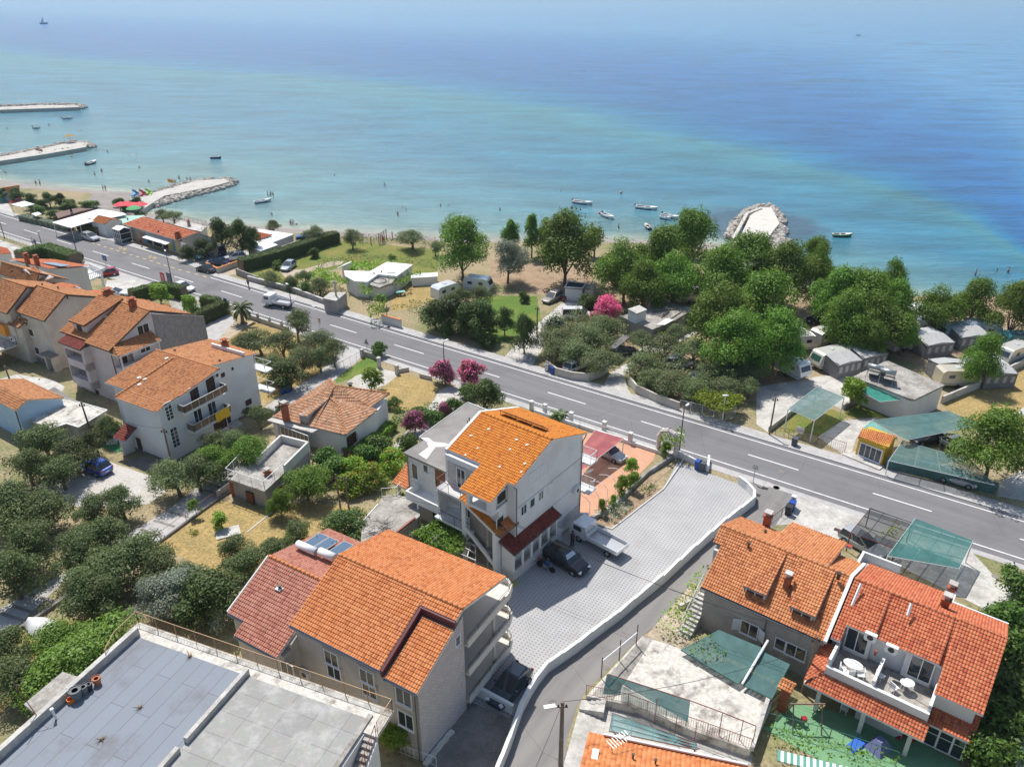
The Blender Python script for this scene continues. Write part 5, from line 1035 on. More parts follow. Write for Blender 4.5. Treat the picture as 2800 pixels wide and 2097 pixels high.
tiled_roof(t,[[F6.w(u1+.5,v0+.3,7.0),F6.w(u1+6,v0+.3,7.0),F6.w(u1+6,v0+5,8.6),F6.w(u1+.5,v0+5,8.6)]],T_NEW,name='side_roof',cw=.3)
part(t,'white_pipe',METALW,lambda m:m.tube(F6.w(u0+1,v0+.05,6.85),.09,F6.w(u1,v0+.05,6.85),.09,8))
part(t,'roof_light',METALW,lambda m:m.box(tuple(pz('T',718,1550,7.5)),(.4,.75,.25),F6.a))
for x,y in((1045,1570),(1240,1615)):vent(t,pz('T',x,y,7.4),.3,.06)
c=pz('T',860,1510,7.3);t=thing('tv_aerial',c,'comb-shaped television aerial standing on the bottom roof','aerial');part(t,'mast',METAL,lambda m:m.tube(c,.03,c+Vector((0,0,.5)),.03))
part(t,'aerial_comb',METAL,lambda m:(m.tube(c+Vector((-.1,-.1,.5)),.025,c+Vector((1.4,.9,.6)),.02),[m.tube(c+Vector((.1+i*.17,i*.11-.3,.52)),.01,c+Vector((-.3+i*.17,.3+i*.11,.52)),.01,3)for i in range(8)]))
t=thing('hipped_house',F0.w(-14,22.5,2.9),'white bungalow with weathered striped hipped roof, veranda and brick chimney','house')
F7=Fr(-37.5)
zE=6.2
eF,eR,eB,eL=pz('K',1090,1075,5.9),pz('K',1365,855,6.5),pz('K',1470,715,6.7),pz('K',455,915,5.9)
ap1,ap2=pz('K',950,590,8.2),pz('K',1000,650,8.2);bl=pz('K',905,600,8.0)
valley=pz('K',1305,835,6.6);mid=pz('K',940,740,7.4);hip2=pz('K',1030,820,7.2);lb=pz('K',700,880,6.6)
polys=[[ap2,eB,valley,mid],[mid,valley+Vector((0,0,-.02)),eR,hip2],[hip2,eR,eF],[mid,hip2,eF,pz('K',810,1005,5.95)],[ap2,mid,pz('K',810,1005,5.95),eL,ap1],[ap1,eL,pz('K',600,800,5.9),pz('K',700,730,6.3)],[ap1,pz('K',1130,610,7.6),eB,ap2]]
polys=[[ap2,eB,valley,mid],[mid,valley,eR,hip2],[hip2,eR,eF],[mid,hip2,eF,pz('K',815,1008,5.9)],[ap2,mid,pz('K',815,1008,5.9),eL],[ap1,ap2,eL]]
polys=[[P[0],P[i],P[i+1]]for P in polys for i in range(1,len(P)-1)];tiled_roof(t,polys,T_OLD,[(ap2,mid),(mid,hip2),(hip2,eF),(ap1,ap2),(ap2,eB)],CONC2,capmat=T_LFT,cw=.26,rh=.4)
m7=pz('K',1000,800,3)
def hipwalls(m):
 c=(eF+eR+eB+eL)/4
 pts=[eF,eR,valley,eB,ap1+Vector((-2.2,.2,0)),eL]
 m.prism([(c+(p-c)*.93)[:2]for p in[eF,eR,eB,pz('K',900,640,6.2),eL]],1.6,[5.7,6.1,6.2,6.2,5.5])
part(t,'wall',WHITE,hipwalls)
tiled_roof(t,[[pz('K',935,735,7.5),pz('K',680,895,6.9),pz('K',755,915,6.9),pz('K',930,765,7.5)]],T_OLD,name='dormer_roof',cw=.26,rh=.4)
part(t,'dormer_wall',GREYP,lambda m:m.prism([pz('K',x,y,6.8)[:2]for x,y in((690,905),(755,925),(905,790),(850,800))],5.8,6.75))
part(t,'porch_slab',CONC2,lambda m:m.prism([pz('K',x,y,5.85)[:2]for x,y in((412,945),(460,918),(560,950),(700,1000),(850,1025),(800,1050))],5.65,5.85))
p=pz('K',580,950,5.8);chimney(t,p,2.0,.6,BRICK,F7.a,'white')
va,vb=pz('K',500,980,5.6),pz('K',765,1080,5.6)
def fr_line(m,a,b2,z0,z1,n,r=.05):
 for i in range(n+1):
  p=a+(b2-a)*(i/n);m.tube((p.x,p.y,z0),r,(p.x,p.y,z1),r,4)
 for z in(z0,z0+(z1-z0)*.33,z1):m.tube((a.x,a.y,z),r,(b2.x,b2.y,z),r,4)
a_,b_=va+(vb-va)*.1,vb
o=part(t,'veranda_window',FRAMEW,lambda m:fr_line(m,a_,b_,3.6,5.6,7));dd=(b_-a_).normalized();nn=Vector((dd.y,-dd.x,0))*.03
subpart(t,o,'pane',GLASS,lambda m:m.prism([(a_+nn)[:2],(b_+nn)[:2],(b_-nn)[:2],(a_-nn)[:2]],3.62,5.58))
part(t,'veranda_base',WHITE2,lambda m:m.prism([(va-nn*4)[:2],(vb-nn*4)[:2],(vb+nn*4)[:2],(va+nn*4)[:2]],2.5,3.58));part(t,'veranda_wall',WHITE,lambda m:m.prism([(va-dd*.5-nn*5)[:2],(va+dd*.15-nn*5)[:2],(va+dd*.15+nn*5)[:2],(va-dd*.5+nn*5)[:2]],2.5,5.64))
u7=F7.uv(eR+(eF-eR)*.5)[0]-.35
part(t,'shutter_panel',SHUT,lambda m:m.prism([pz('K',1100,1110,5.3)[:2],pz('K',1175,1050,5.3)[:2],(pz('K',1175,1050,5.3)+Vector((.05,.02,0)))[:2],(pz('K',1100,1110,5.3)+Vector((.05,.02,0)))[:2]],3.9,5.5))
railing(t,[g('K',1120,1245)+Vector((.5,.2,1.2)),g('K',1370,1050)+Vector((.2,.2,1.2)),g('K',1300,1000)+Vector((0,0,1.2))],1.0,METALR,.12,name='balcony_railing')
part(t,'balcony_slab',CONC2,lambda m:m.prism([(g('K',1115,1255)+Vector((.5,.1,0)))[:2],(g('K',1372,1055)+Vector((.2,.2,0)))[:2],g('K',1300,1010)[:2],g('K',1070,1200)[:2]],2.6,4.1))
vent(t,pz('K',1130,645,7.9),.3,.2,METALD)
zA=5.9
t=thing('terrace_annex',g('K',300,1500),'grey concrete annex with walled roof terrace, wire railing and brick barbecue','annex')
aL,aF,aR,aB=pz('K',55,1445,zA),pz('K',390,1560,zA),pz('K',770,1190,zA),pz('K',540,1130,zA);aM=pz('K',565,1395,zA);aN=pz('K',330,1330,zA)
part(t,'wall',GREYP,lambda m:m.prism([p[:2]for p in(aL+Vector((.3,.3,0)),aF+Vector((-.05,.4,0)),aM,aR,aB,aN+Vector((-.2,.3,0)),pz('K',240,1260,zA))],2.2,zA-.25))
part(t,'roof_terrace',CONC,lambda m:m.prism([p[:2]for p in(aL,aF,aM,aR,aB,aN,pz('K',245,1250,zA))],zA-.25,zA))
def para(m):
 for a,b2 in((aM,aR),(aR,aB),(aB,aN)):
  d_=(b2-a).normalized();n_=Vector((-d_.y,d_.x,0))*.11;m.prism([(a+n_)[:2],(b2+n_)[:2],(b2-n_)[:2],(a-n_)[:2]],zA-.24,zA+.85)
part(t,'parapet',WHITE2,para)
railing(t,[aN,pz('K',245,1255,zA),aL+Vector((.1,.1,0)),aF+Vector((0,.15,0)),aM],1.1,METALW,.22,.008,.03)
part(t,'corner_post',BRICK,lambda m:m.box(tuple(aL+Vector((.35,.35,-1.5))),(.4,.4,3),.2));part(t,'door_panel',RUSTB,lambda m:m.box(tuple((aL*.45+aF*.55)+Vector((0,.25,-1.7))),(.9,.2,1.4),math.atan2((aF-aL).y,(aF-aL).x)))
c=g('K',440,1600);b3=thing('brick_barbecue',c,'red brick barbecue with concrete hood beside the annex','barbecue')
part(b3,'hearth',BRICK,lambda m:m.box((c.x+.4,c.y+.3,c.z+.7),(2.0,.9,1.5),F7.a));part(b3,'hood_slab',CONC2,lambda m:m.box((c.x+.4,c.y+.3,c.z+1.55),(2.3,1.2,.12),F7.a));chimney(b3,(c.x,c.y+.3,c.z+1.9),.8,.5,BRICK,F7.a,'white')
F5=Fr(-29.5)
t=bthing('apartment_house',F5,-36,-26.7,22.5,38,3.1,'white three-storey house with orange roof, two long balconies and a yellow cloth','house');B5=t
vr,zr=29.5,11.6;ff_=lambda v:zr-(v-vr)*.155;ff_=lambda v:zr-(v-vr)*.162
walls(t,F5,-33.0,-26.7,29.5,37.7,1.5,None,WHITE,gable=(29.5001,zr-.2,ff_(37.7)-.2,zr-.2));walls(t,F5,-36.4,-33.001,28,36.0,1.5,ff_(36)-.3,WHITE)
walls(t,F5,-36.0,-28.3,22.9,29.49,1.5,None,WHITE,gable=(29.4899,zr-.3,zr-.3,10.2))
bk5=lambda v:zr-.05-(vr-v)*.17
tiled_roof(t,[[F5.w(-36.9,vr,zr),F5.w(-26.4,vr,zr),F5.w(-26.4,35.0,ff_(35)),F5.w(-36.9,35.0,ff_(35))],[F5.w(-36.9,35.0,ff_(35)),F5.w(-26.6,35.0,ff_(35)),F5.w(-26.6,36.6,ff_(36.6)),F5.w(-36.9,36.6,ff_(36.6))],[F5.w(-33.2,36.6,ff_(36.6)),F5.w(-26.6,36.6,ff_(36.6)),F5.w(-26.6,38.1,ff_(38.1)),F5.w(-33.2,38.1,ff_(38.1))],[F5.w(-36.4,22.4,bk5(22.4)),F5.w(-28.0,22.4,bk5(22.4)),F5.w(-28.0,vr,zr-.05),F5.w(-36.4,vr,zr-.05)]],T_LFT,[(F5.w(-36.9,vr,zr),F5.w(-26.4,vr,zr)),(F5.w(-33.3,30,zr-.02),F5.w(-33.2,38,ff_(38)+.05))],METALW)
part(t,'roof_beam',METALW,lambda m:fbox(m,F5,-33.5,-28.0,24.3,24.5,10.8,11.25));chimney(t,F5.w(-31.6,24.0,10.7),.9,.6,BRICK,F5.a);vent(t,F5.w(-35.2,28.3,11.3),.3);vent(t,F5.w(-28.6,27.5,11.2),.3)
for x,y in((447,234),(292,342),(251,331),(251,370)):
 p=V3(PZ(280+x*.399,900+y*.399,10.9));part(t,'glass_tile',METALW,lambda m:m.box((p.x,p.y,ff_(F5.uv(p)[1])+.1),(.3,.45,.05),F5.a))
def Z5(x,y):return 280+x*.399,900+y*.399
for(x,y,w_,h_,pn,side)in[(632,455,1.15,2.2,SHUT,0),(742,390,1.2,2.2,SHUT,0),(657,603,1.0,1.9,GLASS,0),(752,545,1.0,1.9,GLASS,0),(455,562,.8,2.0,GLASS,0),(497,740,.8,2.3,GLASS,0),(807,655,1.9,1.3,SHUT,0)]:
 v,z=F5.onu(*Z5(x,y),-26.7);opening(t,F5,'+u',v,z,w_,h_,-26.7,pane=pn,bars=0 if pn is SHUT else 1,sill=False,hb=4 if w_==.8 else 0,kind='balcony_door' if h_>1.8 and w_!=.8 else'window')
for(x,y,w_,h_)in[(824,314,.6,.6),(890,271,.35,.4),(1000,500,1.0,.8)]:
 v,z=F5.onu(*Z5(x,y),-28.3);opening(t,F5,'+u',v,z,w_,h_,-28.3,pane=SHUT,bars=0,sill=False)
for(xa,ya,xb,yb)in((572,600,862,430),(635,722,888,575)):
 va,za=F5.onu(*Z5(xa,ya),-25.5);vb,zb=F5.onu(*Z5(xb,yb),-25.5);z0=(za+zb)/2
 o=part(t,'balcony',WHITE,lambda m:fbox(m,F5,-26.7,-25.5,vb,va,z0-.02,z0+.14));
 railing(t,[F5.w(-26.65,va-.04,z0+.14),F5.w(-25.55,va-.04,z0+.14),F5.w(-25.55,vb+.04,z0+.14),F5.w(-26.65,vb+.04,z0+.14)],.95,METALW,9,.02,.03,name='balcony_railing',infill=flat('glass_brown',(.16,.11,.075),.2,0,.6),posts=1.05)
 if za==za:BZ=(va,vb,z0)
o=MB();va,vb,z0=BZ
for i in range(6):
 for j in range(4):
  f_=lambda a,b3:F5.w(-25.46+.03*math.sin(a*3+b3),vb+.3+a*.33,z0+1.12-b3*.3-.06*math.sin(a*1.7))
  o.quad(f_(i,j),f_(i+1,j),f_(i+1,j+1),f_(i,j+1))
tag(o.build('cloth',flat('cloth_yellow',(.72,.45,.02),.8)),'yellow cloth hung over the lower balcony railing','cloth')
part(t,'plinth',CONCD,lambda m:(fbox(m,F5,-26.7,-26.62,29.5,37.7,2,3.75),fbox(m,F5,-33,-26.7,37.7,37.78,2,4.0),fbox(m,F5,-28.3,-28.22,22.9,29.4,2,3.4)))
v,z=F5.onu(*Z5(892,590),-28.3);opening(t,F5,'+u',28.3,4.4,1.1,2.1,-28.3,'door',pane=DARK,bars=0)
v,z=F5.onu(*Z5(770,312),-26.7);acunit(F5,'+u',v,z,-26.7,.6,parent=t);part(t,'entrance_steps',CONC2,lambda m:[fbox(m,F5,-28.2+i*.35,-27.85+i*.35,27,29.4,2,3.5-i*.16)for i in range(4)])
t2=bthing('entrance_porch',F5,-32.6,-31,37.8,39.2,3.6,'small white entrance porch with maroon tiled hood on the house side','porch')
part(t2,'side_wall',WHITE,lambda m:fbox(m,F5,-32.6,-32.3,37.8,39.2,2.5,6.2));tiled_roof(t2,[[F5.w(-32.9,37.85,7.0),F5.w(-30.9,37.85,7.0),F5.w(-30.9,39.6,6.1),F5.w(-32.9,39.6,6.1)]],T_DRK,soff=BLUEP)
opening(t2,F5,'+v',-31.4,4.6,.9,2.0,37.72,'door',pane=SHUT,bars=0)
for z0 in(8.2,5.4):
 o=part(t,'rear_balcony',WHITE,lambda m:fbox(m,F5,-29.5,-26.6,21.7,22.9,z0,z0+.15));railing(t,[F5.w(-28.2,22.9,z0+.15),F5.w(-26.65,22.9,z0+.15),F5.w(-26.65,21.8,z0+.15),F5.w(-29.4,21.8,z0+.15)],.95,METALW,9,.02,.03,name='balcony_railing')
leafn=None
F8=Fr(-31.5)
def U8(x,y,v):u,z=F8.onv(y=None)if False else(0,0)
t=bthing('apartment_house',F8,-51,-42,20,33,3.1,'tall pinkish white house with wide roof dormer, corner loggias and brick chimney','house')
A8=lambda x,y,z:V3(PZ(x*.336,640+y*.336,z));B8=lambda x,y,z:V3(PZ(x*.336,900+y*.336,z))
uR,vE=F8.uv(B8(895,185,10.9));uPk,vPk=F8.uv(A8(1212,625,13.9));uL8=F8.uv(A8(378,830,11.0))[0];uS8=F8.uv(B8(640,120,11.0))[0]
vr,zr=vPk,13.9;s8=(zr-10.9)/(vE-vr);f8=lambda v:zr-(v-vr)*s8;uR=(uR+uPk)/2
tiled_roof(t,[[F8.w(uS8,vr,zr),F8.w(uR,vr,zr),F8.w(uR,vE,f8(vE)),F8.w(uS8,vE,f8(vE))],[F8.w(uL8,vr,zr),F8.w(uS8,vr,zr),F8.w(uS8,vE-.3,f8(vE-.3)),F8.w(uL8,vE-.3,f8(vE-.3))],[F8.w(uL8,vr-6,zr-2.6),F8.w(uR-.6,vr-6,zr-2.6),F8.w(uR-.6,vr,zr-.02),F8.w(uL8,vr,zr-.02)]],T_LFT,[(F8.w(uL8,vr,zr),F8.w(uR,vr,zr))],GUTTER)
walls(t,F8,uL8+.3,uR-.3,vr-5.5,vE-.4,1.5,None,PINKP,gable=(vr,zr-.3,f8(vE-.4)-.3,zr-2.7));walls(t,F8,uR-.3,uR-.15,vr-7.5,vr-.3,1.5,None,ROUGHP,gable=(vr-.31,zr-.5,zr-.6,zr-3.3),name='rough_wall');
dzf=12.6;dE=vE-.9;d8=lambda v:(zr+.35)-(v-vr+.4)*((zr+.35-dzf)/(dE-vr+.4));uD0,uD1=uL8+1.6,uL8+4.9
tiled_roof(t,[[F8.w(uD0,vr-.4,zr+.35),F8.w(uD1,vr-.4,zr+.35),F8.w(uD1,dE,dzf),F8.w(uD0,dE,dzf)]],T_LFT,name='dormer_roof',soff=GUTTER)
def dw(m):
 prof=[(vr+.2,f8(vr+.2)-.2),(dE-.3,f8(dE-.3)-.4),(dE-.3,dzf-.12),(vr+.2,d8(vr+.2)-.15)]
 for ua in(uD0+.25,uD1-.35):m.add([F8.w(u,v,z)for u in(ua,ua+.12)for v,z in prof],[(0,1,2,3),(7,6,5,4),(0,4,5,1),(1,5,6,2),(2,6,7,3),(3,7,4,0)])
 fbox(m,F8,uD0+.3,uD1-.3,dE-.5,dE-.31,f8(dE)-.5,dzf-.15)
part(t,'dormer_wall',PINKP,dw);opening(t,F8,'+v',(uD0+uD1)/2,11.75,1.2,1.1,dE-.3,pane=SHUT,bars=0);v,z=vr+2.2,12.6;acunit(F8,'+u',v,z,uD1-.23,.8,parent=t)
chimney(t,F8.w(uR-3.2,vr+.1,zr),.7,.7,BRICK,F8.a);chimney(t,F8.w(uL8+1.5,vr-.5,zr),.6,.9,BRICK,F8.a)
lv=vE+.55;part(t,'loggia_bay',PINKP,lambda m:(fbox(m,F8,uL8+1.6,uS8+.2,vE-.4,lv,9.5,10.3),[fbox(m,F8,uL8+1.6,uS8+.2,vE-.4,lv,z0,z0+1.0)for z0 in(7.2,4.6)],fbox(m,F8,uL8+1.6,uL8+1.75,vE-.4,lv,4.6,9.6),fbox(m,F8,uS8-.4,uS8+.2,vE-.4,lv,4.6,9.6)))
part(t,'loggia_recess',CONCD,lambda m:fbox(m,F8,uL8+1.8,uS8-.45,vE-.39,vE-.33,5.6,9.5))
tiled_roof(t,[[F8.w(uL8+1.4,vE-.5,10.95),F8.w(uS8+.4,vE-.5,10.95),F8.w(uS8+.4,lv+.4,10.35),F8.w(uL8+1.4,lv+.4,10.35)]],T_DRK,name='bay_roof',soff=GUTTER)
for x,y in((583,197),(632,352)):u,z=F8.onv(x*.336,900+y*.336,vE-.33);opening(t,F8,'+v',u,z,.7,1.2,vE-.33,pane=SHUT,bars=0)
for x,y,w_ in((703,212,.9),(750,370,.9),(795,518,.9),(690,498,.9)):u,z=F8.onv(x*.336,900+y*.336,vE-.4);opening(t,F8,'+v',u,z,w_,.9,vE-.4,pane=SHUT,bars=0)
v,z=F8.onu(1165*.336,640+773*.336,uR-.3);opening(t,F8,'+u',v,z,1.5,1.1,uR-.3,pane=SHUT,bars=1)
b0,b1=B8(925,205,10.4),A8(1400,790,10.4);ub,vb=F8.uv(b0);ub2,vb2=F8.uv(b1);
tiled_roof(t,[[F8.w(uR-.3,vE-.9,11.3),F8.w(uR+1.5,vE-.2,10.45),F8.w(uR+1.5,vr+.3,10.45),F8.w(uR-.3,vr+.3,11.3)],[F8.w(uR-.3,vE-.9,11.3),F8.w(uR-.3,vE-.2,10.45),F8.w(uR+1.5,vE-.2,10.45)]],T_LFT,[(F8.w(uR-.3,vE-.9,11.3),F8.w(uR+1.5,vE-.2,10.45))],name='balcony_roof',soff=WHITE)
part(t,'side_balcony',PINKP,lambda m:(fbox(m,F8,uR-.3,uR+1.3,vr+.5,vE-.4,2.5,8.6),fbox(m,F8,uR+1.15,uR+1.3,vr+.5,vE-.4,8.6,8.9),fbox(m,F8,uR+1.15,uR+1.3,vE-.6,vE-.4,8.9,10.3),fbox(m,F8,uR+1.15,uR+1.3,vr+.5,vr+.7,8.9,10.3),fbox(m,F8,uR+.3,uR+.4,vr+.6,vE-2.6,8.6,10.3)))
opening(t,F8,'+u',vE-1.6,9.55,1.1,1.9,uR-.29,'balcony_door',pane=SHUT,bars=0);opening(t,F8,'+u',vr+2.0,9.7,1.3,.8,uR+.4,pane=SHUT,bars=1)
part(t,'downpipe',RUSTB,lambda m:m.path([F8.w(uR-.25,vE-.3,10.8),F8.w(uR-.25,vE-.33,3)],.06))
for(x,y,w2,vv)in((1205,585,2.6,0),(1400,620,3,0)):
 c=V3(PZ(x*.336,640+y*.336,9.8));u,v=F8.uv(c)
for i,(x0,y0,x1,y1,x2,y2,x3,y3)in enumerate(((1155,590,1285,537,1340,580,1220,612),(1300,630,1445,570,1500,620,1380,665))):
 P4=[V3(PZ(*q('E0',a,b3),9.6+dz))for a,b3,dz in((x0,y0,.0),(x1,y1,.5),(x2,y2,.5),(x3,y3,.0))]
 tt_=thing('garage_roof_house',P4[0]-Vector((0,0,7)),['small tiled roof volume behind the brick chimney, farther one','small tiled roof volume behind the rough grey wall, nearer one'][i],'outbuilding');tiled_roof(tt_,[P4],T_LFT,soff=WHITE)
 cc=sum(P4,Vector())/4;part(tt_,'wall',PINKP,lambda m:m.prism([(cc+(p-cc)*.85)[:2]for p in P4],2,9.3))
F9=Fr(-31)
def lefthouse(label,x_el,y_el,x_er,y_er,x_rr,y_rr,ze,zr,wmat,back=5.5,vadj=0,backz=2.2):
 a,b3=A8(x_el,y_el,ze),A8(x_er,y_er,ze);r=A8(x_rr,y_rr,zr);u0,v0=F9.uv(a);u1,v1=F9.uv(b3);ur,vr=F9.uv(r);v1=(v0+v1)/2
 t=bthing('apartment_house',F9,u0,u1,vr-back,v1,3.2,label,'house')
 s=(zr-ze)/(v1-vr);f=lambda v:zr-(v-vr)*s
 tiled_roof(t,[[F9.w(u0,vr,zr),F9.w(u1,vr,zr),F9.w(u1,v1,ze),F9.w(u0,v1,ze)],[F9.w(u0,vr-back,zr-backz),F9.w(u1,vr-back,zr-backz),F9.w(u1,vr,zr),F9.w(u0,vr,zr)]],T_LFT,[(F9.w(u0,vr,zr),F9.w(u1,vr,zr))],GUTTER)
 walls(t,F9,u0+.25,u1-.25,vr-back+.4,v1-.4,1.5,None,wmat,gable=(vr,zr-.25,f(v1-.4)-.25,zr-backz-.1))
 return t,u0,u1,vr,v1,f
t,u0,u1,vr,v1,f=lefthouse('beige plastered house with dark windows and stone door porch',95,640,390,700,628,520,10.6,13.1,BEIGE)
for x,y in((255,27),(305,175)):u,z=F9.onv(x*.336,900+y*.336,v1-.4);opening(t,F9,'+v',u,z,1.0,1.0,v1-.4,pane=SHUT,bars=0)
c=B8(345,300,4.5);u,v=F9.uv(c);part(t,'door_porch',BEIGE,lambda m:(fbox(m,F9,u-1.0,u-.6,v1-.4,v1+.5,2.5,5.6),fbox(m,F9,u+.6,u+1.0,v1-.4,v1+.5,2.5,5.6)));part(t,'porch_slab',CONCD,lambda m:fbox(m,F9,u-1.3,u+1.3,v1-.4,v1+.9,5.6,5.75));opening(t,F9,'+v',u,4.3,1.1,2.0,v1-.4,'door',pane=SHUT,bars=0)
part(t,'plinth',CONCD,lambda m:fbox(m,F9,u0+.2,u1-.2,v1-.4,v1-.32,2.5,4.0));part(t,'downpipe',RUSTB,lambda m:m.path([F9.w(u0+.5,v1-.3,8.5),F9.w(u0+.5,v1-.3,3)],.06))
part(t,'roof_gable_band',RUSTB,lambda m:m.tube(F9.w(u0+.05,vr,13.2),.12,F9.w(u0+.05,v1,10.75),.12,5))
tiled_roof(t,[[F9.w(u0-1.2,v1-.4,9.6),F9.w(u0+1.6,v1-.4,9.6),F9.w(u0+1.6,v1+1.0,8.9),F9.w(u0-1.2,v1+1.0,8.9)]],T_LFT,name='canopy_roof',soff=GUTTER);part(t,'bay_wall',BEIGE,lambda m:fbox(m,F9,u0-.8,u0+1.2,v1-.6,v1+.5,1.5,9.0))
for x,y in((128,590),(178,615),(356,455),(484,480),(560,555)):p=A8(x,y,12);vent(t,(p.x,p.y,f(F9.uv(p)[1])if F9.uv(p)[1]>vr else 12.6),.35)
t,u0,u1,vr,v1,f=lefthouse('beige house cut by the left picture edge with striped awning and roof terrace',-180,590,92,638,370,475,10.6,13.3,BEIGE)
part(t,'terrace',CONC2,lambda m:(fbox(m,F9,u0-1,u1-.3,v1-.4,v1+4.4,5.7,5.95),fbox(m,F9,u0-1,u1-2.5,v1+3.2,v1+3.6,2,5.7),fbox(m,F9,u1-.9,u1-.4,v1+3.8,v1+4.3,2,5.7)));railing(t,[F9.w(u0,v1+4.3,5.95),F9.w(u1-.35,v1+4.3,5.95),F9.w(u1-.35,v1-.2,5.95)],1.0,METALD,.4)
o=part(t,'awning',flat('awning_orange',(.65,.25,.03),.8),lambda m:fbox(m,F9,u0+2,u1-1.8,v1-.4,v1+.15,6.9,8.5));part(t,'garage_door',DARK,lambda m:fbox(m,F9,u0,u1-1,v1+3.6,v1+3.64,3,5.4))
acunit(F9,'+v',u1-1.1,6.6,v1-.4,parent=t)
t,u0,u1,vr,v1,f=lefthouse('tiled house in the middle of the left group with a dark roof seam',-40,330,330,405,410,345,10.2,11.8,BEIGE,4)
part(t,'roof_seam',METALD,lambda m:m.tube(A8(170,295,11.5),.15,A8(335,400,10.35),.15,5));vent(t,A8(98,308,11.2),.3)
a8=[A8(x,y,z)for x,y,z in((190,290,11.9),(265,262,12.0),(440,350,10.9),(335,385,10.6))];tiled_roof(t,[a8],T_LFT,name='upper_roof',soff=BEIGE);
def slopehouse(label,pts,zs,wmat,zb=2.0,tile=None,shrink=.93):
 P4=[V3(PZ(x*.336,640+y*.336,z))for(x,y),z in zip(pts,zs)];cc=sum(P4,Vector())/len(P4)
 t=thing('apartment_house',(cc.x,cc.y,2.1),label,'house')
 tiled_roof(t,[P4],tile or T_FLAT,soff=METALW,th=.16,rh=.35)
 W4=[cc+(p-cc)*shrink for p in P4];part(t,'wall',wmat,lambda m:m.prism([p[:2]for p in W4],zb-.6,[p.z-.2 for p in W4]));return t,P4
t,P4=slopehouse('white seaside house with blue solar panels and two chimneys on a flat red roof',[(75,215),(435,208),(728,272),(405,285)],[8.9,8.9,8.6,9.2],WHITE)
chimney(t,A8(230,245,9.0),1.4,.6,BRICK,F0.a);chimney(t,A8(310,262,9.0),1.4,.6,BRICK,F0.a)
sp=thing('solar_panel_array',A8(450,250,9.3),'long pale blue solar panels on the red roof of the seaside house','solar panel');SPB=flat('solar_pale',(.22,.32,.42),.15,.2,.8)
def arr(tt_,pts,z,n):
 a,b3,c,d_=[A8(x,y,z)for x,y in pts]
 for i in range(n):
  f0,f1=i/n,(i+.93)/n;part(tt_,'solar_panel',SPB,lambda m:slab(m,[a+(b3-a)*f0,a+(b3-a)*f1,d_+(c-d_)*f1+Vector((0,0,.25)),d_+(c-d_)*f0+Vector((0,0,.25))],.08))
arr(sp,((330,232),(430,230),(585,268),(495,275)),9.3,4)
vU=None
o=part(t,'window',GLASS,lambda m:m.box(tuple(A8(470,350,6.5)),(.7,.5,.6),F0.a));
bt=thing('balustrade_terrace',A8(760,330,2.2),'white terrace with turned balustrade on pillars beside the red car','terrace');zt=5.6
Tq=[A8(x,y,zt)for x,y in((690,320),(735,285),(838,330),(700,385))]
part(bt,'terrace_slab',WHITE,lambda m:m.prism([p[:2]for p in Tq],zt-.25,zt));part(bt,'terrace_column',WHITE,lambda m:[m.box((p.x,p.y,(2+zt)/2-.1),(.35,.35,zt-2.2),.2)for p in(Tq[2]+Vector((-.3,.0,0)),Tq[3]+Vector((.1,.4,0)))])
def bal(m):
 for a,b3 in((Tq[3],Tq[2]),(Tq[2],Tq[1])):
  m.tube(a+Vector((0,0,1)),.09,b3+Vector((0,0,1)),.09,5);n=int((b3-a).length/.35)
  for i in range(n+1):m.tube(a+(b3-a)*(i/n),.07,a+(b3-a)*(i/n)+Vector((0,0,1)),.05,5)
part(bt,'balustrade',WHITE,bal)
t,_=slopehouse('house with plain orange roof left of the white terrace',[(120,420),(520,400),(662,440),(385,470)],[9.4,9.6,9.3,9.8],BEIGE)
t,_=slopehouse('house with orange roof and wide brick chimney near the parked white car',[(400,500),(800,458),(920,495),(640,522)],[9.4,9.2,9.0,9.8],BEIGE)
t,P4=slopehouse('low pink house end with orange roof and pale solar panels',[(780,560),(950,505),(1108,535),(1050,556)],[9.0,8.8,8.6,9.0],PINKP)
sp=thing('solar_panel_array',A8(890,540,9.2),'pale solar panels behind the wide brick chimney','solar panel');arr(sp,((815,522),(900,516),(975,545),(925,556)),9.1,3)
t,_=slopehouse('tiled roof corner at the left edge above the beige house',[(-120,400),(30,415),(105,440),(-60,510)],[10.5,10.5,10,10],BEIGE,tile=T_LFT)
t,_=slopehouse('low tiled house at the far left edge',[(-120,280),(0,283),(70,312),(-60,330)],[10,10,9.6,9.6],BEIGE,tile=T_LFT)
t,_=slopehouse('small house with white terrace wall at the upper left edge',[(-60,88),(60,118),(95,160),(-40,170)],[6,6,6,6],WHITE,tile=T_FLAT)
zG=6.3
t=thing('flat_garage',B8(640,700,3.5),'pale concrete flat-roofed garage with outside steps','garage')
c4=[B8(x,y,zG)for x,y in((435,805),(635,800),(872,660),(440,540),(150,690))];c4=[B8(430,808,zG),B8(540,770,zG),B8(640,800,zG),B8(872,660,zG),B8(440,540,zG),B8(130,705,zG)]
part(t,'flat_roof',CONCW,lambda m:m.prism([p[:2]for p in c4],zG-.2,zG));cc=sum(c4,Vector())/6
part(t,'wall',CONC2,lambda m:m.prism([(cc+(p-cc)*.92)[:2]for p in(c4[1],c4[2],c4[3],c4[4],c4[5])],2.5,zG-.2))
part(t,'roof_edge',METALW,lambda m:m.path([p+Vector((0,0,.03))for p in(c4[0],c4[1],c4[2],c4[3],c4[4])],.07,4))
s0,s1=B8(545,775,6.1),B8(480,860,4.4);sd_=(s1-s0)/6;pn=Vector((-sd_.y,sd_.x,0)).normalized()*.45
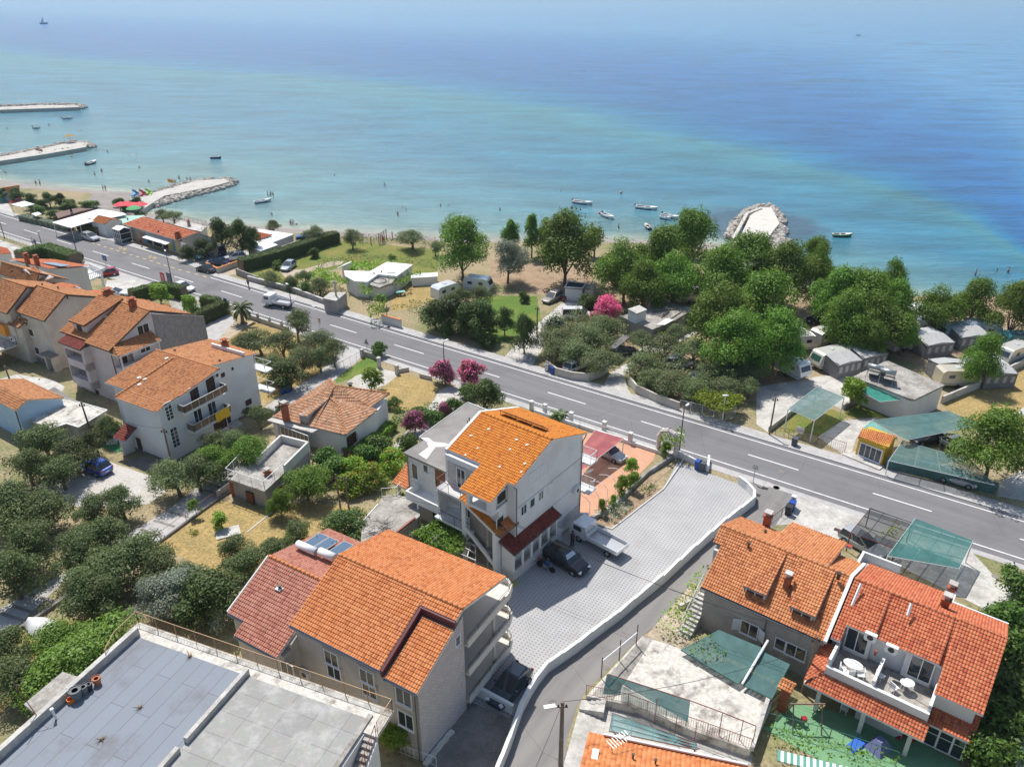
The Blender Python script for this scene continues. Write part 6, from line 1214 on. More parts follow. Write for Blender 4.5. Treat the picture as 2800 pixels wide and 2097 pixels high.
part(t,'steps',CONC2,lambda m:[m.prism([(s0+sd_*i+pn)[:2],(s0+sd_*(i+.8)+pn)[:2],(s0+sd_*(i+.8)-pn)[:2],(s0+sd_*i-pn)[:2]],s0.z+sd_.z*i-.12,s0.z+sd_.z*i)for i in range(7)])
F10=Fr(-33)
cR=V3(PZ(*q('J',145,70),8.0));u1,v1=F10.uv(cR)
t=bthing('blue_house',F10,u1-8,u1,v1-6,v1+4,3.8,'light blue walled house with tiled roof at the left edge','house')
walls(t,F10,u1-8,u1-.2,v1-5,v1-.1,1.5,None,BLUEP,gable=(v1-1.4,8.4,7.85,7.2))
tiled_roof(t,[[F10.w(u1-9,v1-1.4,8.65),F10.w(u1,v1-1.4,8.65),F10.w(u1,v1+.1,8.0),F10.w(u1-9,v1+.1,8.0)],[F10.w(u1-9,v1-5.2,7.2),F10.w(u1,v1-5.2,7.2),F10.w(u1,v1-1.4,8.65),F10.w(u1-9,v1-1.4,8.65)]],T_LFT)
part(t,'downpipe',METALD,lambda m:m.path([F10.w(u1-.1,v1+.1,7.9),F10.w(u1-.1,v1+.15,3)],.07))
c=B8(915,925,3.7);c.z=gz(c.x,c.y);t=thing('garden_barbecue',c,'white masonry garden barbecue with tapering chimney','barbecue')
part(t,'base',WHITE,lambda m:m.box((c.x,c.y,c.z+.45),(1.1,.8,.9),.3));part(t,'hood',WHITE,lambda m:m.box((c.x,c.y,c.z+1.45),(1.0,.7,1.1),.3,taper=.45));part(t,'chimney',WHITE,lambda m:m.box((c.x,c.y,c.z+2.3),(.42,.35,.8),.3));part(t,'firebox',DARK,lambda m:m.box((c.x+.12,c.y-.35,c.z+1.0),(.6,.12,.3),.3))
def flatb(name,label,tk,pts,z,wmat,rmat,cat='building',th=.2,sh=.96,zb=None,group=None,edge=None):
 P=[pz(tk,x,y,z)for x,y in pts];cc=sum(P,Vector())/len(P);b0=min(gz(p.x,p.y)for p in P)
 t=thing(name,(cc.x,cc.y,b0),label,cat,group)
 part(t,'flat_roof',rmat,lambda m:m.prism([p[:2]for p in P],z-th,z))
 if wmat:part(t,'wall',wmat,lambda m:m.prism([(cc+(p-cc)*sh)[:2]for p in P],(zb if zb is not None else b0-.5),z-th))
 if edge:part(t,'roof_edge',edge,lambda m:m.path([p+Vector((0,0,.04))for p in P+P[:1]],.08,4))
 return t,P
def postsat(t,tk,pts,z,r=.05,mat=METALW,zb=None):
 for x,y in pts:
  p=pz(tk,x,y,z);part(t,'post',mat,lambda m:m.tube((p.x,p.y,gz(p.x,p.y)if zb is None else zb),r,p,r,6))
t=thing('restaurant',pz('A0',1400,1450,2),'long beige beach restaurant with red tiled roof and shop front under an awning','restaurant')
a,b3,c_,d_=pz('A0',1060,1305,5.2),pz('A0',1530,1445,5.2),pz('A0',1710,1378,6.8),pz('A0',1238,1243,6.8)
tiled_roof(t,[[a,b3,c_,d_]],T_ROW2,cw=.4,rh=.5);bk1,bk2_=c_+(c_-b3)*.9,d_+(d_-a)*.9;bk1.z=bk2_.z=5.2;tiled_roof(t,[[c_,d_,bk2_,bk1]],T_ROW2,name='rear_roof',cw=.4,rh=.5)
e1=(b3-a).normalized();n1=Vector((e1.y,-e1.x,0));
w4=[a-n1*.8+e1*.4,b3-n1*.8-e1*.4,bk1+n1*.4-e1*.4,bk2_+n1*.4+e1*.4]
part(t,'wall',BEIGE,lambda m:m.prism([p[:2]for p in w4],1,5.0));gb=c_+n1*0;part(t,'gable',BEIGE,lambda m:m.add([w4[1]+Vector((0,0,-.25)),w4[2]+Vector((0,0,-.25)),c_-e1*.4+Vector((0,0,-.2)),w4[1]+Vector((0,0,-.25))-e1*.2,w4[2]+Vector((0,0,-.25))-e1*.2,c_-e1*.6+Vector((0,0,-.2))],[(0,1,2),(5,4,3),(0,3,4,1),(1,4,5,2),(2,5,3,0)]))
L=(b3-a).length
part(t,'awning',METALW,lambda m:slab(m,[a+e1*L*.45+n1*1.2+Vector((0,0,-1.0)),a+e1*L*.88+n1*1.2+Vector((0,0,-1.0)),a+e1*L*.88-n1*.7+Vector((0,0,-.7)),a+e1*L*.45-n1*.7+Vector((0,0,-.7))],.08))
def shopfront(m,f0,f1,z0,z1,dd):p,r=a+e1*L*f0-n1*(.8-dd),a+e1*L*f1-n1*(.8-dd);m.prism([p[:2],r[:2],(r-n1*.05)[:2],(p-n1*.05)[:2]],z0,z1)
for f0,f1 in((.36,.44),(.48,.62),(.65,.74)):part(t,'shop_opening',DARK,lambda m:shopfront(m,f0,f1,2.2,4.0,.06))
for f0,f1,cc3 in((.30,.35,(.1,.3,.5)),(.76,.82,(.6,.4,.1)),(.83,.87,(.1,.35,.35)),(.24,.29,(.6,.2,.1)),(.9,.95,(.6,.5,.2))):part(t,'advertising_panel',flat('panel_%d'%int(f0*100),cc3,.6),lambda m:shopfront(m,f0,f1,2.3,4.2,.08))
kx=[a+e1*.2+n1*.2,a+e1*3.0+n1*.2,a+e1*3.0+n1*2.6,a+e1*.2+n1*2.6]
k=thing('glass_kiosk',(kx[0]+kx[2])/2+Vector((0,0,-3.2)),'white framed glass kiosk beside the restaurant corner','kiosk')
part(k,'kiosk_roof',METALW,lambda m:(slab(m,[p+Vector((0,0,-.3))for p in(kx[0],kx[1])]+[(kx[1]+kx[2])/2+Vector((0,0,.1)),(kx[0]+kx[3])/2+Vector((0,0,.1))],.06),slab(m,[(kx[0]+kx[3])/2+Vector((0,0,.1)),(kx[1]+kx[2])/2+Vector((0,0,.1)),kx[2]+Vector((0,0,-.3)),kx[3]+Vector((0,0,-.3))],.06)))
part(k,'kiosk_frame',METALW,lambda m:([m.tube((p.x,p.y,2.1),.07,(p.x,p.y,4.9),.07,4)for p in kx+[(kx[2]+kx[3])/2,kx[3]*.75+kx[2]*.25,kx[3]*.25+kx[2]*.75]],[m.tube((kx[i].x,kx[i].y,z),.06,(kx[(i+1)%4].x,kx[(i+1)%4].y,z),.06,4)for i in range(4)for z in(2.9,4.1)]))
part(k,'kiosk_glass',GLASS,lambda m:m.prism([(((kx[0]+kx[2])/2)+(p-(kx[0]+kx[2])/2)*.95)[:2]for p in kx],2.2,4.7))
for x,y in((1370,1375),(1105,1270)):vent(t,pz('A0',x,y,6.0),.4,.12)
chimney(t,pz('A0',1540,1425,5.5),.9,.8,BRICK,F0.a);part(t,'skylight',GLASS,lambda m:m.box(tuple(pz('A0',1320,1308,6.15)),(1.6,.8,.1),F0.a))
t,P=flatb('marquee','big white flat marquee roof of the beach restaurant','A0',((450,1290),(612,1338),(700,1310),(790,1285),(1095,1222),(1060,1205),(850,1175)),4.9,None,METALW,'marquee',.12)
postsat(t,'A0',((460,1290),(612,1334),(690,1310),(1080,1222),(855,1180)),4.8,.07);
t,P=flatb('translucent_canopy','pale green canopy behind the little gabled kiosk','A0',((960,1240),(1245,1228),(1260,1250),(1060,1300),(940,1310)),4.3,None,netmat('canopy_mint',(.35,.52,.45),.9),'canopy',.06);postsat(t,'A0',((965,1242),(1240,1230),(1060,1298)),4.25)
t,P=flatb('roof_pergola','dark brown flat roof on the left of the white marquee','A0',((475,1210),(640,1170),(810,1170),(700,1195),(500,1255)),4.6,RUSTB,pm('roof_brown_felt',(.16,.10,.085),(.20,.13,.11)),'shelter')
t=thing('small_gabled_kiosk',pz('A0',900,1300,2),'little kiosk with orange gabled roof in front of the marquee','kiosk')
ka,kb,kc,kd,ke=pz('A0',790,1283,4.7),pz('A0',905,1310,4.7),pz('A0',968,1262,5.8),pz('A0',850,1232,5.8),pz('A0',1055,1277,4.7);kf=kd+(ke-kc)
tiled_roof(t,[[ka,kb,kc,kd],[kc,ke,kf,kd]],T_NEW,[(kd,kc)]);part(t,'wall',WHITE,lambda m:m.add([(p.x,p.y,1.8)for p in(kb,ke,kf,ka)]+[(kb.x,kb.y,4.6),(ke.x,ke.y,4.6),(kf.x,kf.y,4.6),(ka.x,ka.y,4.6),(kc.x,kc.y,5.65),(kd.x,kd.y,5.65)],[(0,1,2,3)[::-1],(0,1,5,8,4),(2,3,7,9,6),(1,2,6,5),(3,0,4,7),(4,8,9,7),(8,5,6,9)]))
t=thing('beach_hut',pz('A0',90,1100,2),'pinkish hut with teal door and orange gabled roof by the beach trees','hut')
h4=[pz('A0',x,y,4.6)for x,y in((40,1045),(165,1012),(140,1000),(-20,1020))];ha,hb,hc,hd=pz('A0',45,1032,4.4),pz('A0',168,1012,4.4),pz('A0',45,990,5.4),pz('A0',-60,1010,4.4);he=hc+(hb-ha)
tiled_roof(t,[[ha,hb,he,hc],[hc,he,hd+(hb-ha),hd]],T_NEW);part(t,'wall',PINKP,lambda m:m.prism([(p.x,p.y)for p in(ha,hb,hd+(hb-ha),hd)],1.5,4.35));mm=(ha+hd)/2;part(t,'gable_wall',BLUEP,lambda m:m.prism([ha[:2],hd[:2],(hd+(hb-ha)*.02)[:2],(ha+(hb-ha)*.02)[:2]],1.6,4.45));part(t,'door',flat('teal_paint',(.02,.22,.22),.6),lambda m:m.prism([(ha+(hd-ha)*.15-(hb-ha)*.02)[:2],(ha+(hd-ha)*.75-(hb-ha)*.02)[:2],(ha+(hd-ha)*.75)[:2],(ha+(hd-ha)*.15)[:2]],2.0,4.0))
t,P=flatb('bus_shelter_canopy','white square canopy on thin posts left of the reeds','A0',((92,1135),(210,1105),(298,1132),(190,1158)),4.6,None,METALW,'canopy',.15);postsat(t,'A0',((100,1135),(210,1110),(285,1132),(190,1152)),4.5,.05)
t,P=flatb('small_canopy','tiny white canopy among reeds by the road','A0',((270,1215),(330,1200),(362,1218),(310,1235)),4.0,None,METALW,'canopy',.1);postsat(t,'A0',((275,1215),(355,1218),(310,1232)),3.9,.04)
t,P=flatb('beach_bar','white seaside roof terrace with railing and small chimney','A0',((1500,1310),(1560,1270),(1790,1325),(1740,1370),(1640,1350)),5.0,WHITE2,CONC2,'bar');railing(t,[pz('A0',1500,1305,5),pz('A0',1560,1268,5),pz('A0',1790,1322,5),pz('A0',1745,1368,5)],1.0,METALD,.5);chimney(t,pz('A0',1635,1320,5),.8,.5,GREYP,0)
t,P=flatb('corrugated_roof_shed','pale corrugated roof with a red tiled patch beyond the parked cars','B0',((0,712),(328,760),(140,832),(190,852),(40,905),(-80,860)),4.4,WHITE2,METALW,'shed');tiled_roof(t,[[pz('B0',-20,735,4.7),pz('B0',145,768,4.7),pz('B0',20,812,4.55),pz('B0',-80,790,4.55)]],T_ROW2,name='tiled_patch',th=.06)
t,P=flatb('flat_roof_bungalow','white L-shaped flat-roofed bungalow with courtyard vine','B0',((760,1075),(985,1080),(1130,1000),(1355,1022),(1215,1122),(1055,1106),(960,1172),(850,1165),(770,1120)),4.9,WHITE,METALW,'house',.25,.97);BN=t
part(t,'lower_wing',WHITE,lambda m:m.prism([pz('B0',x,y,4.3)[:2]for x,y in((955,1185),(1055,1112),(1215,1128),(1170,1175),(1065,1215))],1.5,4.1));part(t,'lower_wing_roof',CONC,lambda m:m.prism([pz('B0',x,y,4.4)[:2]for x,y in((950,1188),(1055,1108),(1220,1126),(1175,1180),(1065,1220))],4.1,4.4))
part(t,'tyre_marks',DARK,lambda m:m.path([pz('B0',1065+60*math.cos(a),1165+22*math.sin(a),4.42)for a in np.linspace(0,6.28,20)],.1,4))
part(t,'courtyard_wall',WHITE,lambda m:(m.path([pz('B0',705,1055,4.6),pz('B0',830,1000,4.6)],.12,4),m.prism([pz('B0',x,y,4.2)[:2]for x,y in((740,1040),(825,1000),(835,1006),(752,1048))],1.8,4.4)))
vent(t,pz('B0',1020,1105,4.9),.3);vent(t,pz('B0',1085,1090,4.9),.3);part(t,'dark_window',SHUT,lambda m:m.box(tuple(pz('B0',1020,1235,3.3)),(.9,.25,.8),F0.a));part(t,'door',SHUT,lambda m:m.box(tuple(pz('B0',1060,1270,2.9)),(.6,.35,1.8),F0.a))
part(t,'skylight',METALW,lambda m:m.box(tuple(pz('B0',1165,1090,5.0)),(1.6,.5,.1),F0.a+.8))
leaf_sheet('vine_canopy',[pz('B0',x,y,4.8)for x,y in((825,1000),(1095,995),(985,1078),(820,1062))],.8,22,.22,L_BRIGHT,'bright green vine filling the bungalow courtyard','vine')
t,P=flatb('garden_outhouse','row of white walled sheds behind the bungalow lawn','B0',((1335,1100),(1570,1092),(1568,1125),(1340,1138)),3.6,WHITE,METALW,'shed',.1)
t,P=flatb('roadside_shed','grey flat-roofed shed behind the long roadside wall','B0',((578,1312),(640,1262),(785,1262),(690,1335)),4.4,GREYP,CONC2,'shed')
t,P=flatb('campsite_office','low campsite building with littered grey roof and small white roof box','C0',((1240,1168),(1585,1240),(1395,1352),(1215,1425),(930,1310),(1170,1250)),4.6,GREYP,CONC,'building',.25)
part(t,'roof_box',WHITE,lambda m:m.prism([pz('C0',x,y,6.3)[:2]for x,y in((1005,1255),(1100,1222),(1162,1255),(1075,1285))],4.6,6.2));part(t,'roof_box_lid',CONC2,lambda m:m.prism([pz('C0',x,y,6.4)[:2]for x,y in((1000,1247),(1100,1214),(1168,1252),(1078,1288))],6.2,6.4))
for(x0,y0,x1,y1)in((1210,1270,1430,1245),(1290,1320,1360,1265),(1370,1330,1470,1265),(1250,1255,1260,1280)):part(t,'roof_plank',WOOD,lambda m:m.path([pz('C0',x0,y0,4.75),pz('C0',x1,y1,4.75)],.08,4))
part(t,'metal_sheet',METALW,lambda m:slab(m,[pz('C0',x,y,4.7)for x,y in((1245,1385),(1330,1330),(1400,1340),(1320,1385))],.05));t2=thing('awning',pz('C0',1060,1370,2),'narrow white awning strip in front of the campsite building','awning')
part(t2,'awning_sheet',METALW,lambda m:slab(m,[pz('C0',925,1305,3.9),pz('C0',1180,1380,3.9),pz('C0',1210,1410,3.6),pz('C0',945,1325,3.6)],.06));postsat(t2,'C0',((945,1325),(1040,1355),(1130,1385),(1205,1410)),3.55,.05)
t,P=flatb('utility_block','small white utility block with black roof near the parked grey car','C0',((455,1062),(490,1012),(640,1030),(610,1072)),4.4,WHITE,pm('bitumen',(.035,.037,.045),(.06,.06,.07)),'building');part(t,'roof_rim',WHITE,lambda m:m.path([p+Vector((0,0,.06))for p in P+P[:1]],.12,4))
t,P=flatb('utility_annex','grey annex under the trees beside the white utility block','C0',((625,1072),(650,1032),(720,1035),(705,1080)),4.2,BEIGE,CONC,'annex')
t,P=flatb('dark_carport','small dark corrugated car port between the hedges','C0',((845,1580),(960,1465),(1030,1480),(890,1590)),4.2,None,pm('corrugated_dark',(.13,.13,.14),(.18,.15,.14)),'carport',.08);postsat(t,'C0',((850,1580),(1025,1482),(890,1586)),4.1,.05,RUSTB)
t,P=flatb('reception_building','white building with grey flat roof carrying two water heater tanks','D1',((735,568),(1000,440),(1040,432),(1528,640),(1268,765),(1225,758)),5.4,WHITE,CONC,'building',.25,.97)
def tankset(x,y,lab):
 c=pz('D1',x,y,5.4);h=thing('solar_water_heater',c,lab,'solar heater','tanks on the reception roof');e_=Vector((F0.e[0],F0.e[1],0));n_=Vector((F0.n[0],F0.n[1],0))
 part(h,'water_tank',METAL,lambda m:m.tube(c-e_*.9+Vector((0,0,1.7)),.33,c+e_*.9+Vector((0,0,1.7)),.33,12),True)
 part(h,'stand',METAL,lambda m:[m.tube(c+e_*s+n_*k,.03,c+e_*s+Vector((0,0,1.4)),.03,4)for s in(-.8,.8)for k in(.8,-.8)]);o=part(h,'solar_panel',flat('solar_black',(0,0,0)),lambda m:slab(m,[c-e_*.9+n_*.2+Vector((0,0,1.3)),c+e_*.9+n_*.2+Vector((0,0,1.3)),c+e_*.9-n_*1.6+Vector((0,0,.25)),c-e_*.9-n_*1.6+Vector((0,0,.25))],.08))
tankset(905,590,'left silver water heater tank on the reception roof');tankset(1015,630,'right silver water heater tank on the reception roof');dish(F0,pz('D1',985,600,5.5),.6,label='grey satellite dish between the two heater tanks',az=math.radians(100),col=METAL)
acunit(F0,'+v',0,0,0,parent=t,loc=tuple(pz('D1',800,640,4.0)))
def canopy(label,tk,pts,zs,mat,posts=(),frame=METALW,name='shade_canopy',cat='canopy',nx=4,ny=3,sag=.12):
 P=[pz(tk,x,y,z)for(x,y),z in zip(pts,zs)];cc=sum(P,Vector())/len(P);t=thing(name,(cc.x,cc.y,gz(cc.x,cc.y)),label,cat)
 a,b3,c,d_=P[:4];N,M=12,12;mb=MB();gg=lambda s,r:(a*(1-s)+b3*s)*(1-r)+(d_*(1-s)+c*s)*r+Vector((0,0,-sag*abs(math.sin(s*PI*nx))*abs(math.sin(r*PI*ny))))
 vs=[gg(i/N,j/M)for j in range(M+1)for i in range(N+1)];fs=[(j*(N+1)+i,j*(N+1)+i+1,(j+1)*(N+1)+i+1,(j+1)*(N+1)+i)for j in range(M)for i in range(N)]
 mb.add(vs,fs);mb.build('shade_net',mat,t,True)
 part(t,'frame',frame,lambda m:([m.tube(gg(i/nx,0)+Vector((0,0,-.05)),.04,gg(i/nx,1)+Vector((0,0,-.05)),.04,4)for i in range(nx+1)],[m.tube(gg(0,j/ny)+Vector((0,0,-.05)),.04,gg(1,j/ny)+Vector((0,0,-.05)),.04,4)for j in range(ny+1)]))
 for i in posts:
  p=P[i];part(t,'post',frame,lambda m:m.tube((p.x,p.y,gz(p.x,p.y)),.06,p-Vector((0,0,.05)),.06,6))
 return t
canopy('square grey-green shade canopy tilted over the small lawn','D1',((175,845),(425,652),(658,745),(400,945)),(5.0,5.0,5.0,5.0),NETG,(0,1,2,3));
canopy('bright teal canopy against the white reception building','D1',((800,690),(905,636),(1222,760),(970,784)),(4.8,5.0,4.9,4.6),NETT,(2,))
canopy('largest dark shade canopy stretched over the parked cars','D1',((890,945),(1555,863),(1855,980),(1195,1113)),(5.0,5.0,5.0,5.0),NETD,(0,1,2,3))
canopy('small mint canopy strip behind the yellow kiosk','D1',((820,1012),(888,948),(1110,1080),(1120,1110)),(4.6,5.0,5.0,4.6),netmat('net_mint',(.14,.36,.30),.85),())
canopy('low see-through net over the roadside parking with arched cars beneath','D1',((1165,1118),(1760,1290),(1960,1500),(1045,1290)),(4.2,4.2,4.0,4.0),netmat('net_sheer',(.10,.18,.17),.66),(0,1,3))
canopy('teal edged dark canopy beside the road in front of the houses','R',((2065,368),(2560,560),(2440,800),(1825,690)),(4.6,4.6,4.6,4.6),netmat('net_teal_dark',(.03,.13,.12),.8),(0,1,2,3))
canopy('black net car port with wine red frame over the silver car','R',((1675,278),(2035,405),(1890,630),(1505,488)),(4.4,4.4,4.4,4.4),NETK,(0,1,2,3),METALR,nx=3,ny=3)
canopy('wine red awning over the terracotta terrace','M',((1035,1030),(1280,1100),(900,1390),(800,1330)),(4.6,4.4,4.6,4.6),NETR,(1,),nx=2,ny=2)
t=thing('ticket_kiosk',g('D1',870,1290),'yellow kiosk with orange pantile roof and white four-pane window','kiosk');YEL=pm('plaster_yellow',(.66,.42,.045),(.60,.38,.05),1,.85,fine=.08,bs=.05)
r4=[pz('D1',820,1008,5.2),pz('D1',1100,1080,5.2),pz('D1',1045,1178,4.6),pz('D1',778,1088,4.6)];tiled_roof(t,[r4],T_NEW,soff=YEL,th=.2)
f0,f1=g('D1',750,1252),g('D1',975,1345);e_=(f1-f0);e_.z=0;W_=e_.length;e_.normalize();n_=Vector((-e_.y,e_.x,0));dpt=2.3
part(t,'wall',YEL,lambda m:m.prism([f0[:2],f1[:2],(f1+n_*dpt)[:2],(f0+n_*dpt)[:2]],1.8,[4.45,4.45,5.0,5.0]))
FK=Fr(math.degrees(math.atan2(e_.y,e_.x)));uk0,vk=FK.uv(f0);uk1,_=FK.uv(f1);opening(t,FK,'+v',(uk0+uk1)/2+.05,3.15,W_*.78,1.5,vk,bars=3,fw=.12)
part(t,'step',CONC2,lambda m:fbox(m,FK,uk0-1,uk1+.3,vk,vk+1.1,1.9,2.25))
t=thing('concrete_patio',g('T',1500,900),'weathered concrete patio slab with green net canopies beside the lane','patio')
zp=4.4;pt=[pz('T',x,y,zp)for x,y in((1130,520),(1480,640),(2000,940),(2250,1080),(2060,1510),(1540,1330),(1100,1140),(640,1040))];part(t,'patio_slab',CONCW,lambda m:m.prism([p[:2]for p in pt],2.5,zp))
part(t,'patio_strip',CONC,lambda m:m.prism([pz('T',x,y,zp+.01)[:2]for x,y in((1135,525),(1210,560),(870,1080),(690,1030))],zp-.1,zp+.012))
part(t,'patio_wall',CONC2,lambda m:m.path([pz('T',2212,1060,zp+.3),pz('T',2070,1500,zp+.3)],.2,4))
railing(t,[pz('T',640,1030,zp),pz('T',1000,1110,zp),pz('T',1500,1300,zp),pz('T',2060,1500,zp)],1.0,METALR,.16);
t=thing('laundry_frame',pz('T',925,700,zp),'white topped steel laundry posts along the patio edge','clothes line')
for x,y in((1072,600),(925,735),(770,885)):p=pz('T',x,y,zp);part(t,'post',METALD,lambda m:m.tube(p,.04,p+Vector((0,0,2.1)),.04,5))
a,c=pz('T',1072,600,zp),pz('T',770,885,zp);part(t,'crossbar',METALW,lambda m:m.tube(a+Vector((0,0,1.3)),.05,c+Vector((0,0,1.7)),.05,5))
t=thing('net_frame',pz('T',1300,1200,3.7),'tall rusty net frame with torn teal shade cloth over the patio edge','frame')
zn=6.6
gp=[(960,940),(1540,1080),(1825,1185),(2100,1290)];gq=[(930,1090),(880,1340),(1495,1480),(1800,1560),(1970,1610)]
top=[pz('T',x,y,zn)for x,y in((830,850),(1540,1080),(1825,1185),(2110,1300))]
part(t,'frame_rail',METALR,lambda m:m.path(top,.035,4))
for x,y in((1255,1060),(1430,1195),(1600,1265),(1820,1185),(2000,1245),(2110,1300)):p=pz('T',x,y,zn-.2 if y>1190 else zn-.05);part(t,'frame_post',METALR,lambda m:m.tube((p.x,p.y,4.0),.03,p,.03,4))
part(t,'shade_cloth',NETT if False else netmat('net_patio',(.05,.20,.19),.86),lambda m:(m.quad(pz('T',820,850,zn),pz('T',1540,1082,zn),pz('T',1520,1265,zn-1.2),pz('T',950,940,zn-.6)),m.quad(pz('T',820,850,zn),pz('T',950,940,zn-.6),pz('T',940,1030,zn-1.3),pz('T',785,1025,zn-1.3))))
part(t,'sheer_cloth',netmat('net_patio_sheer',(.14,.30,.29),.6),lambda m:(m.quad(pz('T',950,945,zn-.6),pz('T',1520,1265,zn-1.2),pz('T',1300,1200,zn-2.2),pz('T',940,1090,zn-2.2)),))
canopy('lower pale teal net stretched beside the bottom tiled roof','T',((870,1185),(1590,1440),(1600,1500),(840,1340)),(5.4,5.4,5.2,5.2),netmat('net_low',(.12,.25,.25),.7),(0,1),METALR)
canopy('dark green ribbed canopy below the grey house wall, left half','T',((1790,470),(2200,640),(1950,935),(1460,640)),(5.4,5.6,4.9,4.9),NETD,(),METALG,nx=6,ny=2)
canopy('dark green ribbed canopy below the grey house wall, right half','T',((2175,660),(2400,765),(2245,1065),(2000,945)),(5.6,5.6,4.9,4.9),NETD,(),METALG,nx=6,ny=2)
o=MB();o.tube(pz('T',2212,560,6.0),.09,pz('T',1990,935,5.0),.09,6);tag(o.build('drain_pipe',METALW),'white pipe running down between the two green ribbed canopies','pipe')
t=thing('landing_steps',pz('T',700,1160,3.9),'concrete steps and landing between lane and net frames','steps')
part(t,'step',CONC2,lambda m:[m.prism([pz('T',600+i*42,1070+i*8,4.0)[:2],pz('T',642+i*42,1078+i*8,4.0)[:2],pz('T',622+i*42,1160+i*14,4.0)[:2],pz('T',580+i*42,1150+i*14,4.0)[:2]],3.6,4.0+.1*i)for i in range(5)])
def crown_mesh(name,mat,R,Hc,nl,size,lobes,seed,z0=0,flat_=1.0,lean=.25,asp=.55):
 """leaf crown: many small leaf faces on lobes filling an uneven ellipsoid of radius R, height Hc, bottom z0"""
 rg=np.random.default_rng(seed);Cs=[];
 for i in range(lobes):
  a=rg.uniform(0,2*PI);h=rg.uniform(0,1);r=R*math.sqrt(rg.uniform(.02,1))*(.80 if h<.75 else.5)*(1-.55*max(0,h-.6)/.4)
  Cs.append((r*math.cos(a),r*math.sin(a),z0+Hc*(.14+.74*h),R*rg.uniform(.26,.44)))
 Cs.append((0,0,z0+Hc*.5,R*.6));per=np.array([c[3]**2 for c in Cs]);per=(per/per.sum()*nl).astype(int);C=[];N=[]
 for(x,y,z,r),n in zip(Cs,per):
  d=rg.normal(size=(n,3));d/=np.linalg.norm(d,axis=1)[:,None];d[:,2]=np.where(d[:,2]<-.35,-d[:,2],d[:,2])
  rad=r*rg.uniform(.55,1.12,n)[:,None]*(1+.18*np.sin(d[:,0:1]*7+x)*np.cos(d[:,1:2]*6+y))
  C.append(np.array([x,y,z])+d*rad*np.array([1,1,flat_*Hc/(2*R)*1.05 if Hc>2*R else flat_]));N.append(d+np.array([0,0,lean]))
 C=np.concatenate(C);C[:,2]=np.maximum(C[:,2],z0*.8+.05);return leaf_mesh(name,C,np.concatenate(N),size,mat,asp),Cs
def trunk_mesh(Cs,z0,r,limbs=6,seed=0):
 rd=random.Random(seed);mb=MB();top=Vector((rd.uniform(-.1,.1),rd.uniform(-.1,.1),z0*.9+.2));mb.tube((0,0,-.2),r*1.35,(0,0,.3),r,7);mb.tube((0,0,.3),r,top,r*.75,7)
 for c in sorted(Cs,key=lambda c:-c[3])[:limbs]:
  mid=top*.45+Vector(c[:3])*.55+Vector((rd.uniform(-.2,.2),rd.uniform(-.2,.2),-.1));mb.tube(top-Vector((0,0,.15)),r*.55,mid,r*.3,5);mb.tube(mid,r*.3,Vector(c[:3]),r*.1,4)
 me=bpy.data.meshes.new('trunk');me.from_pydata([tuple(v)for v in mb.v],[],mb.f);me.materials.append(BARK);me.update();return me
PROTO={}
def proto(kind,i,mat,R,H,z0,nl,size,lobes,tr,flat_=1.0,limbs=6,asp=.55,extra=None):
 me,Cs=crown_mesh('crown_'+kind,mat,R,H-z0,nl,size,lobes,100*len(PROTO)+i,z0,flat_,asp=asp);tm=trunk_mesh(Cs,z0,tr,limbs,i)if tr else None
 ex=None
 if extra:
  rg=np.random.default_rng(i+5);k=rg.choice(len(me.polygons),extra[1],replace=False);cen=np.zeros(3*len(me.polygons));me.polygons.foreach_get('center',cen);cen=cen.reshape(-1,3)[k];ctr=np.array([0,0,z0+(H-z0)*.5]);dn=cen-ctr;dn/=np.linalg.norm(dn,axis=1)[:,None]
  ex=leaf_mesh('blossom',cen+dn*.15,dn,extra[2],extra[0])
 PROTO.setdefault(kind,[]).append((me,tm,R,H,ex))
for i in range(4):
 proto('broadleaf_tree',i,L_BROAD,5,10,1.6,15000,.17,26,.28);proto('olive_tree',i,L_OLIVE,2.6,4.2,1.0,6500,.105,16,.2,.85,6,.4)
for i in range(3):
 proto('dark_tree',i,L_DARK,3,6,1.0,7500,.14,18,.2);proto('bush',i,L_HEDGE,1.5,1.9,.05,2600,.11,11,0,.9);proto('dark_olive_tree',i,L_DOLIVE,2.6,4.2,.8,7000,.11,18,.2,.85,6,.45)
 proto('tall_tree',i,L_BROAD,2.2,9,2.0,7500,.15,18,.22)
proto('silver_tree',0,L_SILV,4,8,1.8,10000,.14,22,.24);proto('silver_bush',0,L_SILV,1.5,1.8,.05,2400,.1,10,0);proto('bright_tree',0,L_BRIGHT,1.6,3,.7,2200,.13,9,.09);proto('young_tree',0,L_BROAD,1.2,3.4,1.3,900,.12,7,.05)
proto('oleander',0,L_HEDGE,1.8,3.4,.3,3800,.12,13,.08,extra=(L_PINK,2400,.13));proto('white_oleander',0,L_HEDGE,1.8,3.2,.3,3800,.12,13,.08,extra=(L_WHITEF,500,.12));proto('orange_shrub',0,L_BRIGHT,1.8,2.4,.1,3600,.12,13,0,extra=(L_RED,120,.12))
proto('pink_bush',0,L_PINK,2.4,4.2,.3,6500,.13,18,.1)
DESC={'broadleaf_tree':'large green broadleaf tree','olive_tree':'grey-green olive tree','dark_tree':'dark dense evergreen tree','bush':'rounded green bush','dark_olive_tree':'dense olive tree','tall_tree':'slim upright tree','silver_tree':'silvery-leaved tree','silver_bush':'silvery bush','bright_tree':'small bright green tree','young_tree':'thin young tree','oleander':'oleander with pink blossom','white_oleander':'oleander speckled with white blossom','orange_shrub':'bright shrub dotted with orange flowers','pink_bush':'huge magenta oleander'}
CNT={}
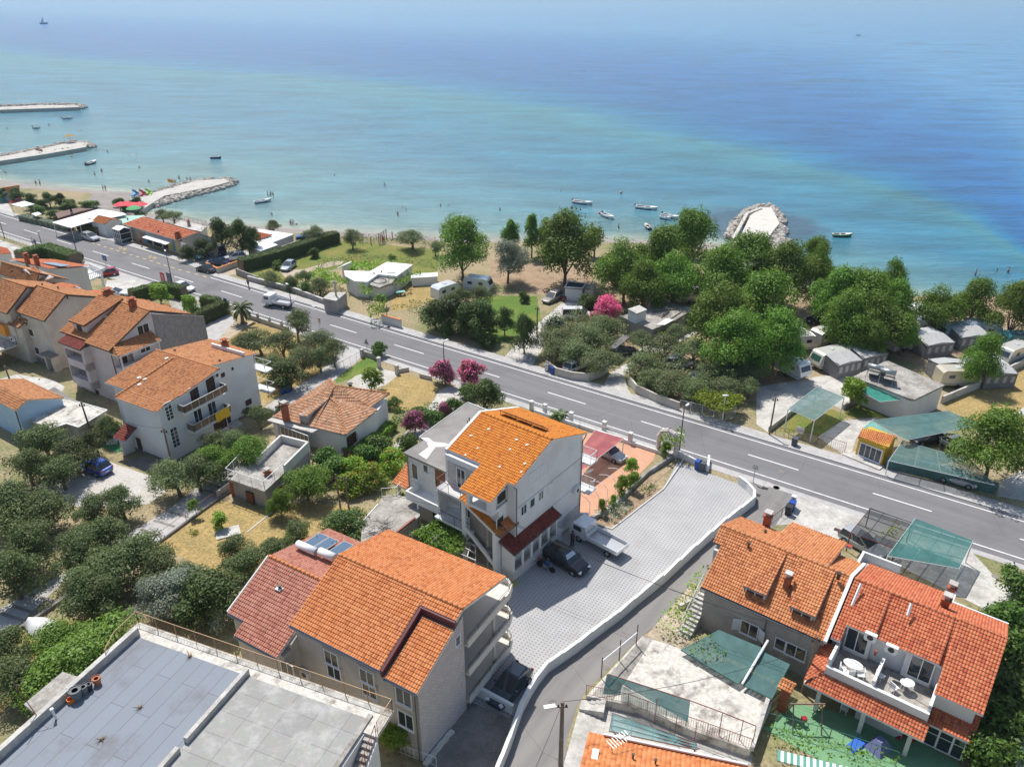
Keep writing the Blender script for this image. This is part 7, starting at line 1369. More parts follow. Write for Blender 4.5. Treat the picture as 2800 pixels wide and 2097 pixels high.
def tree(kind,px,py,dia,h,where,group=None,tk='D'):
 """px,py: where the middle of the crown shows"""
 X,Y=q(tk,px,py);zg_=2.0
 for _ in range(5):p=V3(PZ(X,Y,zg_+h*.58));zg_=gz(p.x,p.y)
 u_,v_=F0.uv(p);sv=float(shore(u_))
 if-5.7-dia*.3<v_<4:v_=-6.0-dia*.4;p=F0.w(u_,v_,p.z)
 if v_<sv+11:zg_=max(.2,.12+(v_-sv-1)*.188)
 me,tm,R,H,ex=PROTO[kind][CNT.get(kind,0)%len(PROTO[kind])];CNT[kind]=CNT.get(kind,0)+1
 t=thing(kind,(p.x,p.y,zg_),DESC[kind]+' '+where,'bush' if'bush' in kind or'shrub' in kind else'tree',group);k=dia/2/R;t.scale=(k,k*random.uniform(.92,1.08),h/H);t.rotation_euler=(0,0,random.uniform(0,6.28))
 c=bpy.data.objects.new('crown',me);COL.objects.link(c);c.parent=t
 if tm:o=bpy.data.objects.new('trunk',tm);COL.objects.link(o);o.parent=t
 if ex:o=bpy.data.objects.new('blossom',ex);COL.objects.link(o);o.parent=t
 return t
def trees(kind,lst,group=None,tk='D'):
 for a in lst:tree(kind,a[0],a[1],a[2],a[3],a[4],group,tk)
GS='big broadleaf trees of the beach campsite'
trees('broadleaf_tree',[(998,532,11,11,'left of the silvery tree on the meadow edge'),(1222,530,13.5,13,'widest one behind the white utility block'),(1352,580,10,11,'just above the magenta oleander'),(1425,560,10,12,'between the magenta oleander and the beach'),(1490,520,10,12,'nearest the rocky mole on its left'),(1390,620,8,9,'lowest one above the campsite office roof'),(1460,600,9,10,'behind the campsite office roof'),(1560,600,11,11,'left front of the central grove'),(1625,570,10,11,'at the top of the central grove next to the mole'),(1700,590,10,11,'at the upper right of the central grove'),(1570,680,11,11,'left middle of the central grove'),(1650,660,11,11,'in the centre of the central grove'),(1590,740,9,9,'at the lower left of the central grove'),(1680,735,9,9,'at the lower right of the central grove'),(1770,585,6,10,'slim one between the two groves'),(1808,640,8,10,'left one of the right grove'),(1868,650,10,10,'in the middle of the right grove'),(1925,625,6,10,'tallest at the right end of the right grove'),(1905,690,9,9,'lower right of the right grove'),(1830,690,8,9,'low front of the right grove'),(1760,560,6,9,'behind the gap with sandy ground'),(1935,665,7,9,'leaning over the rear caravans')],GS)
trees('broadleaf_tree',[(2033,665,7,8,'between the rear caravans and the beach'),(2108,652,7,8,'at the beach with a leaning trunk'),(2195,670,8,9,'cut by the right picture edge near the beach'),(1885,735,5,6,'growing right of the cream caravan'),(1955,720,5,6,'overhanging the caravan behind the big awning'),(2128,775,5.5,7.5,'standing by the low field wall'),(2145,990,8.5,8,'in front of the sheer net at the right edge'),(1180,510,5,7,'behind the widest beach tree')],GS)
trees('tall_tree',[(1100,510,4,8,'left of the slim pair by the beach'),(1149,505,3.6,8.5,'with bare trunk beside the widest beach tree'),(1285,520,4,6,'at the right flank of the widest beach tree'),(1500,500,5,9,'close to the mole sunbeds')],GS)
tree('silver_tree',1097,562,7.5,7.5,'standing on sandy ground before the beach');
trees('dark_tree',[(478,505,6,7,'right of the restaurant roof'),(520,510,5.5,7,'behind the parked cars'),(548,520,4,6,'beside the tall concrete pole'),(440,535,5,4,'at the restaurant gable'),(405,545,3.5,3,'under the restaurant sign'),(915,700,7,5.5,'left in the dark hedge row above the pavement'),(960,715,6,5.5,'second in the dark hedge row above the pavement'),(1005,705,6.5,6,'right in the dark hedge row above the pavement'),(1040,690,5,5,'right end of the dark hedge row'),(940,680,5,4.5,'behind the dark hedge row'),(1133,718,4.2,6,'small round one by the campsite drive'),(1090,690,3.4,4.5,'on the watered lawn'),(1270,650,3.6,2.6,'low one beside the magenta oleander'),(615,810,5.5,4,'by the blue bins and balcony house'),(1045,855,5,4.5,'right behind the pink oleanders'),(745,1135,5,3.6,'with broad leaves behind the solar heaters'),(455,1290,6.5,4.5,'with bright leaves left of the rose roof'),(1330,585,4,5,'in the shade left of the grove')],'dark evergreen trees')
trees('broadleaf_tree',[(660,1040,5,4,'fig by the annex wall'),(605,1085,2.8,3,'small one before the brick barbecue'),(540,985,5,4.5,'round one in front of the balcony house'),(455,1000,5,4,'left of the round one before the balcony house'),(190,1420,8,4.5,'lush one beside the felt roof canopy'),(130,1390,5,3.5,'hiding the upturned boat end')],'garden trees')
trees('olive_tree',[(890,515,7,4,'widest on the beach edge of the meadow'),(760,515,4.5,4,'right one on the meadow beach edge'),(682,508,5.5,4,'by the blue van'),(590,490,3.5,3,'beside the grey corrugated roof'),(375,468,5,3,'seaward of the restaurant'),(350,462,4,3,'seaward beside the umbrellas'),(940,535,3.6,3,'in front of the wide beach tree'),(690,618,4,3,'left of the bungalow vine'),(660,600,3.5,3,'in the dry garden by the road wall'),(585,600,3.5,2.6,'behind the roadside wall, leftmost'),(625,610,3,2.6,'behind the roadside wall'),(1035,640,4.5,3.6,'shading the white caravan'),(990,640,3.6,3.4,'before the white caravan'),(965,655,3.5,3,'beside the half-hidden white caravan')],'olive trees by the meadow')
trees('olive_tree',[(560,735,6,4,'top left of the roadside grove'),(610,745,5.5,4,'top middle of the roadside grove'),(640,700,5,5,'tallest of the roadside grove'),(690,740,5.5,4,'near the solar street mast'),(650,780,5.5,4,'middle of the roadside grove'),(720,760,4.5,4,'right end of the roadside grove'),(590,790,5,3.6,'lower left of the roadside grove'),(690,775,4,3.6,'lower right of the roadside grove'),(530,740,4.5,3.5,'leftmost of the roadside grove'),(505,965,4.2,4,'by the entrance steps of the balcony house'),(560,900,3.5,3,'below the entrance steps'),(470,960,4,3.5,'before the lower balcony'),(380,1030,5.5,4,'beside the wooden power pole'),(425,1020,4.5,4,'right of the wooden power pole'),],'olive trees of the roadside grove')
GP='olives over the hedged car parks'
trees('olive_tree',[(1205,735,7,3.8,'upper left of the left car park'),(1270,730,7,3.8,'upper right of the left car park'),(1300,705,5.5,3.4,'below the campsite awning'),(1225,775,6.5,3.6,'lower left of the left car park'),(1295,780,6.5,3.6,'lower right of the left car park'),(1190,765,5,3.4,'leftmost over the curved wall'),(1390,735,4.5,3.2,'behind the dark car port'),(1385,790,5.5,3.4,'left end of the right car park'),(1440,750,6,3.4,'above the silver estate car'),(1500,760,6.5,3.4,'above the dark blue car'),(1440,830,6.5,3.2,'front left over the curved wall'),(1500,845,5.5,3,'front middle over the curved wall'),(1550,800,6,3.2,'right of the dark blue car'),(1610,800,6,3.2,'far right of the right car park'),(1400,830,4.5,3,'lowest over the curved wall'),(1570,840,5.5,3,'front right beside the yellow vine'),(1620,835,4,3,'behind the yellow vine pergola'),(1460,720,4.5,3,'behind the estate car')],GP)
GL='dark olives of the lower left garden'
trees('dark_olive_tree',[(95,950,5.7,4.0,'right of the blue house'),(160,985,5.7,4.0,'left of the blue car'),(60,1010,4.9,4.0,'leftmost above the gravel yard'),(130,1020,4.9,3.6,'shading the gravel yard'),(30,1090,6.6,4.5,'at the left edge below the gravel yard'),(95,1110,5.7,4.0,'second from the left edge below the gravel yard'),(60,1180,5.7,4.5,'left above the pathway'),(25,1240,5.3,4.5,'at the left edge above the pathway'),(165,1190,5.3,4.0,'over the pathway left end'),(200,1100,3.7,3.2,'beside the gravel yard corner'),(260,1085,4.5,3.4,'between gravel yard and pathway'),(215,1160,4.9,3.6,'overhanging the pathway middle'),(240,1230,6.1,4.0,'below the pathway, centre'),(300,1200,5.7,4.0,'below the pathway, right'),(180,1270,5.3,4.0,'below the pathway, left'),(340,1230,4.9,3.6,'nearest the dry lawn'),(215,1290,4.9,3.6,'behind the railing corner'),(395,1250,3.7,3.1,'right end of the lower garden'),(535,1212,4,2.6,'in the hedge above the rose roof'),(595,1190,4,2.5,'in the hedge behind the rose roof'),(510,1180,3.3,2.3,'left end of the hedge above the dry lawn'),(640,1155,3.7,2.7,'in the hedge near the solar heaters'),(20,1400,4.5,3.1,'at the left edge beside the felt roof'),(30,1460,4.9,3.1,'lowest at the left edge'),(90,1480,3.3,2.7,'under the canopy slab'),(235,925,3.3,3.1,'beside the flat garage'),(205,955,3.3,3.1,'under the garage steps')],GL)
trees('silver_tree',[(385,1275,5.2,3.6,'behind the ochre railing'),(340,1290,4.6,3.4,'left behind the ochre railing')]);trees('silver_bush',[(455,1320,3.5,2.4,'beside the rose roof corner'),(490,1215,0.1,0.1,'x')][:1])
trees('oleander',[(955,803,3.8,3.4,'left of the pair at the roadside lamp'),(1015,805,3.8,3.4,'right of the pair at the roadside lamp'),(895,910,2.8,2.6,'beside the grey flat roof'),(960,885,2.2,2,'small one between the path hedges')],'pink oleanders');tree('pink_bush',1312,668,5.6,4.6,'in full bloom beside the campsite office');tree('white_oleander',1195,705,4,3,'beside the campsite drive')
trees('orange_shrub',[(770,1010,4,2.4,'at the left of the flowering hedge'),(800,1030,4,2.4,'in the middle of the flowering hedge'),(845,990,4,2.4,'upper end of the flowering hedge'),(750,1045,3.5,2.2,'near the two poles')],'orange-dotted shrubs')
trees('bush',[(820,960,4,2,'in the long green hedge, top'),(790,980,4,2,'in the long green hedge, middle'),(720,1010,4.5,2.4,'yellowish one by the bungalow corner'),(700,985,3.5,2,'under the bungalow balcony'),(885,960,3.5,2.2,'left of the cracked grey roof'),(930,900,3.5,2,'before the grey roof'),(985,880,3.5,2.2,'by the garden path'),(1010,845,3.2,2,'under the right oleander'),(850,870,2.4,1.5,'at the dry lawn corner'),(905,890,3,1.6,'along the dry lawn'),(650,885,4,1.8,'lining the drive, lower'),(690,865,4,1.8,'lining the drive, upper'),(610,885,3,1.6,'beside the long drive'),(1690,995,1.6,1.2,'x')][:13]+[(1272,655,4,2.4,'beside the grey car'),(1240,620,3,2,'behind the red scooter'),(1010,700,3,2,'low one in the hedge row'),(865,560,0.1,.1,'x')][:3]+[(1955,745,1.8,1,'between caravans')],'garden bushes')
trees('bush',[(75,450,5,2,'in the reeds left'),(100,470,5,2.2,'in the reeds by the road'),(150,440,5,1.8,'beside the beach trees, left'),(190,437,5,1.8,'beside the beach trees, right'),(90,440,3.5,1.8,'behind the small canopy'),(235,490,4,2,'clipped before the orange kiosk'),(262,495,3.5,1.6,'beside the kiosk sign'),(300,462,3.5,1.6,'on the beach path'),(125,480,4,1.5,'along the marquee'),(2200,1270,5,3,'at the right edge, top'),(2185,1340,5,3,'at the right edge, upper middle'),(2170,1400,5,3.4,'at the right edge, middle'),(2150,1480,5.5,3.6,'at the right edge, lower'),(2140,1560,5.5,3.4,'at the right edge beside the glazed annex'),(2135,1630,5,3,'in the bottom right corner'),(1530,1280,1.8,1.6,'by the stairs'),(1655,1300,.1,.1,'x')][:16],'roadside and edge bushes')
trees('dark_tree',[(5,420,4,3,'at the far left beach'),(35,420,4,3.4,'left in the beach row'),(65,432,4,3.6,'second in the beach row'),(105,430,3.6,3.6,'third in the beach row'),(130,432,3.2,3.4,'right in the beach row'),(255,430,4,3.2,'wide one on the beach sand'),(290,425,4.2,3.6,'beside the pedal boats'),(268,440,3,2.6,'lower one on the beach sand')],'small beach trees')
trees('bright_tree',[(343,638,5,3.6,'inside the clipped hedge garden'),(410,665,4,4,'beside the lamp in the hedge garden'),(478,1125,2.2,1.6,'by the small slab on the dry lawn'),(1840,850,4.6,3.8,'between the tilted canopy and the reception'),(1365,1010,2,2.2,'on the garden strip, upper'),(1345,1050,2,2.4,'on the garden strip, middle'),(1370,1040,1.8,2.2,'on the garden strip, right'),(1300,1095,1.2,1.8,'small at the terrace edge'),(1325,1085,1,1.8,'slim at the terrace edge'),(800,820,3.8,3,'dark cherry beside the gravel path'),(855,1600,3,2.2,'under the outside stairs'),(1005,640,2.2,1.6,'by the roadside fence'),(700,600,2,1.6,'left of the bungalow'),(1440,970,2,1.6,'beside the gate arch')],'small bright trees')
trees('young_tree',[(762,590,2.5,2.6,'on the meadow, left'),(790,575,2,2.4,'on the meadow, centre'),(845,560,2.2,2.4,'on the meadow, right'),(245,425,2,2,'on the beach sand'),(1272,510,1.6,2.2,'on the beach behind the widest tree'),(420,1095,1.6,2,'beside the pathway fence'),(725,640,2,2,'beside the bungalow'),(870,1075,1,1.5,'near the round roof'),(820,648,3,2.6,'by the outhouse')],'young trees')
leaf_sheet('grape_vine',[pz('M',x,y,4.2)for x,y in((1880,735),(1960,690),(2300,720),(2330,760),(2180,870),(1960,800))],.6,170,.15,L_YEL,'yellow-green vine over the corner pergola by the pavement','vine')
for pts,lab in[(((1300,560),(1340,540),(1450,600),(1560,680),(1500,700),(1380,620)),'bright vine strands along the pergola behind the olives'),(((1200,1480),(1400,1370),(1480,1400),(1280,1490)),'bright vine growing over the campsite office corner')]:
 leaf_sheet('vine',[pz('C0' if'office' in lab else'C0',x+(250 if'pergola' in lab else 0),y+(960 if'pergola' in lab else 0),3.6)for x,y in pts],.6,16,.2,L_BRIGHT,lab,'vine')
for pts,lab in[(((410,1110),(560,1050),(850,1170),(700,1200),(560,1180)),'bright vine left of the bungalow'),(((880,1200),(1010,1190),(1000,1270),(900,1260)),'bright vine before the grey roof'),(((1130,1150),(1320,1120),(1330,1170),(1150,1195)),'bright vine along the outhouse wall'),(((1280,1080),(1420,1065),(1430,1100),(1310,1110)),'small bright vine on the outhouse roof'),(((960,1380),(1130,1340),(1130,1440),(980,1460)),'bright vine by the roadside fence')]:
 leaf_sheet('vine',[pz('B0',x,y,4.0)for x,y in pts],1.0,20,.22,L_BRIGHT,lab,'vine')
leaf_sheet('flowering_hedge',[g('T',x,y)+Vector((0,0,1.0))for x,y in((1230,470),(1440,270),(1560,60),(1700,20),(1590,250),(1560,480),(1480,640),(1350,600))],1.5,26,.13,L_BRIGHT,'loose green hedge with white blossom beside the lane','hedge')
leaf_sheet('climbing_plant',[pz('T',x,y,5.3)for x,y in((1480,560),(1700,500),(1900,700),(1720,700),(1560,680))],.5,18,.12,L_BROAD,'creeper straggling over the green ribbed canopy','climbing plant')
leaf_sheet('climbing_plant',[pz('S',x,y,4.8)for x,y in((0,1270),(300,1320),(520,1440),(830,1480),(1090,1560),(1200,1700),(500,1600),(60,1440))],.9,26,.12,L_BROAD,'climbing vine along the courtyard fence','climbing plant')
leaf_sheet('climbing_plant',[pz('R',x,y,4.7)for x,y in((1750,500),(1900,400),(2000,450),(1900,560))],.5,22,.13,L_BRIGHT,'vine growing through the black net car port','climbing plant')
leaf_sheet('climbing_plant',[pz('A',x,y,6.2)for x,y in((-40,100),(30,120),(20,200),(-10,300),(-60,250))],1.6,90,.12,L_BRIGHT,'bright creeper on the sloping white wall','climbing plant')
leaf_sheet('kitchen_garden',[g('A',x,y)+Vector((0,0,.35))for x,y in((1330,340),(1560,180),(1700,280),(1500,430))],.7,60,.12,L_SILV,'grey-green vegetables in the kitchen garden bed','plants',kind='stuff')
leaf_sheet('kitchen_garden',[g('A',x,y)+Vector((0,0,.3))for x,y in((1720,120),(1840,60),(1900,110),(1760,220))],.6,30,.13,L_HEDGE,'leafy cabbages at the top of the kitchen garden','plants',kind='stuff')
leaf_sheet('flower_bed',[g('Z' if False else'J',x,y)+Vector((0,0,.4))for x,y in((1860,290),(2010,230),(2030,290),(1890,360))],.7,60,.1,L_PINK,'pink and green flower bed under the lower balcony','flower bed',kind='stuff')
for x,y in((1665,1130),(1880,970)):leaf_sheet('grass_tuft',[g('J',x+a,y+b3)+Vector((0,0,.1))for a,b3 in((-50,0),(0,-35),(60,-10),(20,30))],.2,130,.09,L_BRIGHT,'green tuft patch on the dry lawn, '+('nearer the pathway' if x<1800 else'nearer the slab'),'grass',kind='stuff')
def hedge(pts,w_,h,label,mat=L_HEDGE,dens=130,size=.11):
 P=[Vector(p)for p in pts];C=[];N=[]
 for a,b3 in zip(P[:-1],P[1:]):
  L_=(b3-a).length;n=int(L_*(w_+2*h)*dens);d_=(b3-a).normalized();s_=Vector((-d_.y,d_.x,0));f=rng.uniform(0,w_+2*h,n);t_=rng.uniform(-.02,1.02,n)
  off=np.where(f<h,-w_/2,np.where(f>h+w_,w_/2,f-h-w_/2));z=np.where(f<h,f,np.where(f>h+w_,2*h+w_-f,h));nx=np.where(f<h,-1,np.where(f>h+w_,1,0))
  ph=.08*np.sin(t_*L_*3)+rng.normal(0,.05,n);B_=np.array(a)+np.outer(t_*L_,np.array(d_));C.append(B_+np.outer(off+nx*ph,np.array(s_))+np.outer(z+(nx==0)*ph,[0,0,1]));N.append(np.outer(nx,np.array(s_))+np.outer(nx==0,[0,0,1.0]))
 C=np.concatenate(C);off=C.mean(0);off[2]=P[0].z;o=bpy.data.objects.new('hedge',leaf_mesh('hedge',C-off,np.concatenate(N),size,mat,jit=.5));o.location=off;COL.objects.link(o);tag(o,label,'hedge')
 mb=MB()
 for a,b3 in zip(P[:-1],P[1:]):
  d_=(b3-a).normalized();s_=Vector((-d_.y,d_.x,0))*(w_/2-.1);mb.prism([(a+s_)[:2],(b3+s_)[:2],(b3-s_)[:2],(a-s_)[:2]],[a.z,b3.z,b3.z,a.z],[a.z+h-.12,b3.z+h-.12,b3.z+h-.12,a.z+h-.12])
 c=mb.build('branches',BARK,None);c.parent=o;c.location=Vector(c.location)-Vector(off)
hedge([g('E0',x,y)for x,y in((1150,560),(1400,490),(1600,530))],1.6,2.2,'long clipped hedge around the stone-paved garden');hedge([g('E0',x,y)for x,y in((1640,790),(1960,650))],1.5,2.2,'clipped hedge along the pale driveway');hedge([g('E0',x,y)for x,y in((1760,590),(1900,615))],1.4,1.8,'short clipped hedge block near the blue sign')
hedge([g('E0',x,y)for x,y in((190,215),(400,150),(660,235))],2.6,2.2,'broad dark hedge in front of the solar panel house');hedge([g('B0',x,y)for x,y in((-120,1080),(150,1010),(400,930),(560,870),(700,830))],2.2,2.3,'long dark hedge between meadow and parking drive',L_DARK);hedge([g('A0',x,y)for x,y in((700,1360),(860,1400),(1030,1340))],1.5,1.6,'low green hedge below the orange kiosk');hedge([g('J',x,y)for x,y in((830,350),(1050,300))],.9,1.9,'row of small dark cypresses beside the garage');hedge([g('A0',x,y)for x,y in((200,1270),(330,1300),(620,1370))],1.6,1.2,'reed strip along the road before the marquee',L_SILV);hedge([g('K',x,y)for x,y in((1120,1270),(1300,1160),(1480,1020))],1.8,1.1,'bright low hedge under the bungalow balcony',L_BRIGHT)
def palm(c,h,r,label):
 c=Vector(c);t=thing('palm_tree',c,label,'palm');part(t,'trunk',BARK,lambda m:m.lathe(tuple(c),[(.38,-.1),(.3,.4),(.24,h*.6),(.3,h)],9))
 def fr(m):
  for i in range(30):
   a=i*2.4;el=math.radians(65-(i%10)*9);p0=c+Vector((0,0,h));prev=p0;L_=r
   for s in range(6):
    e2=el-s*.28;nx=prev+Vector((math.cos(a)*math.cos(e2),math.sin(a)*math.cos(e2),math.sin(e2)))*L_/6;sd_=Vector((-math.sin(a),math.cos(a),0))*(.32*math.sin((s+1)/7*PI));s0=sd_ if s else sd_*.3
    dr=Vector((0,0,-.12));m.add([prev-s0+dr,prev,prev+s0+dr,nx-sd_*.8+dr,nx,nx+sd_*.8+dr],[(0,1,4,3),(1,2,5,4)]);prev=nx
 part(t,'fronds',L_PALM,fr);return t
palm(g('K',205,112),2.6,2.4,'short palm beside the driveway mouth and road wall');palm(g('M',720,930),.5,1.4,'low palm tuft at the central house seaward fence');palm(g('K',212,905),.8,.9,'small spiky palm in a pot at the entrance steps')
SCR=[('B0',((560,1080),(760,1010),(1100,980),(1560,1060),(1500,1000),(900,930),(520,1000)),L_DOLIVE,9,'low scrub behind the bungalow'),('B0',((60,1100),(380,1180),(600,1250),(700,1380),(380,1300),(0,1180)),L_HEDGE,16,'scrub inside the long plot wall'),('B0',((950,1460),(1240,1400),(1500,1500),(2000,1560),(2100,1450),(1500,1330),(1150,1400)),L_HEDGE,12,'undergrowth below the dark hedge row'),('B0',((600,780),(760,830),(900,850),(1200,850),(1600,880),(1540,800),(1150,790),(700,760)),L_DOLIVE,9,'low scrub along the beach end of the meadow'),('C0',((720,1120),(980,1180),(1200,1150),(1600,1200),(1500,1050),(1000,1040)),L_HEDGE,10,'shaded undergrowth beneath the grove'),('C0',((1650,1200),(1700,1480),(2212,1600),(2400,1500),(2300,1300),(1900,1200)),L_HEDGE,8,'undergrowth at the front of the central grove'),('M',((560,180),(900,100),(1280,150),(1300,330),(1150,480),(900,500),(620,420)),L_OLIVE,60,'grey-green foliage filling the left hedged car park'),('M',((1300,560),(1500,340),(1650,420),(1640,560),(1900,640),(2300,640),(2200,760),(1700,820),(1400,680)),L_OLIVE,60,'grey-green foliage filling the right hedged car park'),('K',((1500,880),(1800,840),(1900,800),(1900,900),(1600,1000),(1480,980)),L_HEDGE,26,'garden shrubs between lawn and grey flat roof'),('J',((0,500),(330,700),(640,880),(1280,890),(1300,1000),(1000,1200),(300,1500),(0,1500)),L_DOLIVE,4,'weeds and low growth in the lower left garden'),('K',((850,1250),(1130,1290),(1450,1100),(1600,1250),(1450,1600),(1250,1600),(1000,1500)),L_BRIGHT,14,'bright garden growth beneath the flowering hedge')]
for tk,pts,mt,dn,l in SCR:leaf_sheet('scrub',[g(tk,x,y)+Vector((0,0,1.7 if mt is L_OLIVE else.35))for x,y in pts],1.8 if mt is L_OLIVE else.7,dn,.15,mt,l,'scrub',kind='stuff',humps=.6)
trees('bush',[(590,650,3,2,'at the left end inside the plot wall'),(560,640,2.6,1.8,'behind the hedge end by the track'),(600,570,2.6,1.6,'small one on the meadow track'),(680,545,3,1.8,'at the top left of the meadow'),(1040,745,3,2,'beside the green lawn front'),(1000,760,3,2.2,'under the dark hedge row, middle'),(900,745,3,2,'under the dark hedge row, left'),(640,635,2.4,1.6,'beside the shed roof'),(1130,640,2.4,1.8,'on the lawn near the caravan'),(1500,690,3.5,2.2,'at the foot of the central grove'),(1715,780,3,2,'right below the central grove'),(1060,700,2.2,1.6,'lowest on the watered lawn'),(815,755,3,2,'on the verge by the short tiled wall')],'small bushes beyond the road')
def paint(name,c):return flat('paint_'+name,c,.28,.15,.5,.8)
PW,PS,PBK,PDB,PB,PR,PSB,PGB,PTE=paint('white',(.75,.76,.77)),paint('silver',(.42,.43,.45)),paint('black',(.012,.013,.016)),paint('dark_blue',(.012,.03,.10)),paint('blue',(.015,.07,.35)),paint('red',(.40,.015,.02)),paint('silver_blue',(.30,.36,.42)),paint('grey_brown',(.30,.27,.24)),paint('teal',(.05,.22,.25))
HL=flat('headlight',(.75,.77,.8),.15,0,.8);TLT=flat('taillight',(.35,.01,.01),.3)
SHP={'hatch':(4.15,1.76,1.47,.30,.55,.06,.16),'sedan':(4.5,1.76,1.42,.30,.55,.18,.32),'estate':(4.6,1.78,1.5,.30,.53,.03,.09),'suv':(4.5,1.84,1.62,.27,.5,.03,.12),'van':(4.8,1.85,1.9,.12,.3,.02,.05)}
def car(tk,r,f,kind,pt,label,cat='car',group=None,L=None,door=False):
 a,b3=g(tk,*r),g(tk,*f);c=(a+b3)/2;ang=math.atan2(b3.y-a.y,b3.x-a.x);L0,W,H,hood,ws,tr0,tr1=SHP[kind];L=L or L0;c.z=gz(c.x,c.y)+.02
 t=thing('parked_car' if cat=='car' else'van',c,label,cat,group,ang);h=L/2;zb=.86 if H<1.6 else.98
 def body(m):
  S=[(-h,.74,.32,.70),(-h+.08,.86,.22,zb-.06),(-h+.5,.96,.20,zb+.02),(-h*.3,1.0,.20,zb),(h*.25,1.0,.20,zb-.02),(h-1.05,.98,.20,zb-.06),(h-.35,.9,.22,zb-.2),(h-.02,.72,.30,.56)]
  if kind=='van':S[-3:]=[(h-.7,.98,.2,zb),(h-.2,.92,.22,zb-.1),(h,.8,.3,.7)]
  vs=[]
  for x,w_,z0,z1 in S:
   w2=W/2*w_
   vs+=[(x,-w2*.9,z0),(x,-w2,z0+.18),(x,-w2,z1-.12),(x,-w2*.9,z1),(x,w2*.9,z1),(x,w2,z1-.12),(x,w2,z0+.18),(x,w2*.9,z0)]
  fs=[(i*8+j,i*8+(j+1)%8,(i+1)*8+(j+1)%8,(i+1)*8+j)for i in range(len(S)-1)for j in range(8)]+[tuple(range(8)),tuple(range(len(S)*8-8,len(S)*8))[::-1]]
  m.add(vs,[f2[::-1]for f2 in fs])
 def P2(name,mat,fn,par=None,sm=False):
  m=MB();fn(m);o=m.build(name,mat,par or t,sm,world=False);return o
 bo=P2('body',pt,body,sm=False)
 x0,x1,x2,x3=-h+L*tr0,-h+L*tr1,h-L*ws+0,h-L*hood;w0,w1=W/2*.93,W/2*.72
 def cab(m):m.add([(x0,-w0,zb-.02),(x3,-w0,zb-.04),(x2,-w1,H-.06),(x1,-w1,H-.06),(x0,w0,zb-.02),(x3,w0,zb-.04),(x2,w1,H-.06),(x1,w1,H-.06)],[(0,1,2,3),(7,6,5,4),(1,5,6,2),(4,0,3,7),(3,2,6,7),(0,4,5,1)])
 P2('window_glass',GLASS,cab)
 P2('roof',pt,lambda m:(m.add([(x1-.03,-w1-.02,H-.08),(x2+.02,-w1-.02,H-.08),(x2+.02,w1+.02,H-.08),(x1-.03,w1+.02,H-.08),(x1+.1,-w1*.85,H),(x2-.12,-w1*.85,H),(x2-.12,w1*.85,H),(x1+.1,w1*.85,H)],[(0,3,2,1),(4,5,6,7),(0,1,5,4),(1,2,6,5),(2,3,7,6),(3,0,4,7)]),[m.tube((xa,s*w0,zb-.03),.035,(xb,s*w1,H-.07),.035,4)for s in(-1,1)for xa,xb in((x0+.02,x1),(x3-.02,x2),((x0+x3)/2-.05,(x1+x2)/2),)]))
 for sx in(-1,1):
  for s in(-1,1):
   w=P2('wheel',RUBBER,lambda m:m.tube((sx*h*.62,s*(W/2-.2),.32),.33,(sx*h*.62,s*(W/2+.005),.32),.33,12));P2('rim',CHROME,lambda m:m.tube((sx*h*.62,s*(W/2),.32),.2,(sx*h*.62,s*(W/2+.02),.32),.18,8),w)
 for s in(-1,1):
  P2('headlight',HL,lambda m:m.box((h-.17,s*W*.33,.62),(.22,.3,.14),-s*.35));P2('taillight',TLT,lambda m:m.box((-h+.05,s*W*.38,.78),(.1,.2,.22)));P2('wing_mirror',pt,lambda m:m.box((x3-.35,s*(W/2+.06),zb+.08),(.12,.16,.12)))
 P2('number_plate',FRAMEW,lambda m:m.box((-h-.005,0,.55),(.02,.45,.11)));P2('grille',BLACKP,lambda m:m.box((h-.03,0,.45),(.06,.8,.14)))
 if door:P2('open_door',pt,lambda m:m.box((.1,W/2+.45,.7),(.06,.95,.75),.5))
 return t
car('J',(905,620),(745,560),'hatch',PB,'metallic blue hatchback parked on the white gravel yard')
BS=car('A',(965,690),(1240,850),'suv',PBK,'black SUV with silver sunshade parked beside the arched porch')
sh_=MB();sh_.add([(.62,-.62,1.14),(.62,.62,1.14),(.28,.5,1.5),(.28,-.5,1.5)],[(0,1,2,3)]);sh_.add([(.67,-.64,1.12),(.67,.64,1.12),(.31,.52,1.5),(.31,-.52,1.5)],[(0,1,2,3)]);o=sh_.build('sunshade',flat('foil',(.55,.6,.65),.3,.5),BS,world=False)
car('E0',(1520,435),(1680,475),'hatch',PW,'white hatchback driving on the coast road by the red sign');car('A0',(720,1425),(855,1460),'suv',PS,'silver people carrier turning off the road before the restaurant');car('E0',(1840,305),(1730,280),'sedan',PBK,'black car at the car park exit by the low wall');car('E0',(1960,240),(1830,225),'sedan',PDB,'dark saloon behind the tile-topped low wall');car('E0',(1700,150),(1730,200),'hatch',PTE,'greenish hatchback under the dark trees, leftmost');car('E0',(1800,120),(1840,160),'hatch',PSB,'blue-grey car under the dark trees, second from left');car('E0',(1900,120),(1935,170),'suv',PDB,'dark car under the trees beside the white one');car('E0',(2090,185),(1970,200),'suv',PW,'white off-roader at the right end of the restaurant car park')
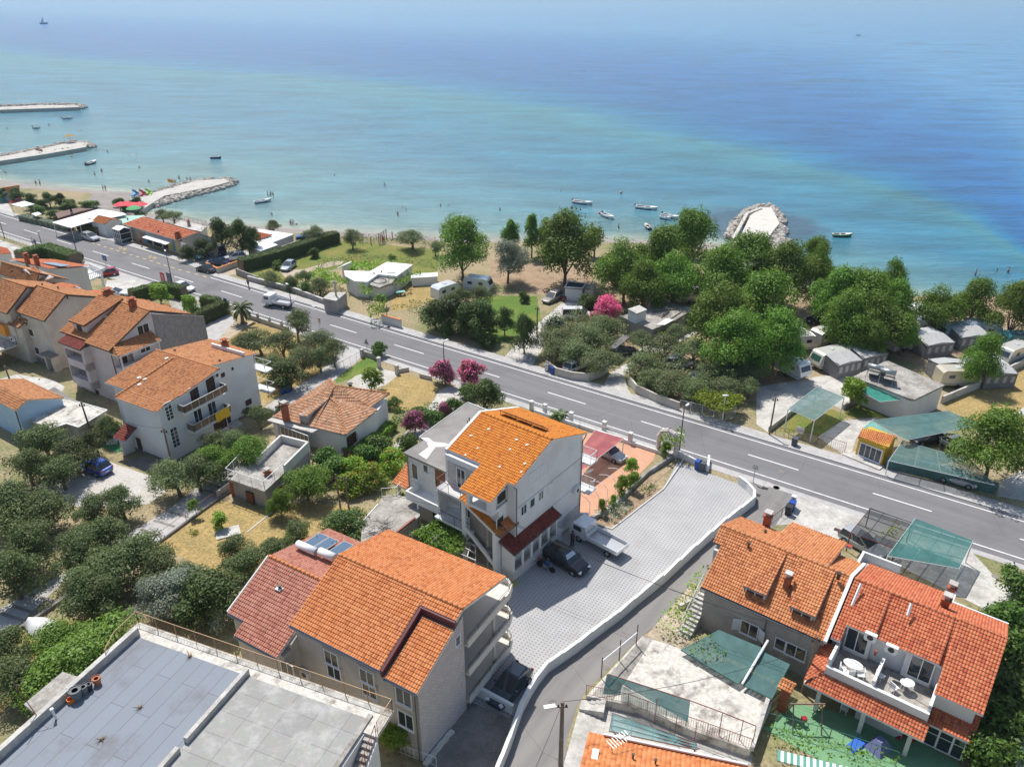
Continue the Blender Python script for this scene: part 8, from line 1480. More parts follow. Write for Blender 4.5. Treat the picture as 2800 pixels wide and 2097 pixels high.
car('E0',(980,320),(870,335),'hatch',PR,'red car beside the white balustrade');car('E0',(930,500),(1090,505),'sedan',PW,'white car behind the orange roofs near the forecourt');car('M',(1080,1220),(1240,1300),'hatch',PS,'silver car half under the wine red awning');car('R',(1490,560),(1720,690),'estate',PS,'silver car under the black net car port');car('F',(2255,925),(2125,1070),'hatch',paint('petrol',(.015,.06,.09)),'dark teal car parked under the apartment balconies');car('C0',(395,1150),(300,1200),'estate',PGB,'grey-brown estate car beside the white utility block');car('B0',(310,1040),(255,1080),'hatch',PSB,'silver-blue car on the meadow track');ES=car('M',(1665,475),(1860,480),'estate',PS,'silver estate car with roof box under the olives');rb=MB();rb.box((-.2,.2,1.68),(1.7,.6,.28));rb.build('roof_box',PW,ES,world=False)
car('M',(2100,575),(1870,600),'sedan',PDB,'dark blue car under the hedged olives');car('M',(1225,385),(1310,370),'sedan',PBK,'dark car before the dark car port');car('M',(830,520),(900,490),'hatch',PW,'white car hidden behind the curved wall');car('D1',(1670,1215),(1430,1095),'sedan',PW,'white saloon with open door between the shade nets',door=True);car('D1',(1420,1120),(1300,1140),'hatch',PBK,'dark hatchback at the edge of the largest shade canopy');car('D0',(480,1200),(385,1210),'sedan',PBK,'black car on the sandy camp lane');car('C0',(510,1330),(600,1330),'van',PW,'white van beside the campsite drive','van');car('A0',(110,1140),(250,1115),'sedan',PR,'red car beside the pinkish hut');car('B0',(395,850),(500,840),'van',PB,'blue van behind the pale wall at the beach','van');car('D1',(1370,1400),(1480,1440),'hatch',PTE,'car under the sheer net, left one',L=4);car('D1',(1560,1460),(1690,1500),'hatch',PS,'car under the sheer net, right one',L=4)
def truck(tk,r,f,label,L=5.6):
 a,b3=g(tk,*r),g(tk,*f);c=(a+b3)/2;c.z=gz(c.x,c.y)+.02;t=thing('pickup_truck',c,label,'truck',None,math.atan2(b3.y-a.y,b3.x-a.x));h=L/2
 def P2(name,mat,fn,par=None):m=MB();fn(m);return m.build(name,mat,par or t,False,world=False)
 P2('cab',PW,lambda m:m.add([(x,s*.88,z)for s in(-1,1)for x,z in((h-1.9,.55),(h,.5),(h-.02,1.15),(h-.42,2.0),(h-1.85,2.02))],[(0,1,2,3,4),(9,8,7,6,5),(0,5,6,1),(1,6,7,2),(2,7,8,3),(3,8,9,4),(4,9,5,0)]))
 P2('windscreen',GLASS,lambda m:m.add([(h+.01,-.78,1.2),(h+.01,.78,1.2),(h-.36,.7,1.93),(h-.36,-.7,1.93)],[(0,1,2,3)]));
 for s in(-1,1):P2('side_window',GLASS,lambda m:m.box((h-.95,s*.885,1.55),(.9,.02,.5)));P2('headlight',HL,lambda m:m.box((h+.01,s*.65,.8),(.04,.3,.2)))
 P2('load_bed',METAL,lambda m:m.box((-.95,0,.82),(L-2.05,1.85,.1)));
 for s in(-1,1):P2('bed_side',PW,lambda m:m.box((-.95,s*.92,1.05),(L-2.05,.05,.38)))
 P2('tailgate',PW,lambda m:m.box((-h+.03,0,1.05),(.05,1.8,.38)));P2('headboard',METALW,lambda m:(m.box((h-2.0,0,1.1),(.05,1.8,.5)),[m.box((h-2.0,y,1.5),(.05,.06,.5))for y in(-.8,-.3,.3,.8)]));P2('chassis',BLACKP,lambda m:m.box((-.3,0,.6),(L-1.0,.8,.25)))
 for x in(-h+1.2,h-1.1):
  for s in(-1,1):w=P2('wheel',RUBBER,lambda m:m.tube((x,s*.65,.36),.36,(x,s*.88,.36),.36,12));P2('rim',CHROME,lambda m:m.tube((x,s*.88,.36),.2,(x,s*.9,.36),.18,8),w)
 return t
truck('A',(1540,690),(1215,520),'white flatbed truck parked on the pavers by the garden bed');truck('B0',(290,1400),(110,1370),'white flatbed truck driving on the coast road',5.4)
c=g('A',925,810);t=thing('motorcycle',c,'dark motorcycle with red tail standing next to the black SUV','motorcycle',None,math.radians(-38))
for nm,mt,fn in(('wheel',RUBBER,lambda m:m.tube((.68,-.06,.31),.31,(.68,.06,.31),.31,12)),('wheel',RUBBER,lambda m:m.tube((-.68,-.07,.31),.31,(-.68,.07,.31),.31,12)),('engine',METAL,lambda m:m.box((0,0,.42),(.5,.3,.35))),('fuel_tank',PB,lambda m:m.box((.18,0,.82),(.5,.28,.24),taper=.7)),('seat',BLACKP,lambda m:m.box((-.35,0,.8),(.7,.26,.1))),('tail',PR,lambda m:m.box((-.78,0,.84),(.25,.2,.12))),('handlebar',METALD,lambda m:m.tube((.5,-.36,1.02),.02,(.5,.36,1.02),.02)),('fork',CHROME,lambda m:m.tube((.68,0,.3),.04,(.48,0,1.02),.04))):
 m=MB();fn(m);m.build(nm,mt,t,world=False)
c=g('C0',460,1180);t=thing('scooter',c,'red scooter beside the white utility block','scooter',None,1.0)
for nm,mt,fn in(('wheel',RUBBER,lambda m:m.tube((.55,-.05,.22),.22,(.55,.05,.22),.22,10)),('wheel',RUBBER,lambda m:m.tube((-.55,-.05,.22),.22,(-.55,.05,.22),.22,10)),('body',PR,lambda m:(m.box((-.35,0,.55),(.75,.35,.4)),m.box((.5,0,.65),(.12,.4,.7)),m.box((.1,0,.3),(.6,.3,.1)))),('seat',BLACKP,lambda m:m.box((-.3,0,.8),(.6,.3,.1)))):
 m=MB();fn(m);m.build(nm,mt,t,world=False)
CRV=paint('caravan',(.62,.61,.56));CRW=paint('caravan_white',(.68,.70,.72));AWN=pm('awning_cloth',(.42,.42,.41),(.36,.36,.355),2,.8,fine=.05,bs=.03);AWD=pm('awning_side',(.20,.20,.21),(.15,.15,.16),2,.8,fine=.1)
def caravan(tk,r,f,label,pt=CRV,L=5.4,aw=0,win=GLASS):
 a,b3=g(tk,*r),g(tk,*f);c=(a+b3)/2;c.z=gz(c.x,c.y);an=math.atan2(b3.y-a.y,b3.x-a.x);t=thing('caravan',c,label,'caravan','caravans on the campsite',an);h=L/2
 def P2(name,mat,fn,par=None):m=MB();fn(m);return m.build(name,mat,par or t,False,world=False)
 pr=[(-h,.5),(h-.35,.45),(h,.95),(h-.12,1.5),(h-.55,2.45),(h-.9,2.6),(-h+.5,2.6),(-h+.1,2.3)];n=len(pr)
 P2('body',pt,lambda m:m.add([(x,-1.1,z)for x,z in pr]+[(x,1.1,z)for x,z in pr],[tuple(range(n)),tuple(range(n,2*n))[::-1]]+[(i,n+i,n+(i+1)%n,(i+1)%n)for i in range(n)]))
 for s in(-1,1):
  for x in(-h*.5,h*.3):P2('window',win,lambda m:m.box((x,s*1.105,1.75),(.8,.03,.5)))
  w=P2('wheel',RUBBER,lambda m:m.tube((-.3,s*.9,.33),.33,(-.3,s*1.11,.33),.33,10));P2('body_stripe',flat('stripe_blue',(.15,.22,.35)),lambda m:m.box((0,s*1.104,.75),(L*.85,.015,.1)))
 P2('front_window',win,lambda m:m.add([(h-.09,-.85,1.55),(h-.09,.85,1.55),(h-.42,.85,2.2),(h-.42,-.85,2.2)],[(0,1,2,3)]));P2('roof_hatch',CRW,lambda m:m.box((-.2,0,2.65),(.6,.6,.1)));P2('drawbar',METAL,lambda m:m.tube((h-.2,0,.45),.05,(h+1.0,0,.45),.04,5))
 if aw:
  s=aw;A=thing('awning_tent',c,'grey awning tent attached to '+label,'awning','awning tents',an)
  def Q(name,mat,fn):m=MB();fn(m);return m.build(name,mat,A,False,world=False)
  y0,y1=s*1.13,s*3.7;x0,x1=-h+.4,h-.8
  Q('tent_roof',AWN,lambda m:m.add([(x0,y0,2.62),(x1,y0,2.62),(x1+.1,y1,2.1),(x0-.1,y1,2.1),(x0,y0,2.56),(x1,y0,2.56),(x1+.1,y1,2.04),(x0-.1,y1,2.04),((x0+x1)/2,y0,2.8),((x0+x1)/2,y1,2.35)],[(0,8,9,3),(8,1,2,9),(4,5,6,7),(3,9,2,6,7),(1,5,6,2),(0,3,7,4)]))
  Q('tent_side',AWD,lambda m:(m.box(((x0+x1)/2,y1,1.05),(x1-x0,.04,2.0)),m.box((x0,(y0+y1)/2,1.2),(.04,abs(y1-y0),2.2)),m.box((x1,(y0+y1)/2,1.2),(.04,abs(y1-y0),2.2))))
  for i in range(4):Q('tent_panel',AWN,lambda m:m.box((x0+.5+i*(x1-x0-1)/3,y1+s*.03,1.3),(.5,.03,.9)))
 return t
caravan('D1',(610,455),(410,500),'the cream caravan with green front window',win=GLASSG,aw=1);caravan('D1',(830,400),(630,440),'the caravan shaded by leaves right of the cream one',aw=1);caravan('D1',(130,520),(290,600),'the caravan at the left behind the parking yard',CRW,4.5);caravan('D1',(430,300),(540,270),'the caravan between trees above the cream one',L=4.5);caravan('D1',(210,340),(330,330),'the caravan under the left grove edge',L=4.5,aw=1);caravan('D1',(1050,350),(1180,310),'the half-hidden caravan left of the large awning',L=4.5)
caravan('D1',(1420,300),(1180,330),'the white caravan with the largest awning',CRW,5.8,aw=1);caravan('D1',(1740,240),(1480,260),'the bluish caravan second from the beach',paint('caravan_blue',(.42,.52,.66)),5.8,aw=1);caravan('D1',(1730,215),(1960,250),'the pale blue caravan nearest the beach',paint('caravan_blue',(.42,.52,.66)),5.4);caravan('D1',(1380,180),(1230,220),'the caravan under the crown left of the blue one',L=5);caravan('D1',(1450,110),(1280,110),'the rearmost caravan by the white parasol',CRW,5);caravan('D1',(1950,560),(1700,570),'the caravan joined to a white tent beside the field wall',CRW,5.6,aw=1);caravan('D1',(1500,640),(1730,640),'the beige caravan behind the reception building',paint('caravan_beige',(.55,.50,.38)),5.4,aw=1);caravan('D1',(2190,400),(2000,470),'the caravan at the right picture edge',L=5.8);caravan('D1',(2200,330),(2040,330),'the green-topped caravan at the upper right edge',PTE,4.6)
caravan('C0',(1470,1190),(1570,1180),'the caravan with pale blue cover behind the campsite office',CRW,4.6);caravan('B0',(1840,1240),(2010,1260),'the white caravan on the watered lawn',CRW,5);caravan('B0',(1580,1330),(1700,1290),'the caravan half hidden by olives',CRW,5.0)
HW=flat('hull_white',(.72,.72,.70),.35);HB=flat('hull_blue',(.02,.07,.2),.35);HR=flat('hull_red',(.28,.03,.03),.4)
def boat(px,py,ang,L,label,hull=HW,low=HB,kind='boat',motor=True,frame=False,tk='C0',z=0.0,group='small boats in the bay'):
 c=pz(tk,px,py,z);t=thing('motor_boat' if motor else'rowing_boat',c,label,'boat',group,math.radians(ang));W=L*.36
 def P2(name,mat,fn,par=None):m=MB();fn(m);return m.build(name,mat,par or t,False,world=False)
 def hull_(z0,z1,k0,k1):
  def f(m):
   S=[(-.5,.80),(-.25,.98),(0,1),(.2,.85),(.38,.5),(.5,.03)];vs=[]
   for x,w_ in S:vs+=[(x*L*k0,-w_*W/2*k0,z0),(x*L*k1,-w_*W/2*k1,z1+max(0,x)*.5),(x*L*k1,w_*W/2*k1,z1+max(0,x)*.5),(x*L*k0,w_*W/2*k0,z0)]
   m.add(vs,[(i*4+j,(i+1)*4+j,(i+1)*4+(j+1)%4,i*4+(j+1)%4)[::-1]for i in range(5)for j in(0,2,3)]+[(0,1,2,3)])
  return f
 P2('hull',hull,hull_(-.05,.62,.86,1));P2('waterline_band',low,hull_(-.15,.22,.84,.93))
 P2('deck',HW if hull is not HB else flat('deck_cream',(.6,.55,.45)),lambda m:m.add([(x*L,s*w_*W/2,.6+max(0,x)*.5)for s in(-1,1)for x,w_ in((-.5,.76),(0,.93),(.2,.78),(.38,.45),(.5,.02))]+[(x*L,s*w_*W/2,.6+max(0,x)*.5)for s in(-1,1)for x,w_ in((-.45,.55),(0,.65),(.15,.5))],[(0,1,11,10),(1,2,12,11),(5,13,14,6),(6,14,15,7),(2,3,8,7),(3,4,9,8),(2,7,15,12),(0,10,13,5)]))
 P2('cockpit_floor',GUTTERG if hull is HW else CONC,lambda m:m.add([(-.45*L,-.28*W,.25),(.15*L,-.28*W,.25),(.15*L,.28*W,.25),(-.45*L,.28*W,.25)],[(0,1,2,3)]));P2('thwart',HW,lambda m:m.box((-.1*L,0,.5),(.25,W*.6,.06)))
 if motor:P2('outboard_motor',BLACKP,lambda m:(m.box((-.5*L-.15,0,.75),(.3,.3,.45)),m.box((-.5*L-.15,0,.2),(.12,.1,.8))))
 if frame:P2('canopy_frame',METAL,lambda m:[m.path([(x,-W*.42,.6),(x,-W*.4,1.7),(x,W*.4,1.7),(x,W*.42,.6)],.02,4)for x in(-L*.35,-L*.05)])
 return t
boat(612,340,-28,5.5,'white boat with canopy frame, leftmost of the bay group',frame=True);boat(828,458,-65,5,'white and red boat pointing at the beach',low=HR);boat(1165,385,-25,5.8,'white boat with canopy frame nearest the mole',frame=True);boat(1170,552,100,3.6,'small blue rowing boat close to the beach trees',hull=HB,motor=False);boat(1370,460,-50,5,'inflatable grey boat moored beside the tree tops',low=BLACKP);boat(1325,475,-40,3,'tiny white dinghy beside the inflatable boat',motor=False);boat(640,465,-5,4.4,'green-edged kayak shaped boat right of the mole',hull=flat('hull_green',(.05,.25,.10)),low=BLACKP,motor=False,tk='D0')
boat(62,485,35,4.6,'white rowing boat left of three bathers',motor=False,tk='B0');boat(790,785,80,5,'grey inflatable boat between the left moles',tk='A0',hull=METAL,low=BLACKP);boat(585,398,20,4,'white boat near the upper left mole tip',tk='A0');boat(318,482,-20,3.6,'white and red boat in the upper left bay',tk='A0',low=HR);boat(1866,742,0,3.6,'lone small blue dinghy offshore of the left beach',tk='A0',hull=HB,motor=False);boat(30,290,10,4.4,'white boat moored at the upper left mole',tk='A0');boat(1855,77,10,6,'white motor boat far out on the right',tk='D')
c=pz('D',95,52,0);t=thing('sailing_boat',c,'distant sailing boat on the horizon at the upper left','sailing boat')
part(t,'hull',HB,lambda m:m.add([(c.x+x,c.y+y,z)for x,y,z in((-5,-1,0),(5,0,0),(-5,1,0),(-5.5,-1.4,1.4),(6,0,1.6),(-5.5,1.4,1.4))],[(0,1,4,3),(1,2,5,4),(2,0,3,5),(3,4,5),(2,1,0)]));part(t,'mast',METALW,lambda m:m.tube(c,.12,c+Vector((0,0,13)),.06));part(t,'sail',METALW,lambda m:m.add([c+Vector((.3,0,2)),c+Vector((-4,0,2)),c+Vector((.2,0,9)),c+Vector((.3,.1,2)),c+Vector((-4,.1,2)),c+Vector((.2,.1,9))],[(0,1,2),(5,4,3)]))
for(tk,x,y,lab,cc3)in[('C0',545,327,'red buoy left of the framed boat',(.6,.05,.03)),('C0',943,250,'orange buoy furthest out in the bay group',(.7,.15,.03)),('C0',1075,368,'red buoy left of the framed boat near the mole',(.6,.05,.03)),('C0',758,428,'red buoy beside the red boat',(.6,.05,.03)),('C0',1308,440,'red buoy beside the inflatable boat',(.6,.05,.03)),('D0',2195,870,'yellow buoy near the right edge',(.8,.6,.05)),('A0',1205,818,'orange buoy off the lower left mole',(.7,.4,.1)),('A0',622,727,'small orange buoy below the middle mole',(.7,.4,.1)),('D',1261,153,'dark marker buoy far out in the middle',(.05,.05,.05)),('B0',675,250,'white buoy by the dark weed patch',(.8,.8,.8)),('B0',350,677,'white ball float by the two paddling bathers',(.8,.8,.8))]:
 c=pz(tk,x,y,0);m=MB();m.lathe(tuple(c),[(.05,-.2),(.26,0),(.3,.25),(.2,.45),(.05,.55)],8);tag(m.build('buoy',flat('buoy_%d%d'%(int(cc3[0]*9),int(cc3[1]*99)),cc3,.5),None,True),lab,'buoy')
SKIN=pm('skin',(.42,.22,.14),(.36,.18,.11),4,.6,fine=.05,bs=0);HAIR=flat('hair_dark',(.03,.02,.015),.8)
def body_mesh(pose):
 j=dict(pel=(0,0,.95),che=(0,0,1.28),nek=(0,0,1.5),hed=(0,.02,1.66),top=(0,.01,1.78))
 k={'stand':(.10,0,.0,.25),'walk':(.30,-.30,.2,.3),'bend':(.1,0,.35,.1)}[pose]
 V=[(0,0,.95),(0,.0,1.12),(0,.02+k[2]*.4,1.32),(0,k[2]*.5,1.47),(0,.03+k[2]*.6,1.6),(0,.02+k[2]*.6,1.74)];E=[(0,1),(1,2),(2,3),(3,4),(4,5)];Rr=[(.14,.11),(.125,.10),(.15,.11),(.055,.055),(.085,.10),(.07,.08)]
 for s,sw in((-1,k[0]if pose=='walk' else.04),(1,k[1]if pose=='walk' else-.02)):
  b=len(V);V+=[(s*.10,0,.88),(s*.11,sw*.6,.48),(s*.11,sw*.9-.02,.08),(s*.12,sw*.9+.12,.03)];E+=[(0,b),(b,b+1),(b+1,b+2),(b+2,b+3)];Rr+=[(.09,.09),(.06,.06),(.038,.038),(.035,.03)]
  b=len(V);V+=[(s*.19,k[2]*.5,1.42),(s*(.25),.02-sw*.4+k[2]*.5,1.15),(s*.26,k[3]*.6-sw*.5+k[2]*.4,.92),(s*.26,k[3]*.8-sw*.5+k[2]*.4,.83)];E+=[(2,b),(b,b+1),(b+1,b+2),(b+2,b+3)];Rr+=[(.055,.055),(.04,.04),(.03,.03),(.03,.018)]
 me=bpy.data.meshes.new('b');me.from_pydata(V,E,[]);o=bpy.data.objects.new('b',me);COL.objects.link(o);md=o.modifiers.new('s','SKIN');sv=me.skin_vertices[0].data if len(me.skin_vertices)else None
 if sv is None:
  bm=bmesh.new();bm.from_mesh(me);bm.verts.layers.skin.verify();bm.to_mesh(me);bm.free();sv=me.skin_vertices[0].data
 for i,r in enumerate(Rr):sv[i].radius=r
 sv[0].use_root=True;o.modifiers.new('u','SUBSURF').levels=1;dg=bpy.context.evaluated_depsgraph_get();m2=bpy.data.meshes.new_from_object(o.evaluated_get(dg));bpy.data.objects.remove(o);m2.name='body';m2.materials.clear();m2.materials.append(SKIN)
 m2.polygons.foreach_set('use_smooth',[True]*len(m2.polygons));return m2
BODY={p:body_mesh(p)for p in('stand','walk','bend')}
CL={'dark':(.03,.03,.05),'red':(.45,.04,.04),'blue':(.04,.10,.30),'white':(.7,.7,.7),'pink':(.6,.15,.25),'black':(.015,.015,.015)}
def person(tk,x,y,label,sw='dark',shirt=None,pose='stand',sink=0.0,z=None,h=1.75,group=None,face=None,legs=False):
 c=pz(tk,x,y,0)if z is None and sink else(g(tk,x,y)if z is None else pz(tk,x,y,z));zz=-sink if sink else c.z
 if not sink and z is None:
  u_,v_=F0.uv(c);sv=float(shore(u_))
  if v_<sv+16:
   for _ in range(4):c=V3(PZ(*q(tk,x,y),zz));u_,v_=F0.uv(c);zz=max(0,min(2,.12+(v_-float(shore(u_))-1)*.188))
 t=thing('person',(c.x,c.y,zz),label,'person',group,random.uniform(0,6.28)if face is None else face);k=h/1.8;t.scale=(k,k,k)
 o=bpy.data.objects.new('body',BODY[pose]);COL.objects.link(o);o.parent=t
 m=MB();m.lathe((0,.02 if pose!='bend' else.22,1.64),[(.075,.0),(.1,.06),(.095,.13),(.05,.17)],8);m.build('hair',HAIR,t,True,world=False)
 m=MB();m.lathe((0,0,.76),[(.19,0),(.175,.1),(.165,.22)],9);m.build('swimwear' if not shirt else'shorts',flat('cloth_'+sw,CL[sw],.8),t,True,world=False)
 if shirt:m=MB();m.lathe((0,.02,.97),[(.165,0),(.17,.15),(.19,.38),(.19,.46),(.08,.53)],9);m.build('shirt',flat('cloth_'+shirt,CL[shirt],.8),t,True,world=False)
 if legs:
  for s in(-1,1):m=MB();m.tube((s*.11,0,.1),.07,(s*.1,0,.85),.1,7);m.build('trouser_leg',flat('cloth_'+sw,CL[sw],.8),t,True,world=False)
person('A',1150,612,'person in dark clothes standing between the black SUV and the white truck','dark','dark',h=1.85,face=3.5,legs=True)
for a in[('A0',292,1495,'person in white shirt walking with a companion on the roadside pavement','dark','white','walk'),('A0',315,1505,'person in blue shirt walking beside the roadside rail','blue','blue','walk'),('E0',705,208,'person in a pink top at the roadside lamp','pink','pink','stand'),('E0',725,205,'person in dark clothes beside the roadside lamp','black','black','stand'),('E0',2150,435,'person walking on the seaward pavement by the hedge','dark','dark','walk'),('A0',1240,1080,'person in white shirt standing by the pedal boats','dark','white','stand'),('A0',1262,1080,'person in blue shirt beside the pedal boats','blue','blue','stand'),('C0',785,650,'bather standing at the water edge behind the trees','dark',None,'stand'),('A0',315,970,'bather standing on the left beach, left of a pair','red',None,'stand'),('A0',348,967,'bather standing on the left beach, right of a pair','dark',None,'stand'),('A0',893,1015,'bather at the beach edge near the small tree, left one','dark',None,'stand'),('A0',915,1015,'bather at the beach edge near the small tree, right one','red',None,'stand'),('C0',1920,700,'sunbather walking at the foot of the round mole','red',None,'walk'),('D0',1180,960,'person stepping into the water at the right beach','white',None,'walk'),('B0',1100,840,'person resting by the beach posts','red','red','bend'),('A0',1225,1500,'customer at the restaurant shop front','dark','dark','stand')]:
 person(a[0],a[1],a[2],a[3],a[4],a[5],a[6])
WAD=[('A0',48,865,'bather wading by the left edge',.7),('A0',62,490,'bather in the upper left bay',.9),('A0',425,455,'bather between upper left boats',.9),('A0',930,680,'bather off the middle mole tip',.8),('A0',822,885,'bather wading below the inflatable boat',.6),('A0',880,855,'bather wading right of the inflatable boat',.6),('A0',1513,950,'bather beside the orange beach sign',.6),('A0',1547,915,'bather wading above the orange beach sign',.6),('A0',1617,920,'bather wading off the lower mole, left of two',.6),('A0',1650,930,'bather wading off the lower mole, right of two',.7),('A0',1288,945,'bather with a pink swim ring',1.0),('A0',1118,712,'swimmer left of a pair off the left beach',1.3),('A0',1180,708,'swimmer right of a pair off the left beach',1.3),('B0',103,430,'leftmost of three wading bathers',.5),('B0',126,428,'middle one of three wading bathers',.5),('B0',150,430,'rightmost of three wading bathers',.5),('B0',137,595,'child beside the inflatable toy',.7),('B0',302,680,'taller bather of the pair near the beach bar',.4),('B0',321,682,'shorter bather of the pair near the beach bar',.4),('B0',1109,335,'bather by the weed patch',.8),('B0',1120,350,'child by the weed patch',1.1),('B0',1226,600,'bather wading before the olive hedge',.6),('B0',1300,558,'bather in deeper water before the olive hedge',1.1),('B0',1267,530,'swimmer before the olive hedge',1.35),('B0',1597,520,'bather up to the waist before the wide tree',1.0),('B0',1662,512,'swimmer before the wide tree',1.35),('B0',2108,555,'bather up to the waist left of the slim trees',1.0),('B0',1615,725,'bather at the shore behind the wide tree',.3),('C0',520,385,'bather below the leftmost framed boat',1.0),('C0',465,398,'bather left of the green swim toy',1.0),('C0',592,395,'bather right of the green swim toy',1.0),('C0',632,455,'bather in chest-deep water left of the red boat',.9),('C0',921,550,'bather wading right of the red boat',.7),('C0',421,230,'swimmer far out left of the boats',1.35),('D0',1790,805,'bather walking in shallow water at the right',.4),('D0',1977,762,'swimmer between two bathers at the right',1.2),('D0',2070,780,'bather at the far right of the bay',.5),('A0',705,500,'swimmer above the thatched parasol, right',1.3),('A0',685,505,'swimmer above the thatched parasol, left',1.3),('A0',1605-400+0,455,'lone swimmer in the open bay',1.35)]
for i,a in enumerate(WAD):person(a[0],a[1],a[2],a[3],['dark','red','blue','black'][i%4],None,'stand' if i%3 else'walk',sink=a[4],h=1.75 if'child' not in a[3]else 1.3,group='bathers in the sea')
def mole(name,label,core,zt,rocks,rr_,nrk,mat=GRAV,rk=STONE):
 P=[pz(*p,zt)for p in core];cc=sum(P,Vector())/len(P);t=thing(name,(cc.x,cc.y,0),label,'breakwater')
 part(t,'walkway',mat,lambda m:m.prism([p[:2]for p in P],-1.2,zt));m=MB();rg=random.Random(len(label))
 ico=bmesh.new();bmesh.ops.create_icosphere(ico,subdivisions=1,radius=1);IV=[v.co.copy()for v in ico.verts];IF=[tuple(v.index for v in f.verts)for f in ico.faces];ico.free()
 for line,wd in rocks:
  Q=[pz(*p,.5)for p in line];L_=sum((b3-a).length for a,b3 in zip(Q[:-1],Q[1:]))
  for a,b3 in zip(Q[:-1],Q[1:]):
   d_=(b3-a).normalized();s_=Vector((-d_.y,d_.x,0))
   for _ in range(int(nrk*(b3-a).length/L_)):
    w_=rg.uniform(-wd,wd);p=a+(b3-a)*rg.random()+s_*w_;r=rr_*rg.uniform(.6,1.3);E_=Euler((rg.random()*6,rg.random()*6,rg.random()*6)).to_matrix();sc=Vector((rg.uniform(.7,1.3),rg.uniform(.7,1.2),rg.uniform(.5,.9)))
    zc=zt*.62*(1-abs(w_)/wd*.6)-.15;m.add([p+E_@Vector((v.x*sc.x*r,v.y*sc.y*r,v.z*sc.z*r))*rg.uniform(.88,1.1)+Vector((0,0,zc-.5))for v in IV],IF)
 o=m.build('rocks',rk,t);o['kind']='stuff';return t
RK=pm('rock_pale',(.52,.48,.42),(.34,.31,.27),1.2,.95,.4,.6,.3,3,.4)
CONCM=pm('mole_concrete',(.60,.57,.51),(.50,.47,.42),.8,.9,fine=.1)
mole('breakwater','wide round-headed stone mole right of centre',[('C0',1880,700),('C0',1960,645),('C0',2060,440),('C0',2150,372),('C0',2240,372),('D0',60,270),('D0',100,350),('D0',40,420),('C0',2140,760)],1.7,[([('C0',1875,640),('C0',1915,540),('C0',2045,405),('C0',2150,366),('C0',2240,369),('D0',60,250),('D0',112,330),('D0',60,400),('D0',-20,500)],1.3),([('D0',60,390),('D0',10,470),('D0',-60,560)],3),([('D0',60,490),('D0',190,525)],.8)],.62,560,CONCM,RK)
part(thing('mole_promenade',pz('C0',2000,560,1.6),'pale paved strip lining the round mole','promenade'),'paved_strip',CONCW,lambda m:m.path([pz('C0',1910,650,1.66),pz('C0',2030,430,1.66),pz('C0',2150,385,1.66)],.5,4))
mole('breakwater','lower left mole with gravel path and rocks',[('A0',1060,1180),('A0',1230,1060),('A0',1700,930),('A0',1940,915),('A0',1980,940),('A0',1820,985),('A0',1420,1060),('A0',1220,1185)],1.2,[([('A0',1300,1140),('A0',1500,1075),('A0',1820,1000),('A0',1985,945),('A0',1930,912)],2.3),([('A0',1350,1030),('A0',1600,955),('A0',1830,918)],.9)],.62,620,GRAV,RK)
mole('breakwater','middle left mole with thatched parasol',[('A0',-200,790),('A0',0,725),('A0',380,650),('A0',640,592),('A0',760,605),('A0',740,640),('A0',400,700),('A0',0,760),('A0',-200,810)],1.3,[([('A0',-200,805),('A0',0,765),('A0',400,705),('A0',720,645),('A0',780,628),('A0',700,598)],1.9),([('A0',-200,785),('A0',0,722),('A0',380,648),('A0',640,592)],1.2)],.7,520,GRAV,RK)
mole('breakwater','uppermost left mole with a moored white boat',[('A0',-200,310),('A0',0,295),('A0',340,278),('A0',650,278),('A0',690,295),('A0',400,305),('A0',0,318),('A0',-200,330)],1.4,[([('A0',-200,345),('A0',0,330),('A0',400,312),('A0',640,305),('A0',700,298),('A0',640,278)],2.6),([('A0',-200,308),('A0',0,293),('A0',340,278),('A0',650,276)],1.6)],.85,520,GRAV,RK)
def parasol(tk,x,y,z,r,h,mat,label,n=10,grp=None):
 c=pz(tk,x,y,z);t=thing('parasol',c,label,'parasol',grp);part(t,'pole',WOOD,lambda m:m.tube(c,.05,c+Vector((0,0,h)),.05));part(t,'canopy',mat,lambda m:m.lathe((c.x,c.y,c.z+h-.7),[(r,0),(r*.55,.38),(.04,.75)],n));return t
parasol('A0',612,600,1.3,1.9,2.8,pm('thatch',(.40,.29,.15),(.30,.21,.10),3,1,fine=.3),'thatched straw parasol on the middle mole');GRP='red restaurant parasols'
RP=flat('parasol_red',(.65,.03,.05),.7)
for x,y,l in((1065,1200,'red parasol left behind the marquee'),(1110,1195,'red parasol second behind the marquee'),(1180,1205,'red parasol third behind the marquee'),(1225,1200,'red parasol at the right behind the marquee')):parasol('A0',x,y+15,2,1.8,2.8,RP,l,8,GRP)
parasol('A0',1170,1240,2,1.7,2.6,flat('parasol_green',(.05,.35,.12),.7),'green parasol behind the gabled kiosk',8);parasol('D1',1270,60,1.6,2.0,2.7,METALW,'white parasol behind the rearmost caravan',8)
for(x,y,cc3,l)in[(1165,1030,(.05,.25,.5),'blue pedal boat on the beach'),(1225,1030,(.5,.03,.05),'red and white pedal boat with slide'),(1275,1020,(.3,.5,.05),'green pedal boat behind the red one')]:
 c=g('A0',x,y);c.z=.8;t=thing('pedal_boat',c,l,'pedal boat');cm=flat('pedal_%d'%int(cc3[0]*100),cc3,.4)
 part(t,'float',METALW,lambda m:(m.box((c.x-.6,c.y,c.z+.25),(.6,3.2,.5),.3)));part(t,'float',METALW,lambda m:(m.box((c.x+.6,c.y,c.z+.25),(.6,3.2,.5),.3)));part(t,'seat_deck',cm,lambda m:m.box((c.x,c.y,c.z+.6),(1.9,2.2,.25),.3));part(t,'slide',cm,lambda m:m.tube((c.x,c.y-.8,c.z+1.9),.3,(c.x+.2,c.y+1.5,c.z+.5),.3,6))
